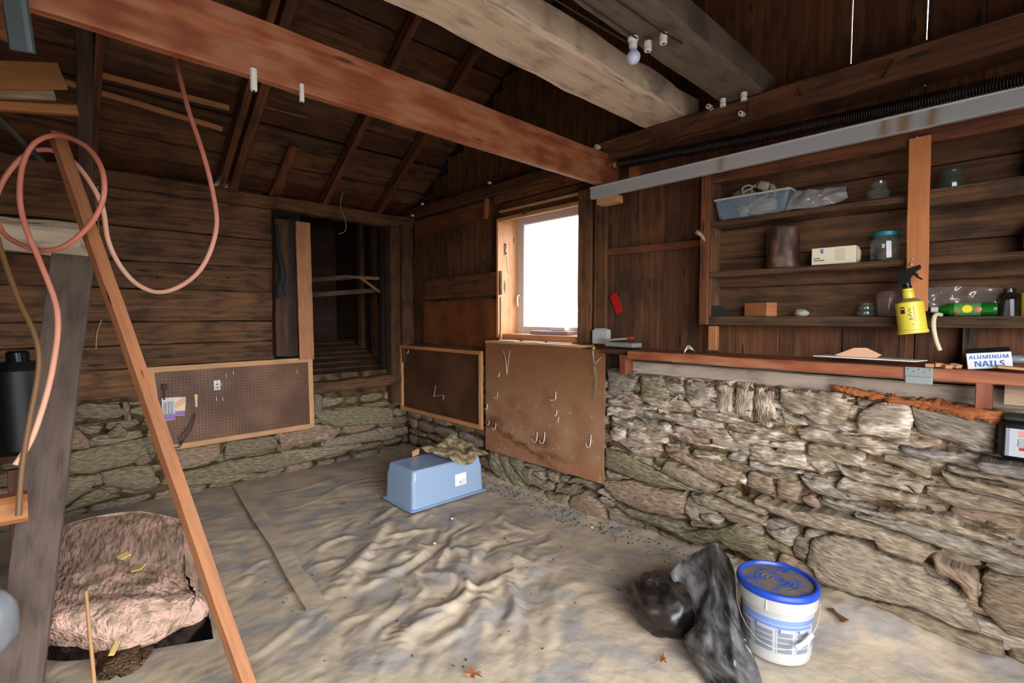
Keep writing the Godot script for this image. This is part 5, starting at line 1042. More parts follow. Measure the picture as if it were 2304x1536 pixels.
	for q in [[-0.26, 0.36, 0.010], [-0.285, 0.30, 0.008], [-0.25, 0.22, 0.012], [-0.23, 0.38, 0.006]]:
		obj("emblem", cbox(q[2], q[2] * 0.8, 0.0006, 0.0002).mesh(true), bl, pb, Transform3D(bs * Basis.from_euler(Vector3(0, 0, 0.7)), bs * Vector3(bw * q[0], bh * q[1], 0.0354)))
	obj("worn_end", blob(Vector3(0.03, bh * 0.45, 0.012), 0.15, 1.5, 3.0).mesh(), mat(Color(0.72, 0.66, 0.56), 0.8), pb, turned(Vector3(0.005, -0.002, bw / 2.0 + 0.003)))
	var jz := Vector3(2.940, 1.858, -0.501).z
	j = jar("glass_jar", "clear jar with a turquoise screw lid on the middle shelf", Vector3(2.945, ym, jz), [Vector2(0, 0.002), Vector2(0.056, 0.002), Vector2(0.060, 0.012), Vector2(0.060, 0.09), Vector2(0.050, 0.112), Vector2(0.048, 0.12)], gm)
	obj("lid", lathe([Vector2(0.0, 0.118), Vector2(0.052, 0.118), Vector2(0.053, 0.12), Vector2(0.053, 0.136), Vector2(0.050, 0.139), Vector2(0, 0.139)], 28).mesh(true), mat(Color(0.03, 0.42, 0.50), 0.45), j)
	obj("contents", blob(Vector3(0.04, 0.03, 0.04), 0.3, 2.0, 17.0, 12, 8).mesh(), mat(Color(0.35, 0.18, 0.09), 0.7), j, turned(Vector3(0, 0.035, 0)))
	# bottom shelf
	var yb := 1.504
	var bz := Vector3(2.920, 1.545, -1.066).z
	tag(obj("wood_block", board_geo(0.155, 0.075, 0.075, 0.002, 0.003, Color(0.66, 0.47, 0.36)).mesh(true), T.pine, self, turned(Vector3(2.95, yb + 0.038, bz), Vector3(0, 66, 0))), "short brown block of wood on the bottom shelf", "wood block")
	tag(obj("dark_wedge", slab(PackedVector2Array([Vector2(-0.06, 0), Vector2(0.07, 0), Vector2(0.05, 0.03), Vector2(-0.01, 0.065), Vector2(-0.06, 0.06)]), 0.07).mesh(true), mat(Color(0.13, 0.115, 0.10), 0.9), self, Transform3D(bs, Vector3(2.95, yb, Vector3(2.950, 1.535, -1.301).z))), "dark wedge-shaped lump at the left end of the bottom shelf", "wedge")
	tag(obj("pebble", blob(Vector3(0.03, 0.022, 0.035), 0.12, 1.5, 41.0, 14, 9).mesh(), mat(Color(0.62, 0.60, 0.57), 0.5), self, turned(Vector3(2.94, yb + 0.016, Vector3(2.940, 1.517, -0.853).z))), "round pale grey stone on the bottom shelf right of the wood block", "stone")
	j = jar("glass_jar", "squat ribbed glass jar on the bottom shelf left of the yellow bottle", Vector3(2.945, yb, Vector3(2.945, 1.539, -0.568).z), [Vector2(0, 0.002), Vector2(0.035, 0.002), Vector2(0.038, 0.01), Vector2(0.038, 0.022), Vector2(0.030, 0.028), Vector2(0.034, 0.036), Vector2(0.034, 0.048), Vector2(0.026, 0.054), Vector2(0.028, 0.064), Vector2(0.0, 0.068)], pane_mat(Color(0.40, 0.45, 0.42), 0.30, 0.06))
	j = jar("plastic_cup", "clear pinkish plastic cup standing on the bottom shelf behind the yellow bottle", Vector3(2.94, yb, Vector3(2.940, 1.559, -0.473).z), [Vector2(0, 0.002), Vector2(0.050, 0.002), Vector2(0.056, 0.09), Vector2(0.052, 0.108), Vector2(0.040, 0.122), Vector2(0.0, 0.124)], pane_mat(Color(0.68, 0.58, 0.58), 0.22, 0.08))
	tag(obj("plastic_wrap", crumple([Vector3(2.960, 1.516, -0.347), Vector3(2.970, 1.516, -0.226), Vector3(2.960, 1.515, -0.112)], [Vector3(2.960, 1.633, -0.351), Vector3(2.970, 1.634, -0.215), Vector3(2.960, 1.622, -0.091)], 0.018, 95.0).mesh(false, false), pane_mat(Color(0.70, 0.66, 0.64), 0.18, 0.10), self), "big clear plastic bag standing along the bottom shelf behind the green bottle", "plastic bag")
	# green bottle lying down
	var gb := thing("green_bottle", "green plastic bottle with a yellow round label lying on the bottom shelf", "bottle", Vector3(2.925, 1.525, -0.194))
	gb.position.y = yb + 0.029
	var lie := Transform3D(Basis(Vector3(1, 0, 0), Vector3(0, 0, 1), Vector3(0, -1, 0)), Vector3.ZERO)
	var gl := absf(Vector3(2.925, 1.524, -0.095).z - Vector3(2.925, 1.526, -0.274).z)
	var green := mat(Color(0.04, 0.36, 0.07), 0.3)
	obj("body", lathe([Vector2(0.0, -gl * 0.56), Vector2(0.014, -gl * 0.55), Vector2(0.022, -gl * 0.44), Vector2(0.029, -gl * 0.34), Vector2(0.0295, gl * 0.44), Vector2(0.025, gl * 0.5), Vector2(0, gl * 0.5)], 28, null, lie).mesh(false), green, gb)
	obj("label", lathe([Vector2(0.0302, -gl * 0.26), Vector2(0.0302, gl * 0.22)], 28, null, lie).mesh(false, false), mat(Color(0.32, 0.55, 0.30), 0.4), gb)
	var lab := Transform3D(Basis(Vector3(0, 0, 1), Vector3.UP, Vector3(-1, 0, 0)), Vector3.ZERO)
	obj("emblem", lathe([Vector2(0, 0.0), Vector2(0.017, 0), Vector2(0.016, 0.0012), Vector2(0, 0.0012)], 20, null, Transform3D(Basis(Vector3(0, 0, 1), Vector3(-1, 0, 0), Vector3(0, -1, 0)), Vector3(-0.0302, 0.002, -0.004))).mesh(true), mat(Color(0.90, 0.80, 0.12), 0.4), gb)
	obj("emblem", blob(Vector3(0.002, 0.012, 0.013), 0.2, 2.0, 1.0, 10, 6, null, Vector3(-0.030, 0.0, 0.030)).mesh(), mat(Color(0.72, 0.45, 0.33), 0.5), gb)
	obj("emblem", blob(Vector3(0.002, 0.008, 0.008), 0.2, 2.0, 1.0, 10, 6, null, Vector3(-0.027, -0.014, -0.036)).mesh(), mat(Color(0.72, 0.12, 0.10), 0.5), gb)
	obj("cap", lathe([Vector2(0, -gl * 0.70), Vector2(0.013, -gl * 0.70), Vector2(0.013, -gl * 0.56), Vector2(0, -gl * 0.56)], 16, null, lie).mesh(true), mat(Color(0.80, 0.78, 0.72), 0.5), gb)
	# dark bottle, and the yellow and blue ones at the picture edge
	j = jar("dark_bottle", "dark cloudy bottle at the right end of the bottom shelf", Vector3(2.95, yb, Vector3(2.950, 1.543, -0.072).z), [Vector2(0, 0.0), Vector2(0.042, 0.0), Vector2(0.043, 0.07), Vector2(0.03, 0.095), Vector2(0.02, 0.10), Vector2(0.02, 0.115), Vector2(0, 0.117)], pane_mat(Color(0.10, 0.085, 0.07), 0.6, 0.2))
	var yel := mat(Color(0.83, 0.70, 0.10), 0.45)
	var yy := thing("yellow_jug", "bright yellow plastic jug with black marks at the right end of the middle shelf", "jug", Vector3(2.945, ym, 0.012))
	obj("body", cbox(0.09, 0.115, 0.10, 0.015).mesh(), yel, yy, turned(Vector3(0, 0.058, 0)))
	obj("neck", lathe([Vector2(0.02, 0.11), Vector2(0.02, 0.15), Vector2(0, 0.15)], 16).mesh(false), T.black, yy)
	obj("print", cbox(0.001, 0.05, 0.03, 0.0003).mesh(true), T.black, yy, turned(Vector3(-0.0455, 0.055, 0.0)))
	yy = thing("yellow_can", "yellow tin can at the right picture edge of the bottom shelf", "can", Vector3(2.945, yb, 0.005))
	obj("body", lathe([Vector2(0, 0), Vector2(0.045, 0), Vector2(0.045, 0.095), Vector2(0.042, 0.098), Vector2(0, 0.098)], 24).mesh(false), yel, yy)
	yy = thing("blue_bottle", "tall blue bottle with a yellow base at the right end of the top shelf", "bottle", Vector3(2.945, yt - 0.005, 0.010))
	obj("body", lathe([Vector2(0.044, 0.04), Vector2(0.044, 0.17), Vector2(0.02, 0.20), Vector2(0.02, 0.22), Vector2(0, 0.22)], 24).mesh(false), mat(Color(0.03, 0.06, 0.50), 0.35), yy)
	obj("base", lathe([Vector2(0, 0), Vector2(0.047, 0), Vector2(0.047, 0.035), Vector2(0.044, 0.042)], 24).mesh(false), yel, yy)
	spray_bottle()
	tote()
	bucket()
	trash_bag()
	oil_jug()
	litter()

# rounded-rectangle rings [half length, half depth, height] joined to a shell
func rrect(g: Geo, rings: Array, r: float, bs := Basis(), at := Vector3.ZERO, col := Color.WHITE) -> void:
	var k0 := g.v.size()
	for q in rings:
		var a: float = q[0]
		var b: float = q[1]
		var rr := minf(r, minf(a, b))
		for c in 4:
			var cx: float = (a - rr) * [1, -1, -1, 1][c]
			var cy: float = (b - rr) * [1, 1, -1, -1][c]
			for i in 5:
				var t: float = PI / 2 * (c + i / 4.0)
				g.p(at + bs * Vector3(cx + rr * cos(t), q[2], cy + rr * sin(t)), Vector2(cx, q[2]), col)
	g.lattice(k0, rings.size(), 20, true)

# crumpled film between a lower and an upper line
func crumple(lo: Array, hi: Array, amp: float, s: float) -> Geo:
	var a := smooth_path(lo, 12)
	var b := smooth_path(hi, 12)
	var g := Geo.new()
	for i in 13:
		var f := i / 12.0
		for j in a.size():
			var p := a[j].lerp(b[j], f)
			var n := nr.get_noise_3d(p.z * 900.0 + s, p.y * 900.0, s) + 0.6 * nz.get_noise_3d(p.z * 1900.0, p.y * 1900.0, s)
			g.p(p + Vector3(-n * amp - 0.02 * sin(PI * f), n * amp * 0.25, n * amp * 0.2), Vector2(f, p.z))
	g.lattice(0, 13, a.size())
	return g

func spray_bottle() -> void:
	var p := Vector3(2.800, 1.561, -0.382)
	var th := thing("spray_bottle", "yellow spray bottle with a black trigger head hanging from a nail on the brace", "spray bottle", p)
	th.rotation = Vector3(-0.13, 0, 0)
	var R := absf(Vector3(2.800, 1.486, -0.323).z - Vector3(2.800, 1.486, -0.435).z) * 0.5 * 0.93
	var k := R / 0.048
	var im := Image.create(256, 128, false, Image.FORMAT_RGB8)
	im.fill(Color(0.84, 0.77, 0.27))
	var dk := Color(0.10, 0.09, 0.06)
	var rd := Color(0.66, 0.26, 0.12)
	im.fill_rect(Rect2i(138, 20, 14, 30), Color(0.30, 0.10, 0.08))
	im.fill_rect(Rect2i(140, 26, 10, 5), Color(0.9, 0.85, 0.4))
	im.fill_rect(Rect2i(112, 18, 2, 70), rd)
	for i in 5:
		im.fill_rect(Rect2i(120 + (i % 2) * 3, 30 + i * 8, 7 - i % 3, 3), dk)
	im.fill_rect(Rect2i(118, 74, 10, 4), dk)
	im.fill_rect(Rect2i(116, 100, 6, 2), dk)
	for i in 9:
		im.fill_rect(Rect2i(88, 24 + i * 7, 20, 1), Color(0.80, 0.68, 0.16))
	im.generate_mipmaps()
	var lm := mat(Color.WHITE, 0.4, 0, ImageTexture.create_from_image(im))
	var lmh := 0.115 * k
	lm.uv1_scale = Vector3(1, -1.0 / lmh, 1)
	lm.uv1_offset = Vector3(0, 0.03, 0)
	var yel := mat(Color(0.84, 0.77, 0.27), 0.4)
	var bt := -0.125 * k
	obj("body", lathe([Vector2(0, bt), Vector2(0.049 * k, bt), Vector2(0.052 * k, bt + 0.004), Vector2(0.051 * k, bt + 0.014 * k), Vector2(0.048 * k, bt + 0.016 * k), Vector2(0.047 * k, 0.0), Vector2(0.046 * k, 0.004 * k)], 36).mesh(false), lm, th)
	obj("shoulder", lathe([Vector2(0.047 * k, 0.002 * k), Vector2(0.028 * k, 0.016 * k), Vector2(0.021 * k, 0.020 * k)], 36).mesh(false, false), mat(Color(0.55, 0.45, 0.20), 0.8), th)
	obj("neck", lathe([Vector2(0.021 * k, 0.018 * k), Vector2(0.020 * k, 0.045 * k), Vector2(0.0175 * k, 0.052 * k), Vector2(0.0185 * k, 0.060 * k), Vector2(0.0, 0.062 * k)], 24).mesh(false), yel, th)
	var blk := mat(Color(0.05, 0.045, 0.045), 0.35)
	obj("collar", lathe([Vector2(0.015 * k, 0.062 * k), Vector2(0.016 * k, 0.068 * k), Vector2(0.014 * k, 0.072 * k), Vector2(0.014 * k, 0.085 * k), Vector2(0, 0.087 * k)], 20).mesh(false), blk, th)
	var bs := Basis(Vector3(0, 0, 1), Vector3.UP, Vector3(-1, 0, 0))
	obj("head", slab(PackedVector2Array([Vector2(-0.022, 0.078), Vector2(0.012, 0.078), Vector2(0.014, 0.10), Vector2(0.034, 0.125), Vector2(0.052, 0.135), Vector2(0.050, 0.150), Vector2(0.032, 0.146), Vector2(0.0, 0.138), Vector2(-0.020, 0.130), Vector2(-0.034, 0.112), Vector2(-0.028, 0.10)]), 0.026).mesh(true), blk, th, Transform3D(bs.scaled(Vector3.ONE * k), Vector3.ZERO))
	obj("trigger", slab(PackedVector2Array([Vector2(0.028, 0.122), Vector2(0.038, 0.118), Vector2(0.040, 0.105), Vector2(0.054, 0.090), Vector2(0.048, 0.088), Vector2(0.034, 0.100), Vector2(0.026, 0.112)]), 0.014).mesh(true), blk, th, Transform3D(bs.scaled(Vector3.ONE * k), Vector3.ZERO))
	tag(obj("nail", tube(PackedVector3Array([Vector3(2.860, 1.743, -0.389), Vector3(2.790, 1.733, -0.377)]), 0.003, 6).mesh(), T.hook, self), "nail in the brace that the yellow spray bottle hangs from", "nail")

func tote() -> void:
	var c := Vector3(2.345, 0.012, -3.41)
	var t := thing("storage_tote", "blue translucent plastic storage tote lying upside down on the floor", "tote", c)
	var m := mat(Color(0.575, 0.665, 0.775), 0.32)
	m.backlight_enabled = true
	m.backlight = Color(0.20, 0.26, 0.34)
	var g := Geo.new()
	rrect(g, [[0.355, 0.208, 0.012], [0.351, 0.204, 0.10], [0.347, 0.200, 0.228], [0.341, 0.194, 0.234], [0.336, 0.188, 0.285], [0.330, 0.182, 0.298], [0.318, 0.170, 0.304], [0.306, 0.158, 0.302], [0.10, 0.05, 0.300], [0.0, 0.0, 0.300]], 0.03)
	obj("body", g.mesh(), m, t)
	g = Geo.new()
	rrect(g, [[0.350, 0.203, 0.004], [0.378, 0.231, 0.0], [0.380, 0.233, 0.010], [0.378, 0.231, 0.014], [0.350, 0.203, 0.016]], 0.035)
	obj("rim", g.mesh(false, false), m, t)
	var lb := obj("sticker", cbox(0.115, 0.098, 0.001, 0.0003).mesh(true), mat(Color(0.92, 0.92, 0.92), 0.5), t, turned(Vector3(0.11, 0.15, 0.2035), Vector3(-1.2, 0, 0)))
	lb.set_meta("label", "white square sticker")
	obj("sticker_print", cbox(0.006, 0.028, 0.001, 0.0003).mesh(true), T.black, t, turned(Vector3(0.105, 0.125, 0.2045), Vector3(-1.2, 0, 0)))
	for q in [[0.015, 0.145], [0.0, 0.130], [-0.005, 0.118]]:
		obj("sticker_print", cbox(0.04, 0.004, 0.001, 0.0003).mesh(true), mat(Color(0.80, 0.55, 0.58), 0.5), t, turned(Vector3(0.135 + q[0] * 0.5, q[1], 0.2045), Vector3(-1.2, 0, 0)))
	# stiff stained cloth on top
	var cl := Geo.new()
	for i in 30:
		for j in 26:
			var u := i / 29.0
			var v := j / 25.0
			var x := lerpf(-0.03, 0.37, u) + 0.05 * v
			var z := lerpf(-0.24, 0.25, v) - 0.04 * (1.0 - u) + 0.05 * sin(u * 5.0)
			var h := 0.016 + 0.050 * maxf(0.0, creased(u * 1.2, v * 1.6 + u, 6.0)) * 0.6 + 0.020 * nz.get_noise_2d(u * 160.0, v * 160.0 + 40.0)
			h = maxf(h, 0.008) + 0.05 * exp(-pow((v - 0.12) / 0.16, 2.0)) * (0.4 + u)
			var over := maxf(0.0, z - 0.155)
			var y := 0.308 + h - over * 0.35
			cl.p(Vector3(x, y, z), Vector2(u, v))
	cl.lattice(0, 30, 26)
	var ct := noise_tex(256, 256, 61, 0.02, [Color(0.48, 0.42, 0.29), Color(0.66, 0.59, 0.45), Color(0.80, 0.73, 0.58)], [0.25, 0.5, 0.75], 4)
	tag(obj("canvas_cloth", cl.mesh(false, false), mat(Color.WHITE, 0.9, 0, ct), self, turned(c)), "crumpled stained tan canvas cloth lying on the right half of the blue tote", "cloth")
	tag(obj("wood_scrap", cbox(0.07, 0.05, 0.02, 0.003).mesh(true), T.pine, self, turned(c + Vector3(-0.085, 0.335, -0.17), Vector3(10, 10, 8))), "small pale wood scrap on the far edge of the blue tote beside the canvas", "wood scrap")

func bucket() -> void:
	var c := Vector3(2.355, 0.0, -0.75)
	var b := thing("plastic_bucket", "white plastic bucket with a dusty blue lid and printed label by the stone wall", "bucket", c)
	b.position.y = 0.012
	var wm := mat(Color(0.63, 0.62, 0.595), 0.4)
	obj("body", lathe([Vector2(0, 0.0), Vector2(0.128, 0.0), Vector2(0.136, 0.006), Vector2(0.139, 0.02), Vector2(0.148, 0.235)], 56).mesh(false), wm, b)
	obj("band", lathe([Vector2(0.146, 0.228), Vector2(0.158, 0.232), Vector2(0.160, 0.240), Vector2(0.162, 0.285), Vector2(0.160, 0.292), Vector2(0.150, 0.293)], 56).mesh(false, false), wm, b)
	obj("rib", cbox(0.008, 0.045, 0.006, 0.002).mesh(true), wm, b, Transform3D(Basis(Vector3.UP, deg_to_rad(-92)), Vector3(-0.161, 0.262, 0.01)))
	var im := noise_tex(512, 512, 87, 0.008, [Color(0.16, 0.27, 0.60), Color(0.27, 0.34, 0.58), Color(0.38, 0.36, 0.42), Color(0.46, 0.40, 0.35)], [0.15, 0.38, 0.52, 0.72], 5)
	obj("lid_rim", lathe([Vector2(0.158, 0.288), Vector2(0.166, 0.290), Vector2(0.168, 0.302), Vector2(0.165, 0.316), Vector2(0.158, 0.320), Vector2(0.150, 0.318), Vector2(0.146, 0.306)], 56).mesh(false, false), mat(Color(0.10, 0.24, 0.60), 0.35), b)
	var lid := Geo.new()
	var rs := [0.146, 0.142, 0.090, 0.086, 0.082, 0.070, 0.066, 0.062, 0.050, 0.046, 0.042, 0.030, 0.026, 0.022, 0.012, 0.0]
	for i in rs.size():
		var y := 0.306 if i > 1 else 0.305
		if i in [3, 6, 9, 12]:
			y += 0.003
		for j in 48:
			var t := TAU * j / 48
			lid.p(Vector3(rs[i] * cos(t), y, rs[i] * sin(t)), Vector2(rs[i] * cos(t), rs[i] * sin(t)) * 3.0 + Vector2(0.5, 0.5))
	lid.lattice(0, rs.size(), 48, true)
	obj("lid", lid.mesh(false, false), mat(Color.WHITE, 0.6, 0, im), b)
	# label wrapped round the side that faces the doorway
	var lb := Image.create(512, 256, false, Image.FORMAT_RGB8)
	lb.fill(Color(0.60, 0.60, 0.60))
	lb.fill_rect(Rect2i(0, 0, 60, 256), Color(0.42, 0.05, 0.12))
	for i in 14:
		lb.fill_rect(Rect2i(8 + (i * 7) % 12, 90 + i * 11, 30 + (i * 5) % 14, 3), Color(0.78, 0.45, 0.48))
	for y in range(20, 80):
		for x in range(8, 54):
			if nz.get_noise_2d(x * 14.0, y * 14.0) > 0.12:
				lb.set_pixel(x, y, Color(0.78, 0.55, 0.50))
	lb.fill_rect(Rect2i(66, 22, 400, 34), Color(0.33, 0.42, 0.66))
	lb.fill_rect(Rect2i(66, 62, 380, 20), Color(0.36, 0.44, 0.66))
	for i in 5:
		lb.fill_rect(Rect2i(74, 26 + i * 6, 360 - i * 11, 2), Color(0.50, 0.57, 0.74))
	var cols := [[66, 150, ""], [156, 260, "2"], [266, 350, "3"], [356, 440, "4"]]
	for q in cols:
		for r in 4:
			lb.fill_rect(Rect2i(q[0] + 6, 104 + r * 37, q[1] - q[0] - 16, 30), Color(0.43, 0.44, 0.46))
			for k in 4:
				lb.fill_rect(Rect2i(q[0] + 9, 108 + r * 37 + k * 7, q[1] - q[0] - 26 - 6 * (k % 3), 2), Color(0.36, 0.37, 0.40))
		lb.fill_rect(Rect2i(q[0] - 3, 84, 2, 172), Color(0.32, 0.40, 0.64))
	digits(lb, "2", 160, 84, Color(0.13, 0.22, 0.60))
	digits(lb, "3", 270, 84, Color(0.13, 0.22, 0.60))
	digits(lb, "4", 360, 84, Color(0.13, 0.22, 0.60))
	lb.fill_rect(Rect2i(462, 30, 50, 200), Color(0.45, 0.46, 0.48))
	lb.generate_mipmaps()
	var lg := Geo.new()
	var a0 := deg_to_rad(252.0)   # seen from the camera: left edge
	var a1 := deg_to_rad(78.0)
	for i in 41:
		var t := lerpf(a0, a1, i / 40.0)
		for k in 2:
			var y: float = [0.218, 0.052][k]
			var r := lerpf(0.1405, 0.1478, (y - 0.02) / 0.215) + 0.0009
			lg.p(Vector3(r * cos(t), y, r * sin(t)), Vector2(i / 40.0, k))
	lg.lattice(0, 41, 2)
	obj("paper_label", lg.mesh(false, false), mat(Color.WHITE, 0.5, 0, ImageTexture.create_from_image(lb)), b)
	# wire bail hanging down in front, with a white grip
	var pts := []
	var ax := Vector3(-0.30, 0, -0.95).normalized()
	var out := Vector3(-0.95, 0, 0.30).normalized()
	for i in 21:
		var t := PI * i / 20.0
		var rr := 0.166
		var q := ax * cos(t) * rr + out * sin(t) * (0.176 - 0.0) + Vector3(0, 0.245 - 0.15 * sin(t), 0)
		pts.append(q)
	obj("bail", tube(smooth_path(pts, 3), 0.0016, 6).mesh(), T.metal, b)
	obj("grip", tube(PackedVector3Array([pts[13], pts[14], pts[15], pts[16]]), 0.0095, 10).mesh(), T.white, b)

func digits(im: Image, ch: String, x: int, y: int, col: Color) -> void:
	var rows: Array = {"2": ["111", "001", "111", "100", "111"], "3": ["111", "001", "111", "001", "111"], "4": ["101", "101", "111", "001", "001"]}[ch]
	for r in 5:
		for c in 3:
			if rows[r][c] == "1":
				im.fill_rect(Rect2i(x + c * 5, y + r * 4, 5, 4), col)

func trash_bag() -> void:
	var t := thing("trash_bag", "crumpled dusty black plastic trash bag slumped on the floor left of the bucket", "bag", Vector3(2.140, 0.000, -1.033))
	var o := Vector3(2.140, 0.000, -1.033)
	var film := noise_tex(512, 512, 93, 0.006, [Color(0.13, 0.127, 0.125), Color(0.22, 0.215, 0.21), Color(0.30, 0.29, 0.28), Color(0.38, 0.37, 0.36)], [0.15, 0.4, 0.6, 0.9], 4, false, 20.0)
	var m := mat(Color.WHITE, 0.24, 0, film)
	var dk := mat(Color(0.55, 0.49, 0.45), 0.30, 0, film)
	# filled end
	var c := Vector3(2.167, 0.000, -1.191) - o
	var g := Geo.new()
	for i in 29:
		var ph := PI * i / 28.0
		for j in 44:
			var th := TAU * j / 44.0
			var d := Vector3(sin(ph) * cos(th), cos(ph), sin(ph) * sin(th))
			var f := 1.0 + 0.10 * creased(d.x * 1.1 + d.z * 0.6, d.y * 0.9 + d.z * 0.8, 21.0) + 0.05 * creased(d.x * 2.6 - d.z, d.y * 1.4 + d.z * 2.2, 4.0)
			var q := d * f * Vector3(0.165, 0.125, 0.17)
			q.y = maxf(q.y + 0.095, 0.004)
			g.p(c + q, Vector2(j / 22.0, i / 14.0))
	g.lattice(0, 29, 44, true)
	obj("filled_end", g.mesh(), dk, t)
	# loose mouth of the bag: a stiff folded sheet that rises to a peak and flows down to the front
	g = Geo.new()
	var rows := [
		[Vector3(2.332, 0.260, -1.168), Vector3(2.449, 0.290, -1.143), Vector3(2.552, 0.300, -1.114), Vector3(2.500, 0.270, -1.026)],
		[Vector3(2.211, 0.230, -1.192), Vector3(2.381, 0.275, -1.157), Vector3(2.503, 0.290, -1.092), Vector3(2.412, 0.245, -0.963)],
		[Vector3(2.164, 0.190, -1.115), Vector3(2.310, 0.250, -1.076), Vector3(2.343, 0.255, -1.003), Vector3(2.302, 0.210, -0.910)],
		[Vector3(2.135, 0.140, -1.033), Vector3(2.221, 0.200, -1.011), Vector3(2.238, 0.210, -0.945), Vector3(2.203, 0.160, -0.855)],
		[Vector3(2.055, 0.120, -0.993), Vector3(2.101, 0.160, -0.975), Vector3(2.141, 0.170, -0.892), Vector3(2.173, 0.110, -0.818)],
		[Vector3(2.012, 0.090, -1.012), Vector3(1.994, 0.150, -0.904), Vector3(2.071, 0.130, -0.833), Vector3(2.165, 0.060, -0.785)],
		[Vector3(1.971, 0.050, -0.970), Vector3(1.916, 0.120, -0.848), Vector3(1.997, 0.100, -0.775), Vector3(2.116, 0.030, -0.739)],
		[Vector3(1.943, 0.015, -0.896), Vector3(1.911, 0.070, -0.791), Vector3(1.952, 0.060, -0.721), Vector3(2.040, 0.015, -0.686)],
		[Vector3(1.884, 0.008, -0.813), Vector3(1.874, 0.030, -0.723), Vector3(1.900, 0.030, -0.668), Vector3(1.947, 0.010, -0.629)],
	]
	var lines := []
	for r in rows:
		lines.append(smooth_path(r, 12))
	var nc: int = lines[0].size()
	var cols := []
	for j in nc:
		var q := []
		for r in lines:
			q.append(r[j])
		cols.append(smooth_path(q, 7))
	var nrw: int = cols[0].size()
	for i in nrw:
		for j in nc:
			var p: Vector3 = cols[j][i]
			var u := i / float(nrw - 1)
			var v := j / float(nc - 1)
			var n := creased(v * 1.7 + u * 0.8, u * 0.8, 3.0) * 0.036 + creased(u * 2.2, v * 1.2 - u, 9.0) * 0.020 + creased(u * 4.5 + v, v * 3.0, 14.0) * 0.010
			var k := minf(1.0, p.y / 0.05)
			g.p(p - o + Vector3(-0.6, 0.55, 0.3) * n * k, Vector2(v * 1.5, u * 2.0))
	g.lattice(0, nrw, nc)
	# the back of the fold
	var k0 := g.v.size()
	for i in nrw:
		for s in [0, 1]:
			var e: Vector3 = cols[0 if s == 0 else nc - 1][i] - o
			pass
		for j in 6:
			var a: Vector3 = cols[0][i] - o
			var b: Vector3 = cols[nc - 1][i] - o
			var p := a.lerp(b, j / 5.0)
			p += Vector3(0.05, -0.04, -0.02) * sin(PI * j / 5.0)
			p.y = maxf(p.y, 0.002)
			g.p(p, Vector2(j / 5.0, i / float(nrw)))
	g.lattice(k0, nrw, 6)
	obj("loose_mouth", g.mesh(false, false), m, t)

# a field with broad faces and sharp creases, between -1 and 1
func creased(x: float, y: float, s: float) -> float:
	return 1.0 - 3.2 * absf(nz.get_noise_2d(x * 60.0 + s * 31.0, y * 60.0 + s * 17.0))

func oil_jug() -> void:
	var p := Vector3(2.840, 0.913, -0.022)
	var j := thing("oil_jug", "black plastic oil jug with a white and red label on the stone ledge", "jug", p)
	var z0 := Vector3(2.840, 0.993, -0.081).z
	var w := 0.19
	var h := Vector3(2.840, 1.102, -0.029).y - p.y
	var c := Vector3(0.05, 0, z0 + w / 2.0 - p.z)
	obj("body", cbox(0.11, h * 0.86, w, 0.02).mesh(), mat(Color(0.045, 0.045, 0.05), 0.4), j, turned(c + Vector3(0, h * 0.45, 0)))
	obj("shoulder", cbox(0.09, h * 0.16, w * 0.92, 0.015).mesh(), mat(Color(0.22, 0.21, 0.20), 0.5), j, turned(c + Vector3(0, h * 0.92, 0)))
	var im := Image.create(128, 128, false, Image.FORMAT_RGB8)
	im.fill(Color(0.68, 0.70, 0.72))
	im.fill_rect(Rect2i(30, 8, 98, 30), Color(0.78, 0.56, 0.50))
	for i in 5:
		im.fill_rect(Rect2i(30, 46 + i * 8, 98, 2), Color(0.28, 0.28, 0.30))
		im.fill_rect(Rect2i(30 + i * 20, 46, 2, 34), Color(0.28, 0.28, 0.30))
	im.fill_rect(Rect2i(34, 84, 94, 14), Color(0.62, 0.10, 0.13))
	im.fill_rect(Rect2i(80, 90, 48, 18), Color(0.10, 0.11, 0.16))
	im.fill_rect(Rect2i(0, 0, 10, 128), Color(0.50, 0.54, 0.58))
	im.generate_mipmaps()
	var lm := mat(Color.WHITE, 0.45, 0, ImageTexture.create_from_image(im))
	lm.uv1_scale = Vector3(1.0 / (w * 0.78), -1.0 / (h * 0.6), 1)
	var bs := Basis(Vector3(0, 0, 1), Vector3.UP, Vector3(-1, 0, 0))
	var g := Geo.new()
	var lw := w * 0.78
	var lh := h * 0.60
	for q in [Vector2(0, 0), Vector2(1, 0), Vector2(1, 1), Vector2(0, 1)]:
		g.p(Vector3((q.x - 0.5) * lw, (q.y - 0.5) * lh, 0), Vector2(q.x * lw, q.y * lh))
	g.quad(0, 3, 2, 1)
	obj("label", g.mesh(true, false), lm, j, Transform3D(bs, c + Vector3(-0.0558, h * 0.42, 0)))
	obj("handle", tube(smooth_path([c + Vector3(-0.058, h * 0.30, 0.03), c + Vector3(-0.075, h * 0.55, 0.04), c + Vector3(-0.065, h * 0.75, 0.09)]), 0.008, 8).mesh(), mat(Color(0.30, 0.28, 0.27), 0.5), j)

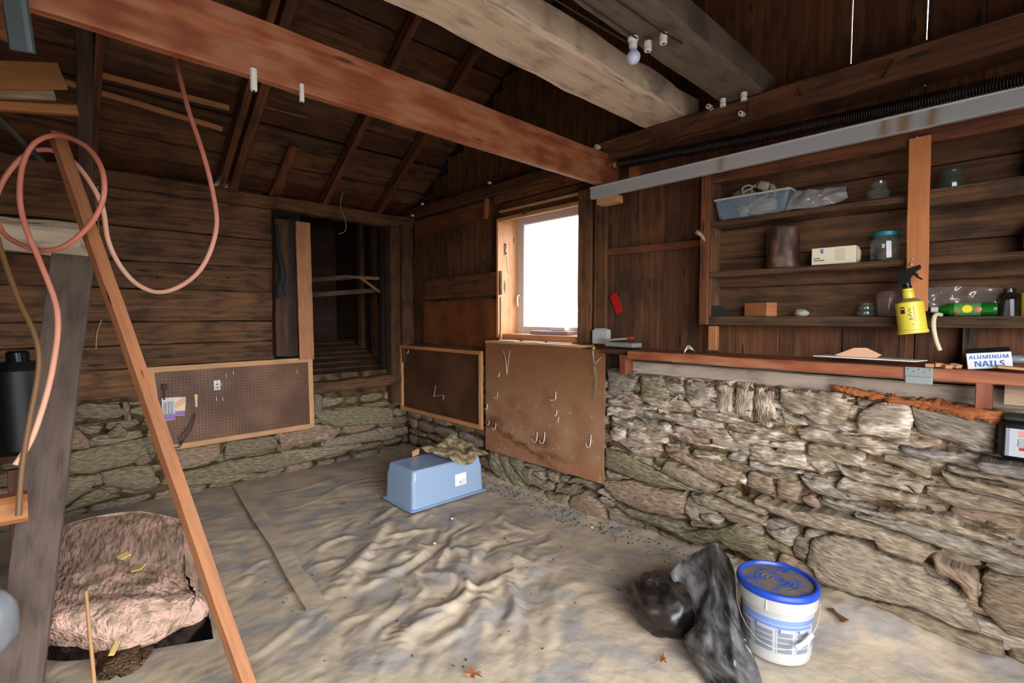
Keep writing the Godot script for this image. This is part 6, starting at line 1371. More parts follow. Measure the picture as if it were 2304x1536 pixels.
func litter() -> void:
	var lm := mat(Color(0.60, 0.38, 0.22), 0.8)
	for q in [[Vector3(1.673, 0.020, -3.690), 0.05, 20.0, "dry tan oak leaf on the plastic sheet left of the blue tote"], [Vector3(1.241, 0.015, -1.543), 0.055, 100.0, "dry brown oak leaf at the bottom edge of the picture"], [Vector3(1.890, 0.012, -1.050), 0.045, 200.0, "dry brown oak leaf beside the black trash bag"], [Vector3(1.207, 0.015, -1.640), 0.022, 300.0, "little curled scrap of dry leaf near the bottom edge of the picture"]]:
		var p := PackedVector2Array()
		for i in 26:
			var a := TAU * i / 26.0
			var r: float = q[1] * (0.62 + 0.30 * cos(a * 6.0) + 0.10 * sin(a * 3.0 + q[2]))
			p.append(Vector2(cos(a) * r, sin(a) * r * 0.62))
		var g := Geo.new()
		var k := g.p(Vector3(0, 0.004, 0), Vector2.ZERO)
		for e in p:
			g.p(Vector3(e.x, 0.002 + 0.016 * nz.get_noise_2d(e.x * 3000.0 + q[2], e.y * 3000.0) + 4.0 * e.length_squared(), e.y), e)
		g.fan(1, 26, k)
		tag(obj("dry_leaf", g.mesh(false, false), lm, self, turned(q[0] + Vector3(0, 0.008, 0), Vector3(0, q[2], 0))), q[3], "leaf", "dry leaves on the floor")
	for q in [[Vector3(1.795, 0.030, -2.626), "white pebble on the wrinkled sheet in the middle of the floor"], [Vector3(2.115, 0.030, -2.870), "white pebble just in front of the blue tote"], [Vector3(2.735, 0.030, -2.072), "white pebble near the foot of the stone wall"]]:
		tag(obj("pebble", blob(Vector3(0.009, 0.007, 0.011), 0.3, 2.0, q[0].x * 50.0, 9, 6).mesh(), T.white, self, turned(q[0])), q[1], "pebble")
	var g := Geo.new()
	for i in 420:
		var x := rng.randf_range(0.8, 2.85)
		var z := rng.randf_range(-3.4, -0.9)
		if i > 160:
			x = 2.66 + 0.2 * pow(rng.randf(), 0.5)
			z = rng.randf_range(-3.2, -1.4)
		if Vector2(x, z).distance_to(Vector2(2.07, -1.02)) < 0.42:
			continue
		var r := rng.randf_range(0.0025, 0.007)
		var side := clampf((x - 2.62) / 0.3, 0.0, 1.0)
		blob(Vector3(r, r * 0.7, r), 0.3, 2.0, i * 3.0, 5, 3, g, Vector3(x, 0.006 + side * side * 0.05, z), Color(1.1, 1.05, 0.98) * rng.randf_range(0.6, 1.6))
	var o := obj("gravel_crumb", g.mesh(true), T.dirt, self)
	tag(o, "scattered crumbs of grit on the plastic sheet, thickest along the stone wall", "grit")
	o.set_meta("kind", "stuff")
	var sp := thing("bark_chip", "splintered grey bark chip on the dirt between the bucket and the rocks", "wood scrap", Vector3(2.706, 0.070, -0.600))
	for i in 3:
		board("splinter", sp, Vector3(-0.05, 0.004 * i, 0.01 * i), Vector3(0.05, 0.006, 0.02 - 0.01 * i), 0.018, 0.006, T.old, Vector3(0, 0, 1), 0.004, Color(1.2, 1.1, 1.05))
	sp.rotation.y = 0.9

# ---------------------------------------------------------------- clutter at the left
func left_things() -> void:
	var st := board("lumber_strip", self, Vector3(0.538, 0.020, -2.051), Vector3(0.069, 2.319, -3.053), 0.045, 0.05, T.pine, Vector3(0.584, 0.071, -2.011) - Vector3(0.527, 0.019, -2.159), 0.004, Color(0.62, 0.47, 0.385))
	tag(st, "long reddish pine strip leaning diagonally across the left of the room", "board")
	var gb := board("grey_plank", self, Vector3(-0.143, -0.127, -2.714), Vector3(0.109, 1.786, -3.089), 0.150, 0.03, T.pale, Vector3(1, 0, 0.3), 0.004, Color(0.20, 0.18, 0.18))
	tag(gb, "dark grey dusty plank leaning upright at the far left", "board")
	var lg := thing("log_end", "stubby whitish weathered log end sticking in from the left picture edge", "log", Vector3(-0.048, 1.894, -3.410))
	var lgm := board_geo(0.62, 0.17, 0.16, 0.03, 0.04)
	obj("log", lgm.mesh(true), T.pale, lg, frame(Vector3(-0.390, 1.920, -3.571) - Vector3(-0.048, 1.894, -3.410), Vector3(0.145, 1.895, -3.393) - Vector3(-0.048, 1.894, -3.410)))
	var pl := board("dark_post", self, Vector3(0.180, 2.861, -3.109), Vector3(0.173, 1.983, -3.345), 0.060, 0.05, T.old, Vector3.RIGHT, 0.006, Color(0.36, 0.30, 0.26))
	tag(pl, "thin dark post hanging from the red joist behind the hose loops", "post")
	# lumber ends stored overhead
	for q in [[Vector3(-0.178, 2.511, -3.066), Vector3(0.098, 2.595, -3.086), 0.115, 0.02, T.pine, Color(0.55, 0.40, 0.20), "wide yellow-brown board end stored overhead at the far left, topmost of the stack"], [Vector3(-0.185, 2.460, -3.138), Vector3(0.069, 2.524, -3.149), 0.05, 0.05, T.pale, Color(0.62, 0.56, 0.44), "round grey pole end under the wide board end at the far left"], [Vector3(-0.192, 2.427, -3.211), Vector3(0.151, 2.477, -3.151), 0.045, 0.05, T.pine, Color(0.66, 0.48, 0.27), "yellow square batten end, lowest of the overhead stack at the far left"], [Vector3(-0.097, 2.373, -2.083), Vector3(-0.042, 2.440, -2.311), 0.10, 0.05, T.pine, Color(0.5, 0.38, 0.24), "brown board end in the very top left corner of the picture"]]:
		tag(board("lumber_end", self, q[0], q[1], q[2], q[3], q[4], Vector3.UP, 0.006, q[5], 0.01), q[6], "board", "overhead lumber")
	tag(obj("metal_bracket", board_geo(0.20, 0.055, 0.03, 0.003, 0.008, Color(0.085, 0.11, 0.125)).mesh(true), mat(Color.WHITE, 0.5, 0.3), self, frame(Vector3(-0.032, 2.421, -1.969), Vector3(-0.020, 2.285, -2.003), Vector3(1, 0, 0.5))), "blue-grey metal strap hanging in the top left corner of the picture", "bracket")
	tag(obj("dark_rod", tube(PackedVector3Array([Vector3(-0.144, 2.326, -2.814), Vector3(0.018, 2.195, -3.065)]), 0.012, 8).mesh(), mat(Color(0.16, 0.16, 0.15), 0.5), self), "dark slanting rod behind the hose loops at the far left", "rod")
	var hs := mat(Color(0.75, 0.44, 0.36), 0.55)
	var hose := tube(smooth_path([Vector3(0.35, 2.42, -2.10), Vector3(0.477, 2.740, -2.805), Vector3(0.495, 2.634, -2.781), Vector3(0.523, 2.458, -2.742), Vector3(0.567, 2.279, -2.716), Vector3(0.601, 2.096, -2.699), Vector3(0.611, 1.929, -2.692), Vector3(0.570, 1.765, -2.734), Vector3(0.501, 1.666, -2.792), Vector3(0.410, 1.619, -2.875), Vector3(0.331, 1.655, -2.952), Vector3(0.271, 1.745, -3.001), Vector3(0.231, 1.861, -3.006), Vector3(0.213, 2.017, -2.993), Vector3(0.160, 2.147, -3.010), Vector3(0.100, 2.228, -3.045), Vector3(0.027, 2.253, -3.088), Vector3(-0.043, 2.215, -3.124), Vector3(-0.109, 2.104, -3.151), Vector3(-0.140, 1.982, -3.145), Vector3(-0.119, 1.872, -3.090), Vector3(-0.064, 1.813, -3.006), Vector3(0.011, 1.783, -2.905), Vector3(0.080, 1.803, -2.814), Vector3(0.150, 1.882, -2.739), Vector3(0.191, 1.971, -2.707), Vector3(0.203, 2.061, -2.701), Vector3(0.190, 2.151, -2.734), Vector3(0.147, 2.233, -2.807), Vector3(0.070, 2.280, -2.911), Vector3(-0.001, 2.246, -2.962), Vector3(-0.042, 2.152, -2.981), Vector3(-0.057, 2.011, -2.958), Vector3(-0.045, 1.886, -2.910), Vector3(-0.006, 1.735, -2.836), Vector3(0.033, 1.575, -2.760), Vector3(0.040, 1.469, -2.719), Vector3(0.024, 1.331, -2.697), Vector3(-0.004, 1.188, -2.686), Vector3(-0.050, 1.030, -2.663), Vector3(-0.098, 0.938, -2.647)], 6), 0.0105, 9)
	# sun-bleached and dusty along the long bight and at the end
	for i in hose.v.size():
		var f := float(i) / hose.v.size()
		var pale := clampf(exp(-pow((f - 0.27) / 0.11, 2.0)) + exp(-pow((f - 0.98) / 0.10, 2.0)) * 0.8 + 0.25 * nz.get_noise_1d(f * 4000.0), 0.0, 1.0)
		hose.c[i] = Color(1, 1, 1).lerp(Color(1.45, 2.9, 3.0), pale * 0.8)
	tag(obj("rubber_hose", hose.mesh(), hs, self), "faded salmon-red rubber hose hanging in big loops from the red joist at the left", "hose")
	var h2 := tube(smooth_path([Vector3(-0.130, 1.847, -2.906), Vector3(-0.110, 1.737, -2.851), Vector3(-0.072, 1.575, -2.764), Vector3(-0.032, 1.444, -2.689), Vector3(-0.019, 1.350, -2.656), Vector3(-0.029, 1.246, -2.658), Vector3(-0.055, 1.095, -2.645), Vector3(-0.082, 0.913, -2.631), Vector3(-0.095, 0.752, -2.604)], 6), 0.010, 8)
	tag(obj("rubber_hose", h2.mesh(), mat(Color(0.42, 0.30, 0.17), 0.6), self), "brown rubber hose hanging at the left picture edge in front of the black canister", "hose")
	var can := thing("black_canister", "dark canister with a shiny cap standing in the shadow at the far left", "canister", Vector3(-0.115, 0.752, -3.920))
	var hh := Vector3(-0.098, 1.251, -3.938).y - Vector3(-0.115, 0.752, -3.920).y
	obj("body", lathe([Vector2(0, 0), Vector2(0.098, 0), Vector2(0.10, 0.01), Vector2(0.10, hh * 0.9), Vector2(0.07, hh), Vector2(0, hh)], 28).mesh(false), mat(Color(0.02, 0.02, 0.02), 0.5), can)
	obj("cap", lathe([Vector2(0.03, hh), Vector2(0.05, hh), Vector2(0.05, hh + 0.05), Vector2(0.04, hh + 0.06), Vector2(0, hh + 0.06)], 20).mesh(false), mat(Color(0.12, 0.13, 0.13), 0.15, 0.6), can)
	var stn := thing("wood_stand", "rough brown wooden stand at the left picture edge under the dark canister", "stand", Vector3(-0.179, 0.374, -3.955))
	board("post", stn, Vector3(-0.12, -0.72, 0), Vector3(-0.12, 0.75, 0), 0.10, 0.09, T.old, Vector3.RIGHT, 0.006, Color(0.5, 0.38, 0.22))
	board("post", stn, Vector3(0.04, -0.72, -0.1), Vector3(0.05, 0.24, -0.1), 0.11, 0.05, T.brown, Vector3.RIGHT, 0.006, Color(0.9, 0.7, 0.6))
	board("shelf", stn, Vector3(-0.2, 0.335, -0.02), Vector3(0.16, 0.335, -0.02), 0.20, 0.035, T.old, Vector3(0, 0, 1), 0.004, Color(0.5, 0.36, 0.22))
	tag(obj("wood_block", board_geo(0.16, 0.105, 0.10, 0.004, 0.02, Color(0.62, 0.44, 0.27)).mesh(true), T.pine, self, turned(Vector3(-0.151, 0.756, -2.713))), "short orange wood block end at the left picture edge", "wood block")
	tag(obj("plastic_jug", blob(Vector3(0.07, 0.12, 0.07), 0.08, 1.0, 9.0, 18, 12).mesh(), mat(Color(0.42, 0.43, 0.44), 0.35), self, turned(Vector3(-0.171, 0.387, -2.569))), "blurred grey plastic jug low at the left picture edge", "jug")
	tag(obj("thin_rod", tube(PackedVector3Array([Vector3(0.075, 0.528, -2.277), Vector3(0.083, 0.207, -2.067)]), 0.006, 7).mesh(), mat(Color(0.62, 0.46, 0.30), 0.6), self), "thin tan stick standing in front of the insulation roll", "stick")
	for q in [[[Vector3(0.334, 2.544, -4.870), Vector3(0.313, 2.360, -4.870), Vector3(0.322, 2.146, -4.870), Vector3(0.296, 1.977, -4.870)], "thin frayed straw-coloured string hanging beside the pine strip, the upper one"], [[Vector3(0.316, 1.476, -4.870), Vector3(0.287, 1.376, -4.870), Vector3(0.278, 1.258, -4.870)], "short straw-coloured string on the far wall beside the pine strip, the lower one"], [[Vector3(2.213, 2.756, -4.790), Vector3(2.179, 2.617, -4.780), Vector3(2.157, 2.417, -4.620), Vector3(2.146, 2.331, -4.620), Vector3(2.083, 2.298, -4.620)], "thin pale wire curling down from the plate over the back-room doorway"]]:
		tag(obj("string", tube(smooth_path(q[0]), 0.004, 5).mesh(), mat(Color(0.66, 0.58, 0.44), 0.8), self), q[1], "string", "loose strings")
	insulation()

func insulation() -> void:
	# a torn pink fibreglass batt, folded over
	var c := Vector3(0.158, 0.120, -3.185)
	var t := thing("insulation_roll", "torn dusty pink fibreglass insulation batt heaped on the floor at the left", "insulation", Vector3(c.x, 0, c.z))
	var pink := noise_tex(512, 512, 101, 0.014, [Color(0.60, 0.50, 0.42), Color(0.72, 0.60, 0.51), Color(0.79, 0.66, 0.58), Color(0.86, 0.66, 0.60)], [0.2, 0.42, 0.6, 0.8], 6, false, 20.0)
	var m := mat(Color.WHITE, 0.97, 0, pink, T.stone_h, 0.8, 0.1)
	var A := [Vector3(-0.111, 0.210, -3.666), Vector3(0.058, 0.220, -4.059), Vector3(0.385, 0.220, -4.038), Vector3(0.602, 0.200, -3.721)]
	var B := [Vector3(-0.132, 0.220, -3.218), Vector3(0.039, 0.230, -3.251), Vector3(0.290, 0.230, -3.134), Vector3(0.486, 0.200, -2.935)]
	var C2 := [Vector3(-0.125, 0.200, -2.931), Vector3(0.027, 0.220, -2.807), Vector3(0.243, 0.220, -2.692), Vector3(0.480, 0.160, -2.704)]
	var D := [Vector3(-0.106, 0.040, -3.029), Vector3(0.038, 0.050, -2.881), Vector3(0.204, 0.040, -2.663), Vector3(0.405, 0.040, -2.704)]
	var E2 := [Vector3(-0.094, 0.000, -3.150), Vector3(0.041, 0.000, -3.043), Vector3(0.221, 0.000, -2.852), Vector3(0.411, 0.000, -2.855)]
	var lines := []
	for r in [A, B, C2, D, E2]:
		lines.append(smooth_path(r, 18))
	var nc: int = lines[0].size()
	var cols := []
	for j in nc:
		var q := []
		for r in lines:
			q.append(r[j])
		cols.append(smooth_path(q, 11))
	var nrw: int = cols[0].size()
	var g := Geo.new()
	var o := t.position
	for i in nrw:
		for j in nc:
			var p: Vector3 = cols[j][i]
			var n := -absf(nz.get_noise_3d(p.x * 160.0, p.y * 300.0, p.z * 420.0)) * 0.045 + nz.get_noise_3d(p.x * 330.0, p.y * 400.0, p.z * 330.0) * 0.022 + nz.get_noise_3d(p.x * 800.0, p.y * 800.0, p.z * 800.0) * 0.006
			var top := clampf(1.0 - i / (nrw * 0.45), 0.0, 1.0)
			var dust := Color(1, 1, 1).lerp(Color(1.30, 1.34, 1.30), top)
			g.p(p - o + Vector3(0.1, 0.9, 0.4) * n, Vector2(j / float(nc) * 1.4, i / float(nrw) * 1.4), dust)
	g.lattice(0, nrw, nc)
	# right end, rolled over, and the far side down to the floor
	var k0 := g.v.size()
	for i in nrw:
		for j in 7:
			var a: Vector3 = cols[nc - 1][i] - o
			var f := j / 6.0
			g.p(Vector3(a.x + 0.05 * sin(PI * f), lerpf(a.y, 0.0, f), a.z) + Vector3.ONE * 0.012 * nz.get_noise_2d(i * 50.0, j * 90.0), Vector2(f * 0.3, i / float(nrw)))
	g.lattice(k0, nrw, 7)
	k0 = g.v.size()
	for i in 6:
		for j in nc:
			var a: Vector3 = cols[j][0] - o
			g.p(Vector3(a.x, lerpf(a.y, 0.0, i / 5.0), a.z - 0.02 * i / 5.0), Vector2(j / float(nc), i / 5.0 * 0.2))
	g.lattice(k0, 6, nc)
	obj("batt", g.mesh(false, false), m, t)
	var tuft := blob(Vector3(0.09, 0.035, 0.11), 0.4, 1.6, 66.0, 18, 10, null, Vector3(0.195, 0.030, -2.653) - o)
	obj("torn_tuft", tuft.mesh(), mat(Color(0.42, 0.33, 0.25), 0.95, 0, null, T.stone_h, 2.0, 0.1), t)
	var fm := mat(Color(0.80, 0.68, 0.42), 0.8)
	for q in [[Vector3(0.265, 0.235, -3.273), 20.0, "cream foam flake on the insulation, the squarer one at the back"], [Vector3(0.304, 0.235, -3.064), -35.0, "cream foam flake on the insulation, the slanted one in front"], [Vector3(0.174, 0.100, -2.644), 70.0, "long cream foam sliver at the torn front edge of the insulation"]]:
		var e: float = 0.10 if q[1] == 70.0 else 0.055
		tag(obj("foam_flake", cbox(e, 0.008, 0.045 if e < 0.09 else 0.022, 0.003).mesh(true), fm, self, turned(q[0], Vector3(12, q[1], 14))), q[2], "foam flake", "foam flakes")
	# black plastic under it
	var bp := Geo.new()
	var lo := smooth_path([Vector3(-0.135, 0.008, -3.027), Vector3(0.021, 0.008, -2.822), Vector3(0.237, 0.008, -2.695), Vector3(0.518, 0.008, -2.554)], 14)
	var hi := smooth_path([Vector3(-0.139, 0.060, -3.271), Vector3(0.029, 0.060, -3.111), Vector3(0.264, 0.060, -2.936), Vector3(0.556, 0.050, -2.891)], 14)
	for i in 12:
		for j in lo.size():
			var p := lo[j].lerp(hi[j], i / 11.0)
			p.y = 0.015 + 0.04 * maxf(0.0, nr.get_noise_2d(p.x * 500.0, p.z * 700.0)) * sin(PI * i / 11.0) + 0.02 * sin(PI * i / 11.0)
			bp.p(p, Vector2(p.x, p.z))
	bp.lattice(0, 12, lo.size())
	tag(obj("black_plastic", bp.mesh(false, false), mat(Color(0.025, 0.025, 0.03), 0.18), self), "shiny crumpled black plastic sheet sticking out from under the insulation", "plastic sheet")

# ---------------------------------------------------------------- shapes
class Geo:
	var v := PackedVector3Array()
	var uv := PackedVector2Array()
	var c := PackedColorArray()
	var ix := PackedInt32Array()

	func p(pos: Vector3, u := Vector2.ZERO, col := Color.WHITE) -> int:
		v.append(pos); uv.append(u); c.append(col)
		return v.size() - 1

	func tri(a: int, b: int, d: int) -> void:
		ix.append(a); ix.append(b); ix.append(d)

	func quad(a: int, b: int, d: int, e: int) -> void:
		tri(a, b, d); tri(a, d, e)

	func move(from: int, xf: Transform3D) -> void:
		for i in range(from, v.size()):
			v[i] = xf * v[i]

	# rows x cols of vertices already appended from index k0 on
	func lattice(k0: int, rows: int, cols: int, wrap := false) -> void:
		var n := cols if wrap else cols - 1
		for i in rows - 1:
			for j in n:
				var j2 := (j + 1) % cols
				quad(k0 + i * cols + j, k0 + i * cols + j2, k0 + (i + 1) * cols + j2, k0 + (i + 1) * cols + j)

	func fan(ring: int, n: int, centre: int) -> void:
		for j in n:
			tri(centre, ring + j, ring + (j + 1) % n)

	# closed shapes are turned the right way out; sheets keep the way they were built
	func mesh(flat := false, closed := true) -> ArrayMesh:
		if closed:
			var o := v[0]
			var s := 0.0
			for i in range(0, ix.size(), 3):
				var a := v[ix[i]] - o
				s += a.dot((v[ix[i + 2]] - o).cross(v[ix[i + 1]] - o))
			if s < 0.0:
				for i in range(0, ix.size(), 3):
					var t := ix[i + 1]
					ix[i + 1] = ix[i + 2]
					ix[i + 2] = t
		# vertex colours are kept in eight bits up to 1: a third of the tint here, three times in mat()
		for i in c.size():
			c[i] = Color(c[i].r / 3.0, c[i].g / 3.0, c[i].b / 3.0, 1.0)
		var arr := []
		arr.resize(Mesh.ARRAY_MAX)
		var nn := PackedVector3Array()
		if flat:
			var v2 := PackedVector3Array()
			var u2 := PackedVector2Array()
			var c2 := PackedColorArray()
			for i in range(0, ix.size(), 3):
				var a := v[ix[i]]
				var b := v[ix[i + 1]]
				var d := v[ix[i + 2]]
				var n := (d - a).cross(b - a).normalized()
				for k in 3:
					v2.append(v[ix[i + k]]); u2.append(uv[ix[i + k]]); c2.append(c[ix[i + k]]); nn.append(n)
			arr[Mesh.ARRAY_VERTEX] = v2
			arr[Mesh.ARRAY_TEX_UV] = u2
			arr[Mesh.ARRAY_COLOR] = c2
		else:
			nn.resize(v.size())
			for i in range(0, ix.size(), 3):
				var a := v[ix[i]]
				var n := (v[ix[i + 2]] - a).cross(v[ix[i + 1]] - a)
				nn[ix[i]] += n
				nn[ix[i + 1]] += n
				nn[ix[i + 2]] += n
			for i in nn.size():
				nn[i] = nn[i].normalized() if nn[i].length_squared() > 1e-20 else Vector3.UP
			arr[Mesh.ARRAY_VERTEX] = v
			arr[Mesh.ARRAY_TEX_UV] = uv
			arr[Mesh.ARRAY_COLOR] = c
			arr[Mesh.ARRAY_INDEX] = ix
		arr[Mesh.ARRAY_NORMAL] = nn
		var m := ArrayMesh.new()
		m.add_surface_from_arrays(Mesh.PRIMITIVE_TRIANGLES, arr)
		return m


func numbered(parent: Node, called: String) -> String:
	var key := "%d/%s" % [parent.get_instance_id(), called]
	var n: int = counts.get(key, 0)
	counts[key] = n + 1
	return called if n == 0 else "%s_%03d" % [called, n]

func obj(called: String, mesh: Mesh, mat: Material, parent: Node3D = self, xf := Transform3D()) -> MeshInstance3D:
	var o := MeshInstance3D.new()
	o.name = numbered(parent, called)
	o.mesh = mesh
	if mesh.get_surface_count() > 0:
		o.set_surface_override_material(0, mat)
	o.transform = xf
	o.cast_shadow = GeometryInstance3D.SHADOW_CASTING_SETTING_ON
	parent.add_child(o, true)
	return o

func tag(o: Node3D, label: String, category: String, group := "") -> Node3D:
	o.set_meta("label", label)
	o.set_meta("category", category)
	if group != "":
		o.set_meta("group", group)
	return o

func thing(called: String, label: String, category: String, at := Vector3.ZERO, group := "") -> Node3D:
	var o := Node3D.new()
	o.name = numbered(self, called)
	add_child(o, true)
	o.position = at
	tag(o, label, category, group)
	return o

func struct(called: String) -> Node3D:
	var o := Node3D.new()
	o.name = called
	add_child(o, true)
	o.set_meta("kind", "structure")
	return o

func copy_of(o: Node3D, label: String) -> Node3D:
	var base := str(o.name).rstrip("0123456789").trim_suffix("_")
	var d: Node3D = o.duplicate()
	d.name = numbered(self, base)
	add_child(d, true)
	d.set_meta("label", label)
	return d

# ---- frames: x along a->b, y as near to up as can be
func frame(a: Vector3, b: Vector3, up := Vector3.UP) -> Transform3D:
	var x := (b - a).normalized()
	var z := x.cross(up).normalized()
	var y := z.cross(x).normalized()
	return Transform3D(Basis(x, y, z), (a + b) / 2.0)

func turned(at: Vector3, deg := Vector3.ZERO) -> Transform3D:
	return Transform3D(Basis.from_euler(deg * PI / 180.0), at)

# ---- a sawn board: length on x, width on y, thickness on z, uneven edges, small arrises
func board_geo(L: float, W: float, T: float, rough := 0.003, ch := 0.003, tint := Color.WHITE, seg := 0, g: Geo = null) -> Geo:
	if g == null:
		g = Geo.new()
	var n := seg if seg > 0 else clampi(int(L / 0.12), 1, 40)
	var s := rng.randf() * 500.0
	var u0 := rng.randf() * 3.0
	var v0 := rng.randf() * 2.0
	ch = minf(ch, minf(W, T) * 0.3)
	var k0 := g.v.size()
	for i in n + 1:
		var x := -L / 2 + L * i / n
		var a := W / 2 + rough * nz.get_noise_2d(x * 300.0, s)
		var b := W / 2 + rough * nz.get_noise_2d(x * 300.0, s + 90.0)
		var bow := rough * 0.8 * nz.get_noise_2d(x * 90.0, s + 170.0)
		var pts := [Vector2(a - ch, T / 2), Vector2(a, T / 2 - ch), Vector2(a, -T / 2 + ch), Vector2(a - ch, -T / 2), Vector2(-b + ch, -T / 2), Vector2(-b, -T / 2 + ch), Vector2(-b, T / 2 - ch), Vector2(-b + ch, T / 2)]
		var per := 0.0
		for j in 8:
			var q: Vector2 = pts[j]
			g.p(Vector3(x, q.x, q.y + bow), Vector2(u0 + x / 2.0, v0 + (q.x + (0.15 if j > 1 and j < 6 else 0.0) + (q.y if j in [1, 2, 5, 6] else 0.0)) / 0.5), tint)
			per += 0.01
	g.lattice(k0, n + 1, 8, true)
	for e in [0, n]:
		var k: int = k0 + e * 8
		var q0 := g.v.size()
		for j in 8:
			g.p(g.v[k + j], Vector2(u0 + g.v[k + j].z / 3.0, v0 + g.v[k + j].y / 0.5), tint)
		if e == 0:
			for j in 6:
				g.tri(q0, q0 + j + 1, q0 + j + 2)
		else:
			for j in 6:
				g.tri(q0, q0 + j + 2, q0 + j + 1)
	return g

func board(called: String, parent: Node3D, a: Vector3, b: Vector3, W: float, T: float, mat: Material, up := Vector3.UP, rough := 0.003, tint := Color.WHITE, ch := 0.003) -> MeshInstance3D:
	var g := board_geo(a.distance_to(b), W, T, rough, ch, tint)
	return obj(called, g.mesh(true), mat, parent, frame(a, b, up))

# ---- a box with arrises taken off
func cbox(w: float, h: float, d: float, ch := 0.003, g: Geo = null, xf := Transform3D(), col := Color.WHITE, uvs := 1.0) -> Geo:
	if g == null:
		g = Geo.new()
	var q := Vector3(w, h, d) / 2.0
	ch = minf(ch, minf(w, minf(h, d)) * 0.45)
	var id := {}
	for sx in [-1, 1]:
		for sy in [-1, 1]:
			for sz in [-1, 1]:
				for k in 3:
					var e := Vector3(sx, sy, sz) * q
					for m in 3:
						if m != k:
							e[m] -= ch * [sx, sy, sz][m]
					var u := Vector2(e.z, e.y) if k == 0 else (Vector2(e.x, e.z) if k == 1 else Vector2(e.x, e.y))
					id[[sx, sy, sz, k]] = g.p(xf * e, u * uvs + Vector2(0.5, 0.5), col)
	var add := func(a: int, b: int, c: int, d2: int, out: Vector3):
		var n := (g.v[c] - g.v[a]).cross(g.v[b] - g.v[a])
		if n.dot(xf.basis * out) < 0.0:
			g.quad(a, d2, c, b)
		else:
			g.quad(a, b, c, d2)
	for k in 3:
		var m := (k + 1) % 3
		var l := (k + 2) % 3
		for s in [-1, 1]:
			var key := func(sm: int, sl: int, kk: int) -> int:
				var t := [0, 0, 0, kk]
				t[k] = s; t[m] = sm; t[l] = sl
				return id[t]
			var out := Vector3.ZERO
			out[k] = s
			add.call(key.call(-1, -1, k), key.call(1, -1, k), key.call(1, 1, k), key.call(-1, 1, k), out)
			for s2 in [-1, 1]:
				var o2 := out
				o2[m] = s2
				add.call(key.call(s2, -1, k), key.call(s2, 1, k), key.call(s2, 1, m), key.call(s2, -1, m), o2)
	for sx in [-1, 1]:
		for sy in [-1, 1]:
			for sz in [-1, 1]:
				var a: int = id[[sx, sy, sz, 0]]
				var b: int = id[[sx, sy, sz, 1]]
				var d3: int = id[[sx, sy, sz, 2]]
				var n := (g.v[d3] - g.v[a]).cross(g.v[b] - g.v[a])
				if n.dot(xf.basis * Vector3(sx, sy, sz)) < 0.0:
					g.tri(a, d3, b)
				else:
					g.tri(a, b, d3)
	return g

# ---- a round bar along a smooth path
func smooth_path(pts: Array, sub := 6) -> PackedVector3Array:
	var c := Curve3D.new()
	for i in pts.size():
		var a: Vector3 = pts[maxi(i - 1, 0)]
		var b: Vector3 = pts[mini(i + 1, pts.size() - 1)]
		var t := (b - a) / 6.0
		c.add_point(pts[i], -t, t)
	var out := PackedVector3Array()
	for i in pts.size() - 1:
		for k in sub:
			out.append(c.sample(i, float(k) / sub))
	out.append(pts[-1])
	return out

func tube(path: PackedVector3Array, r: float, sides := 8, g: Geo = null, col := Color.WHITE, r2 := -1.0, vlen := 0.3) -> Geo:
	if g == null:
		g = Geo.new()
	var k0 := g.v.size()
	var nrm := Vector3.ZERO
	var n := path.size()
	var run := 0.0
	for i in n:
		var t := (path[mini(i + 1, n - 1)] - path[maxi(i - 1, 0)]).normalized()
		if i == 0:
			nrm = t.cross(Vector3.UP if absf(t.y) < 0.9 else Vector3.RIGHT).normalized()
		else:
			nrm = (nrm - t * nrm.dot(t)).normalized()
			run += path[i].distance_to(path[i - 1])
		var b := t.cross(nrm)
		var rr := r if r2 < 0.0 else lerpf(r, r2, float(i) / (n - 1))
		for j in sides:
			var a := TAU * j / sides
			g.p(path[i] + (nrm * cos(a) + b * sin(a)) * rr, Vector2(run / vlen, float(j) / sides), col)
	g.lattice(k0, n, sides, true)
	for e in [0, n - 1]:
		var q := g.v.size()
		for j in sides:
			g.p(g.v[k0 + e * sides + j], Vector2(0, 0), col)
		var m := g.p(path[e], Vector2(0, 0), col)
		for j in sides:
			if e == 0:
				g.tri(m, q + (j + 1) % sides, q + j)
			else:
				g.tri(m, q + j, q + (j + 1) % sides)
	return g

# ---- turned round the y axis: profile of (radius, height) from the bottom up
func lathe(prof: Array, seg := 32, g: Geo = null, xf := Transform3D(), col := Color.WHITE, sharp := true) -> Geo:
	if g == null:
		g = Geo.new()
	var run := 0.0
	for i in prof.size() - 1:
		var a: Vector2 = prof[i]
		var b: Vector2 = prof[i + 1]
		var k := g.v.size()
		for q in [a, b]:
			for j in seg + 1:
				var t: float = TAU * j / seg
				g.p(xf * Vector3(q.x * cos(t), q.y, q.x * sin(t)), Vector2(float(j) / seg, q.y), col)
		g.lattice(k, 2, seg + 1)
		run += a.distance_to(b)
	return g

# ---- a lumpy ball
func blob(r: Vector3, amp := 0.1, freq := 2.0, s := 0.0, nu := 14, nv := 9, g: Geo = null, at := Vector3.ZERO, col := Color.WHITE) -> Geo:
	if g == null:
		g = Geo.new()
	var k0 := g.v.size()
	for i in nv + 1:
		var ph := PI * i / nv
		for j in nu:
			var th := TAU * j / nu
			var d := Vector3(sin(ph) * cos(th), cos(ph), sin(ph) * sin(th))
			var e := d * (1.0 + amp * 2.0 * nz.get_noise_3d(d.x * freq * 100.0 + s, d.y * freq * 100.0, d.z * freq * 100.0 + s))
			g.p(at + e * r, Vector2(float(j) / nu, float(i) / nv), col)
	g.lattice(k0, nv + 1, nu, true)
	return g

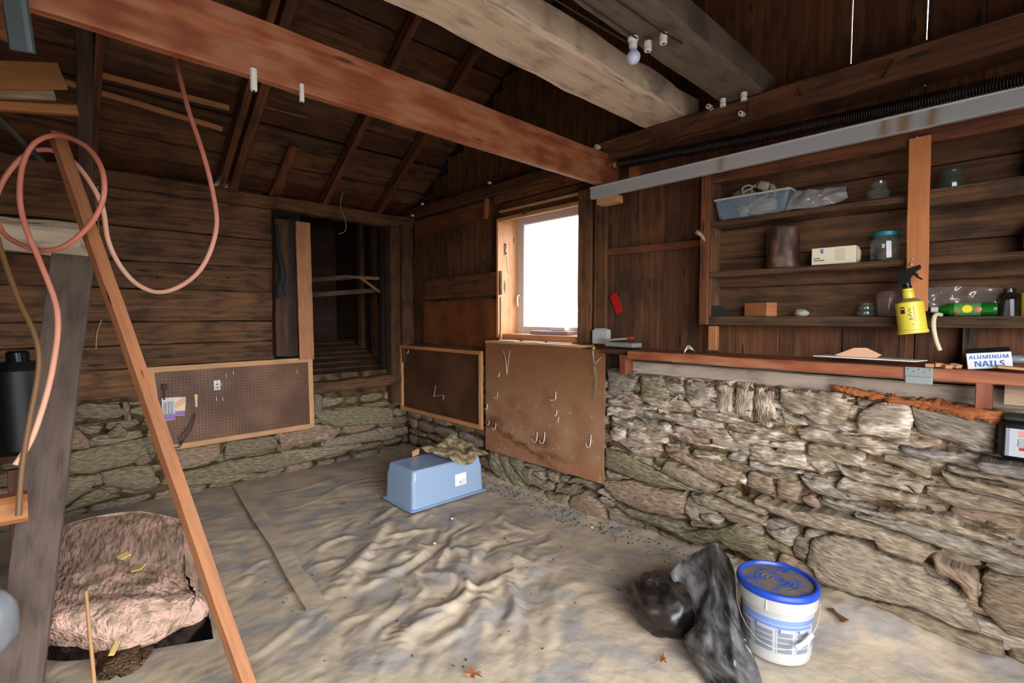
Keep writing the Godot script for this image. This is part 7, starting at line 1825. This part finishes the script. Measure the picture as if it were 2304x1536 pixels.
# ---- a flat outline with thickness (outline on xy, thickness on z)
func slab(pts: PackedVector2Array, T: float, g: Geo = null, xf := Transform3D(), col := Color.WHITE, uvs := 2.0) -> Geo:
	if g == null:
		g = Geo.new()
	var t := Geometry2D.triangulate_polygon(pts)
	var n := pts.size()
	for z in [T / 2, -T / 2]:
		var k := g.v.size()
		for q in pts:
			g.p(xf * Vector3(q.x, q.y, z), q * uvs, col)
		for i in range(0, t.size(), 3):
			var up := (pts[t[i + 1]] - pts[t[i]]).cross(pts[t[i + 2]] - pts[t[i]]) > 0.0
			if up == (z > 0.0):
				g.tri(k + t[i], k + t[i + 2], k + t[i + 1])
			else:
				g.tri(k + t[i], k + t[i + 1], k + t[i + 2])
	var area := 0.0
	for j in n:
		area += pts[j].cross(pts[(j + 1) % n])
	for j in n:
		var a := pts[j]
		var b := pts[(j + 1) % n]
		var k := g.v.size()
		g.p(xf * Vector3(a.x, a.y, T / 2), a * uvs, col)
		g.p(xf * Vector3(b.x, b.y, T / 2), b * uvs, col)
		g.p(xf * Vector3(b.x, b.y, -T / 2), b * uvs + Vector2(0.02, 0.02), col)
		g.p(xf * Vector3(a.x, a.y, -T / 2), a * uvs + Vector2(0.02, 0.02), col)
		if area > 0.0:
			g.quad(k, k + 1, k + 2, k + 3)
		else:
			g.quad(k, k + 3, k + 2, k + 1)
	return g

# ---- one field stone: outline (s, t) on the wall's plane round its middle, h towards the room
func stone_geo(poly: PackedVector2Array, prot: float, amp: float, tint: Color, lime: float, cell := 0.02) -> Geo:
	var g := Geo.new()
	var n := poly.size()
	var sxx := 0.0
	var sxy := 0.0
	var syy := 0.0
	for i in n:
		for k in 6:
			var q := poly[i].lerp(poly[(i + 1) % n], k / 6.0)
			var w := poly[i].distance_to(poly[(i + 1) % n])
			sxx += q.x * q.x * w; sxy += q.x * q.y * w; syy += q.y * q.y * w
	var dip := 0.5 * atan2(2.0 * sxy, sxx - syy)
	if absf(sxx - syy) < 0.35 * (sxx + syy) and absf(sxy) < 0.25 * (sxx + syy):
		dip = 0.0
	var cs := cos(dip)
	var sn := sin(dip)
	var r := PackedVector2Array()
	var amin := 1e9
	var amax := -1e9
	for q in poly:
		var e := Vector2(q.x * cs + q.y * sn, -q.x * sn + q.y * cs)
		r.append(e)
		amin = minf(amin, e.x)
		amax = maxf(amax, e.x)
	var s := rng.randf() * 900.0
	amin += 0.002
	amax -= 0.002
	var nc := clampi(int((amax - amin) / cell), 6, 46)
	var lo := PackedFloat32Array()
	var hi := PackedFloat32Array()
	var aa := PackedFloat32Array()
	var thick := 0.0
	var fine := minf(0.006, (amax - amin) * 0.02)
	for i in nc + 1:
		var f := float(i) / nc
		f = f - 0.10 * sin(TAU * f) / TAU * 4.0 * 0.5
		var a := lerpf(amin, amax, f)
		var l := 1e9
		var h := -1e9
		for k in n:
			var p := r[k]
			var q := r[(k + 1) % n]
			if (p.x <= a and q.x > a) or (q.x <= a and p.x > a):
				var b := lerpf(p.y, q.y, (a - p.x) / (q.x - p.x))
				l = minf(l, b)
				h = maxf(h, b)
		if l > h:
			l = lo[-1] if i > 0 else 0.0
			h = hi[-1] if i > 0 else 0.001
		l += 0.0035 + fine * nz.get_noise_2d(a * 1400.0, s)
		h += -0.0035 + fine * nz.get_noise_2d(a * 1400.0, s + 40.0)
		if h < l + 0.003:
			h = l + 0.003
		aa.append(a); lo.append(l); hi.append(h)
		thick = maxf(thick, h - l)
	var nb := clampi(int(thick / (cell * 0.75)), 3, 22)
	var cols := [0]
	for i in nc + 1:
		cols.append(i)
	cols.append(nc)
	for ci in cols.size():
		var i: int = cols[ci]
		var endc: bool = ci == 0 or ci == cols.size() - 1
		for bi in nb + 3:
			var back: bool = endc or bi == 0 or bi == nb + 2
			var f := clampf(float(bi - 1) / nb, 0.0, 1.0)
			f = f - 0.07 * sin(TAU * f)
			var a := aa[i]
			var b := lerpf(lo[i], hi[i], f)
			if i == 0 or i == nc:
				a += fine * 2.0 * nz.get_noise_2d(b * 1400.0, s + 80.0)
			var d := minf(minf(b - lo[i], hi[i] - b), minf(aa[i] - amin, amax - aa[i]) * 0.8)
			var h := -0.10
			if not back:
				var k := 1.0 - exp(-d / 0.012)
				h = prot - 0.016 * (1.0 - k) + thick * 0.10 * (1.0 - exp(-d / (thick * 0.3)))
				var ledge := nr.get_noise_2d(a * 230.0 + s, b * 2100.0 + 60.0 * nz.get_noise_2d(a * 300.0, s))
				h += (0.4 + 0.6 * k) * amp * (0.8 * ledge + 0.7 * nz.get_noise_2d(a * 380.0, b * 800.0 + s)) + amp * 0.3 * nz.get_noise_2d(a * 1500.0 + s, b * 2800.0)
			var lm := clampf(lime * (0.5 + 1.3 * exp(-d / 0.02)) + nz.get_noise_2d(a * 700.0 + s, b * 1000.0) * 1.7 * minf(lime * 2.0, 1.0) - 0.22, 0.0, 1.0)
			g.p(Vector3(a * cs - b * sn, a * sn + b * cs, h), Vector2(s + a / 1.0, s + b / 0.24), tint.lerp(Color(1.95, 1.92, 1.88), lm))
	g.lattice(0, cols.size(), nb + 3)
	return g

# ---- textures
func img_tex(w: int, h: int, data: PackedByteArray) -> ImageTexture:
	var im := Image.create_from_data(w, h, false, Image.FORMAT_RGB8, data)
	im.generate_mipmaps()
	return ImageTexture.create_from_image(im)

# wood: grain along u (2 m a turn), v across (0.5 m); dark and pale in sRGB; returns [colour, height]
func wood_tex(s: float, dark: Color, pale: Color, band: float, fibre: float, cracks: float, stain: float, knots: int, dust := Color(0.6, 0.56, 0.5), dusty := 0.0) -> Array:
	var w := 640
	var h := 320
	var d := PackedByteArray()
	var e := PackedByteArray()
	d.resize(w * h * 3)
	e.resize(w * h * 3)
	var kn := []
	var r := RandomNumberGenerator.new()
	r.seed = int(s) + 5
	for i in knots:
		kn.append(Vector3(r.randf() * w, r.randf() * h, r.randf_range(3.0, 7.0)))
	for x in w:
		var th := TAU * x / w
		var cx := cos(th)
		var cy := sin(th)
		for y in h:
			var v := absf(y * 2.0 / h - 1.0)
			var yy := v * 100.0
			var kd := 9.0
			for q in kn:
				var dx: float = (x - q.x) / 2.6
				var dy: float = y - q.y
				var dd: float = sqrt(dx * dx + dy * dy) / q.z
				kd = minf(kd, dd)
				yy += signf(dy) * 7.0 * exp(-dd * dd * 0.12) * q.z / 6.0
			yy += 7.0 * nz.get_noise_3d(cx * 35.0, cy * 35.0, yy * 0.8 + s)
			var b := nz.get_noise_3d(cx * 22.0 + s, cy * 22.0, yy * 7.0)
			var f := nz.get_noise_3d(cx * 90.0, cy * 90.0 + s, yy * 42.0)
			var st := nz.get_noise_3d(cx * 110.0 + s, cy * 110.0, v * 240.0)
			var t := 0.5 + band * b + fibre * f
			var hh := 0.55 + 0.35 * f + 0.2 * b
			var col := dark.lerp(pale, clampf(t, 0.0, 1.0))
			var k := 1.0 - stain * clampf(st * 1.8 + 0.1, 0.0, 1.0)
			if cracks > 0.0:
				var cr := nz.get_noise_3d(cx * 50.0, cy * 50.0 + s * 2.0, yy * 20.0)
				var c2 := clampf(1.0 - absf(cr) / 0.035, 0.0, 1.0) * clampf(st * 3.0 + 0.6, 0.0, 1.0) * cracks
				k *= 1.0 - 0.75 * c2
				hh -= 0.5 * c2
			if kd < 1.3:
				k *= lerpf(0.4, 1.0, clampf((kd - 0.6) / 0.7, 0.0, 1.0))
			col = Color(col.r * k, col.g * k, col.b * k)
			if dusty > 0.0:
				col = col.lerp(dust, clampf(dusty * (0.5 - 1.6 * st), 0.0, 0.85))
			var o := (y * w + x) * 3
			d[o] = clampi(int(col.r * 255.0), 0, 255)
			d[o + 1] = clampi(int(col.g * 255.0), 0, 255)
			d[o + 2] = clampi(int(col.b * 255.0), 0, 255)
			var hb := clampi(int(hh * 255.0), 0, 255)
			e[o] = hb; e[o + 1] = hb; e[o + 2] = hb
	return [img_tex(w, h, d), img_tex(w, h, e)]

func noise_tex(w: int, h: int, s: int, freq: float, cols: Array, stops: Array, oct := 5, ridged := false, warp := 0.0) -> NoiseTexture2D:
	var n := FastNoiseLite.new()
	n.seed = s
	n.noise_type = FastNoiseLite.TYPE_SIMPLEX_SMOOTH
	n.frequency = freq
	n.fractal_octaves = oct
	n.fractal_type = FastNoiseLite.FRACTAL_RIDGED if ridged else FastNoiseLite.FRACTAL_FBM
	if warp > 0.0:
		n.domain_warp_enabled = true
		n.domain_warp_amplitude = warp
		n.domain_warp_frequency = freq * 1.5
	var g := Gradient.new()
	g.offsets = PackedFloat32Array(stops)
	g.colors = PackedColorArray(cols)
	var t := NoiseTexture2D.new()
	t.width = w; t.height = h; t.seamless = true; t.seamless_blend_skirt = 0.25
	t.noise = n
	t.color_ramp = g
	return t

func mat(col: Color, rough := 0.8, metal := 0.0, tex: Texture2D = null, bump: Texture2D = null, bs := 1.0, spec := 0.5) -> StandardMaterial3D:
	var m := StandardMaterial3D.new()
	m.albedo_color = gain(col)
	m.roughness = rough
	m.metallic = metal
	m.metallic_specular = spec
	m.vertex_color_use_as_albedo = true
	if tex:
		m.albedo_texture = tex
	if bump:
		m.heightmap_enabled = true
		m.heightmap_texture = bump
		m.heightmap_scale = bs
	return m

func gain(col: Color) -> Color:
	var l := col.srgb_to_linear()
	var o := Color(l.r * 3.0, l.g * 3.0, l.b * 3.0, 1.0).linear_to_srgb()
	o.a = col.a
	return o

func pane_mat(col: Color, alpha: float, rough := 0.05) -> StandardMaterial3D:
	var m := mat(Color(col.r, col.g, col.b, alpha), rough)
	m.transparency = BaseMaterial3D.TRANSPARENCY_ALPHA
	return m

func vary(base: Color, amt: float) -> Color:
	var k := 1.0 + rng.randf_range(-amt, amt)
	return Color(base.r * k * (1.0 + rng.randf_range(-amt, amt) * 0.25), base.g * k, base.b * k * (1.0 + rng.randf_range(-amt, amt) * 0.3))
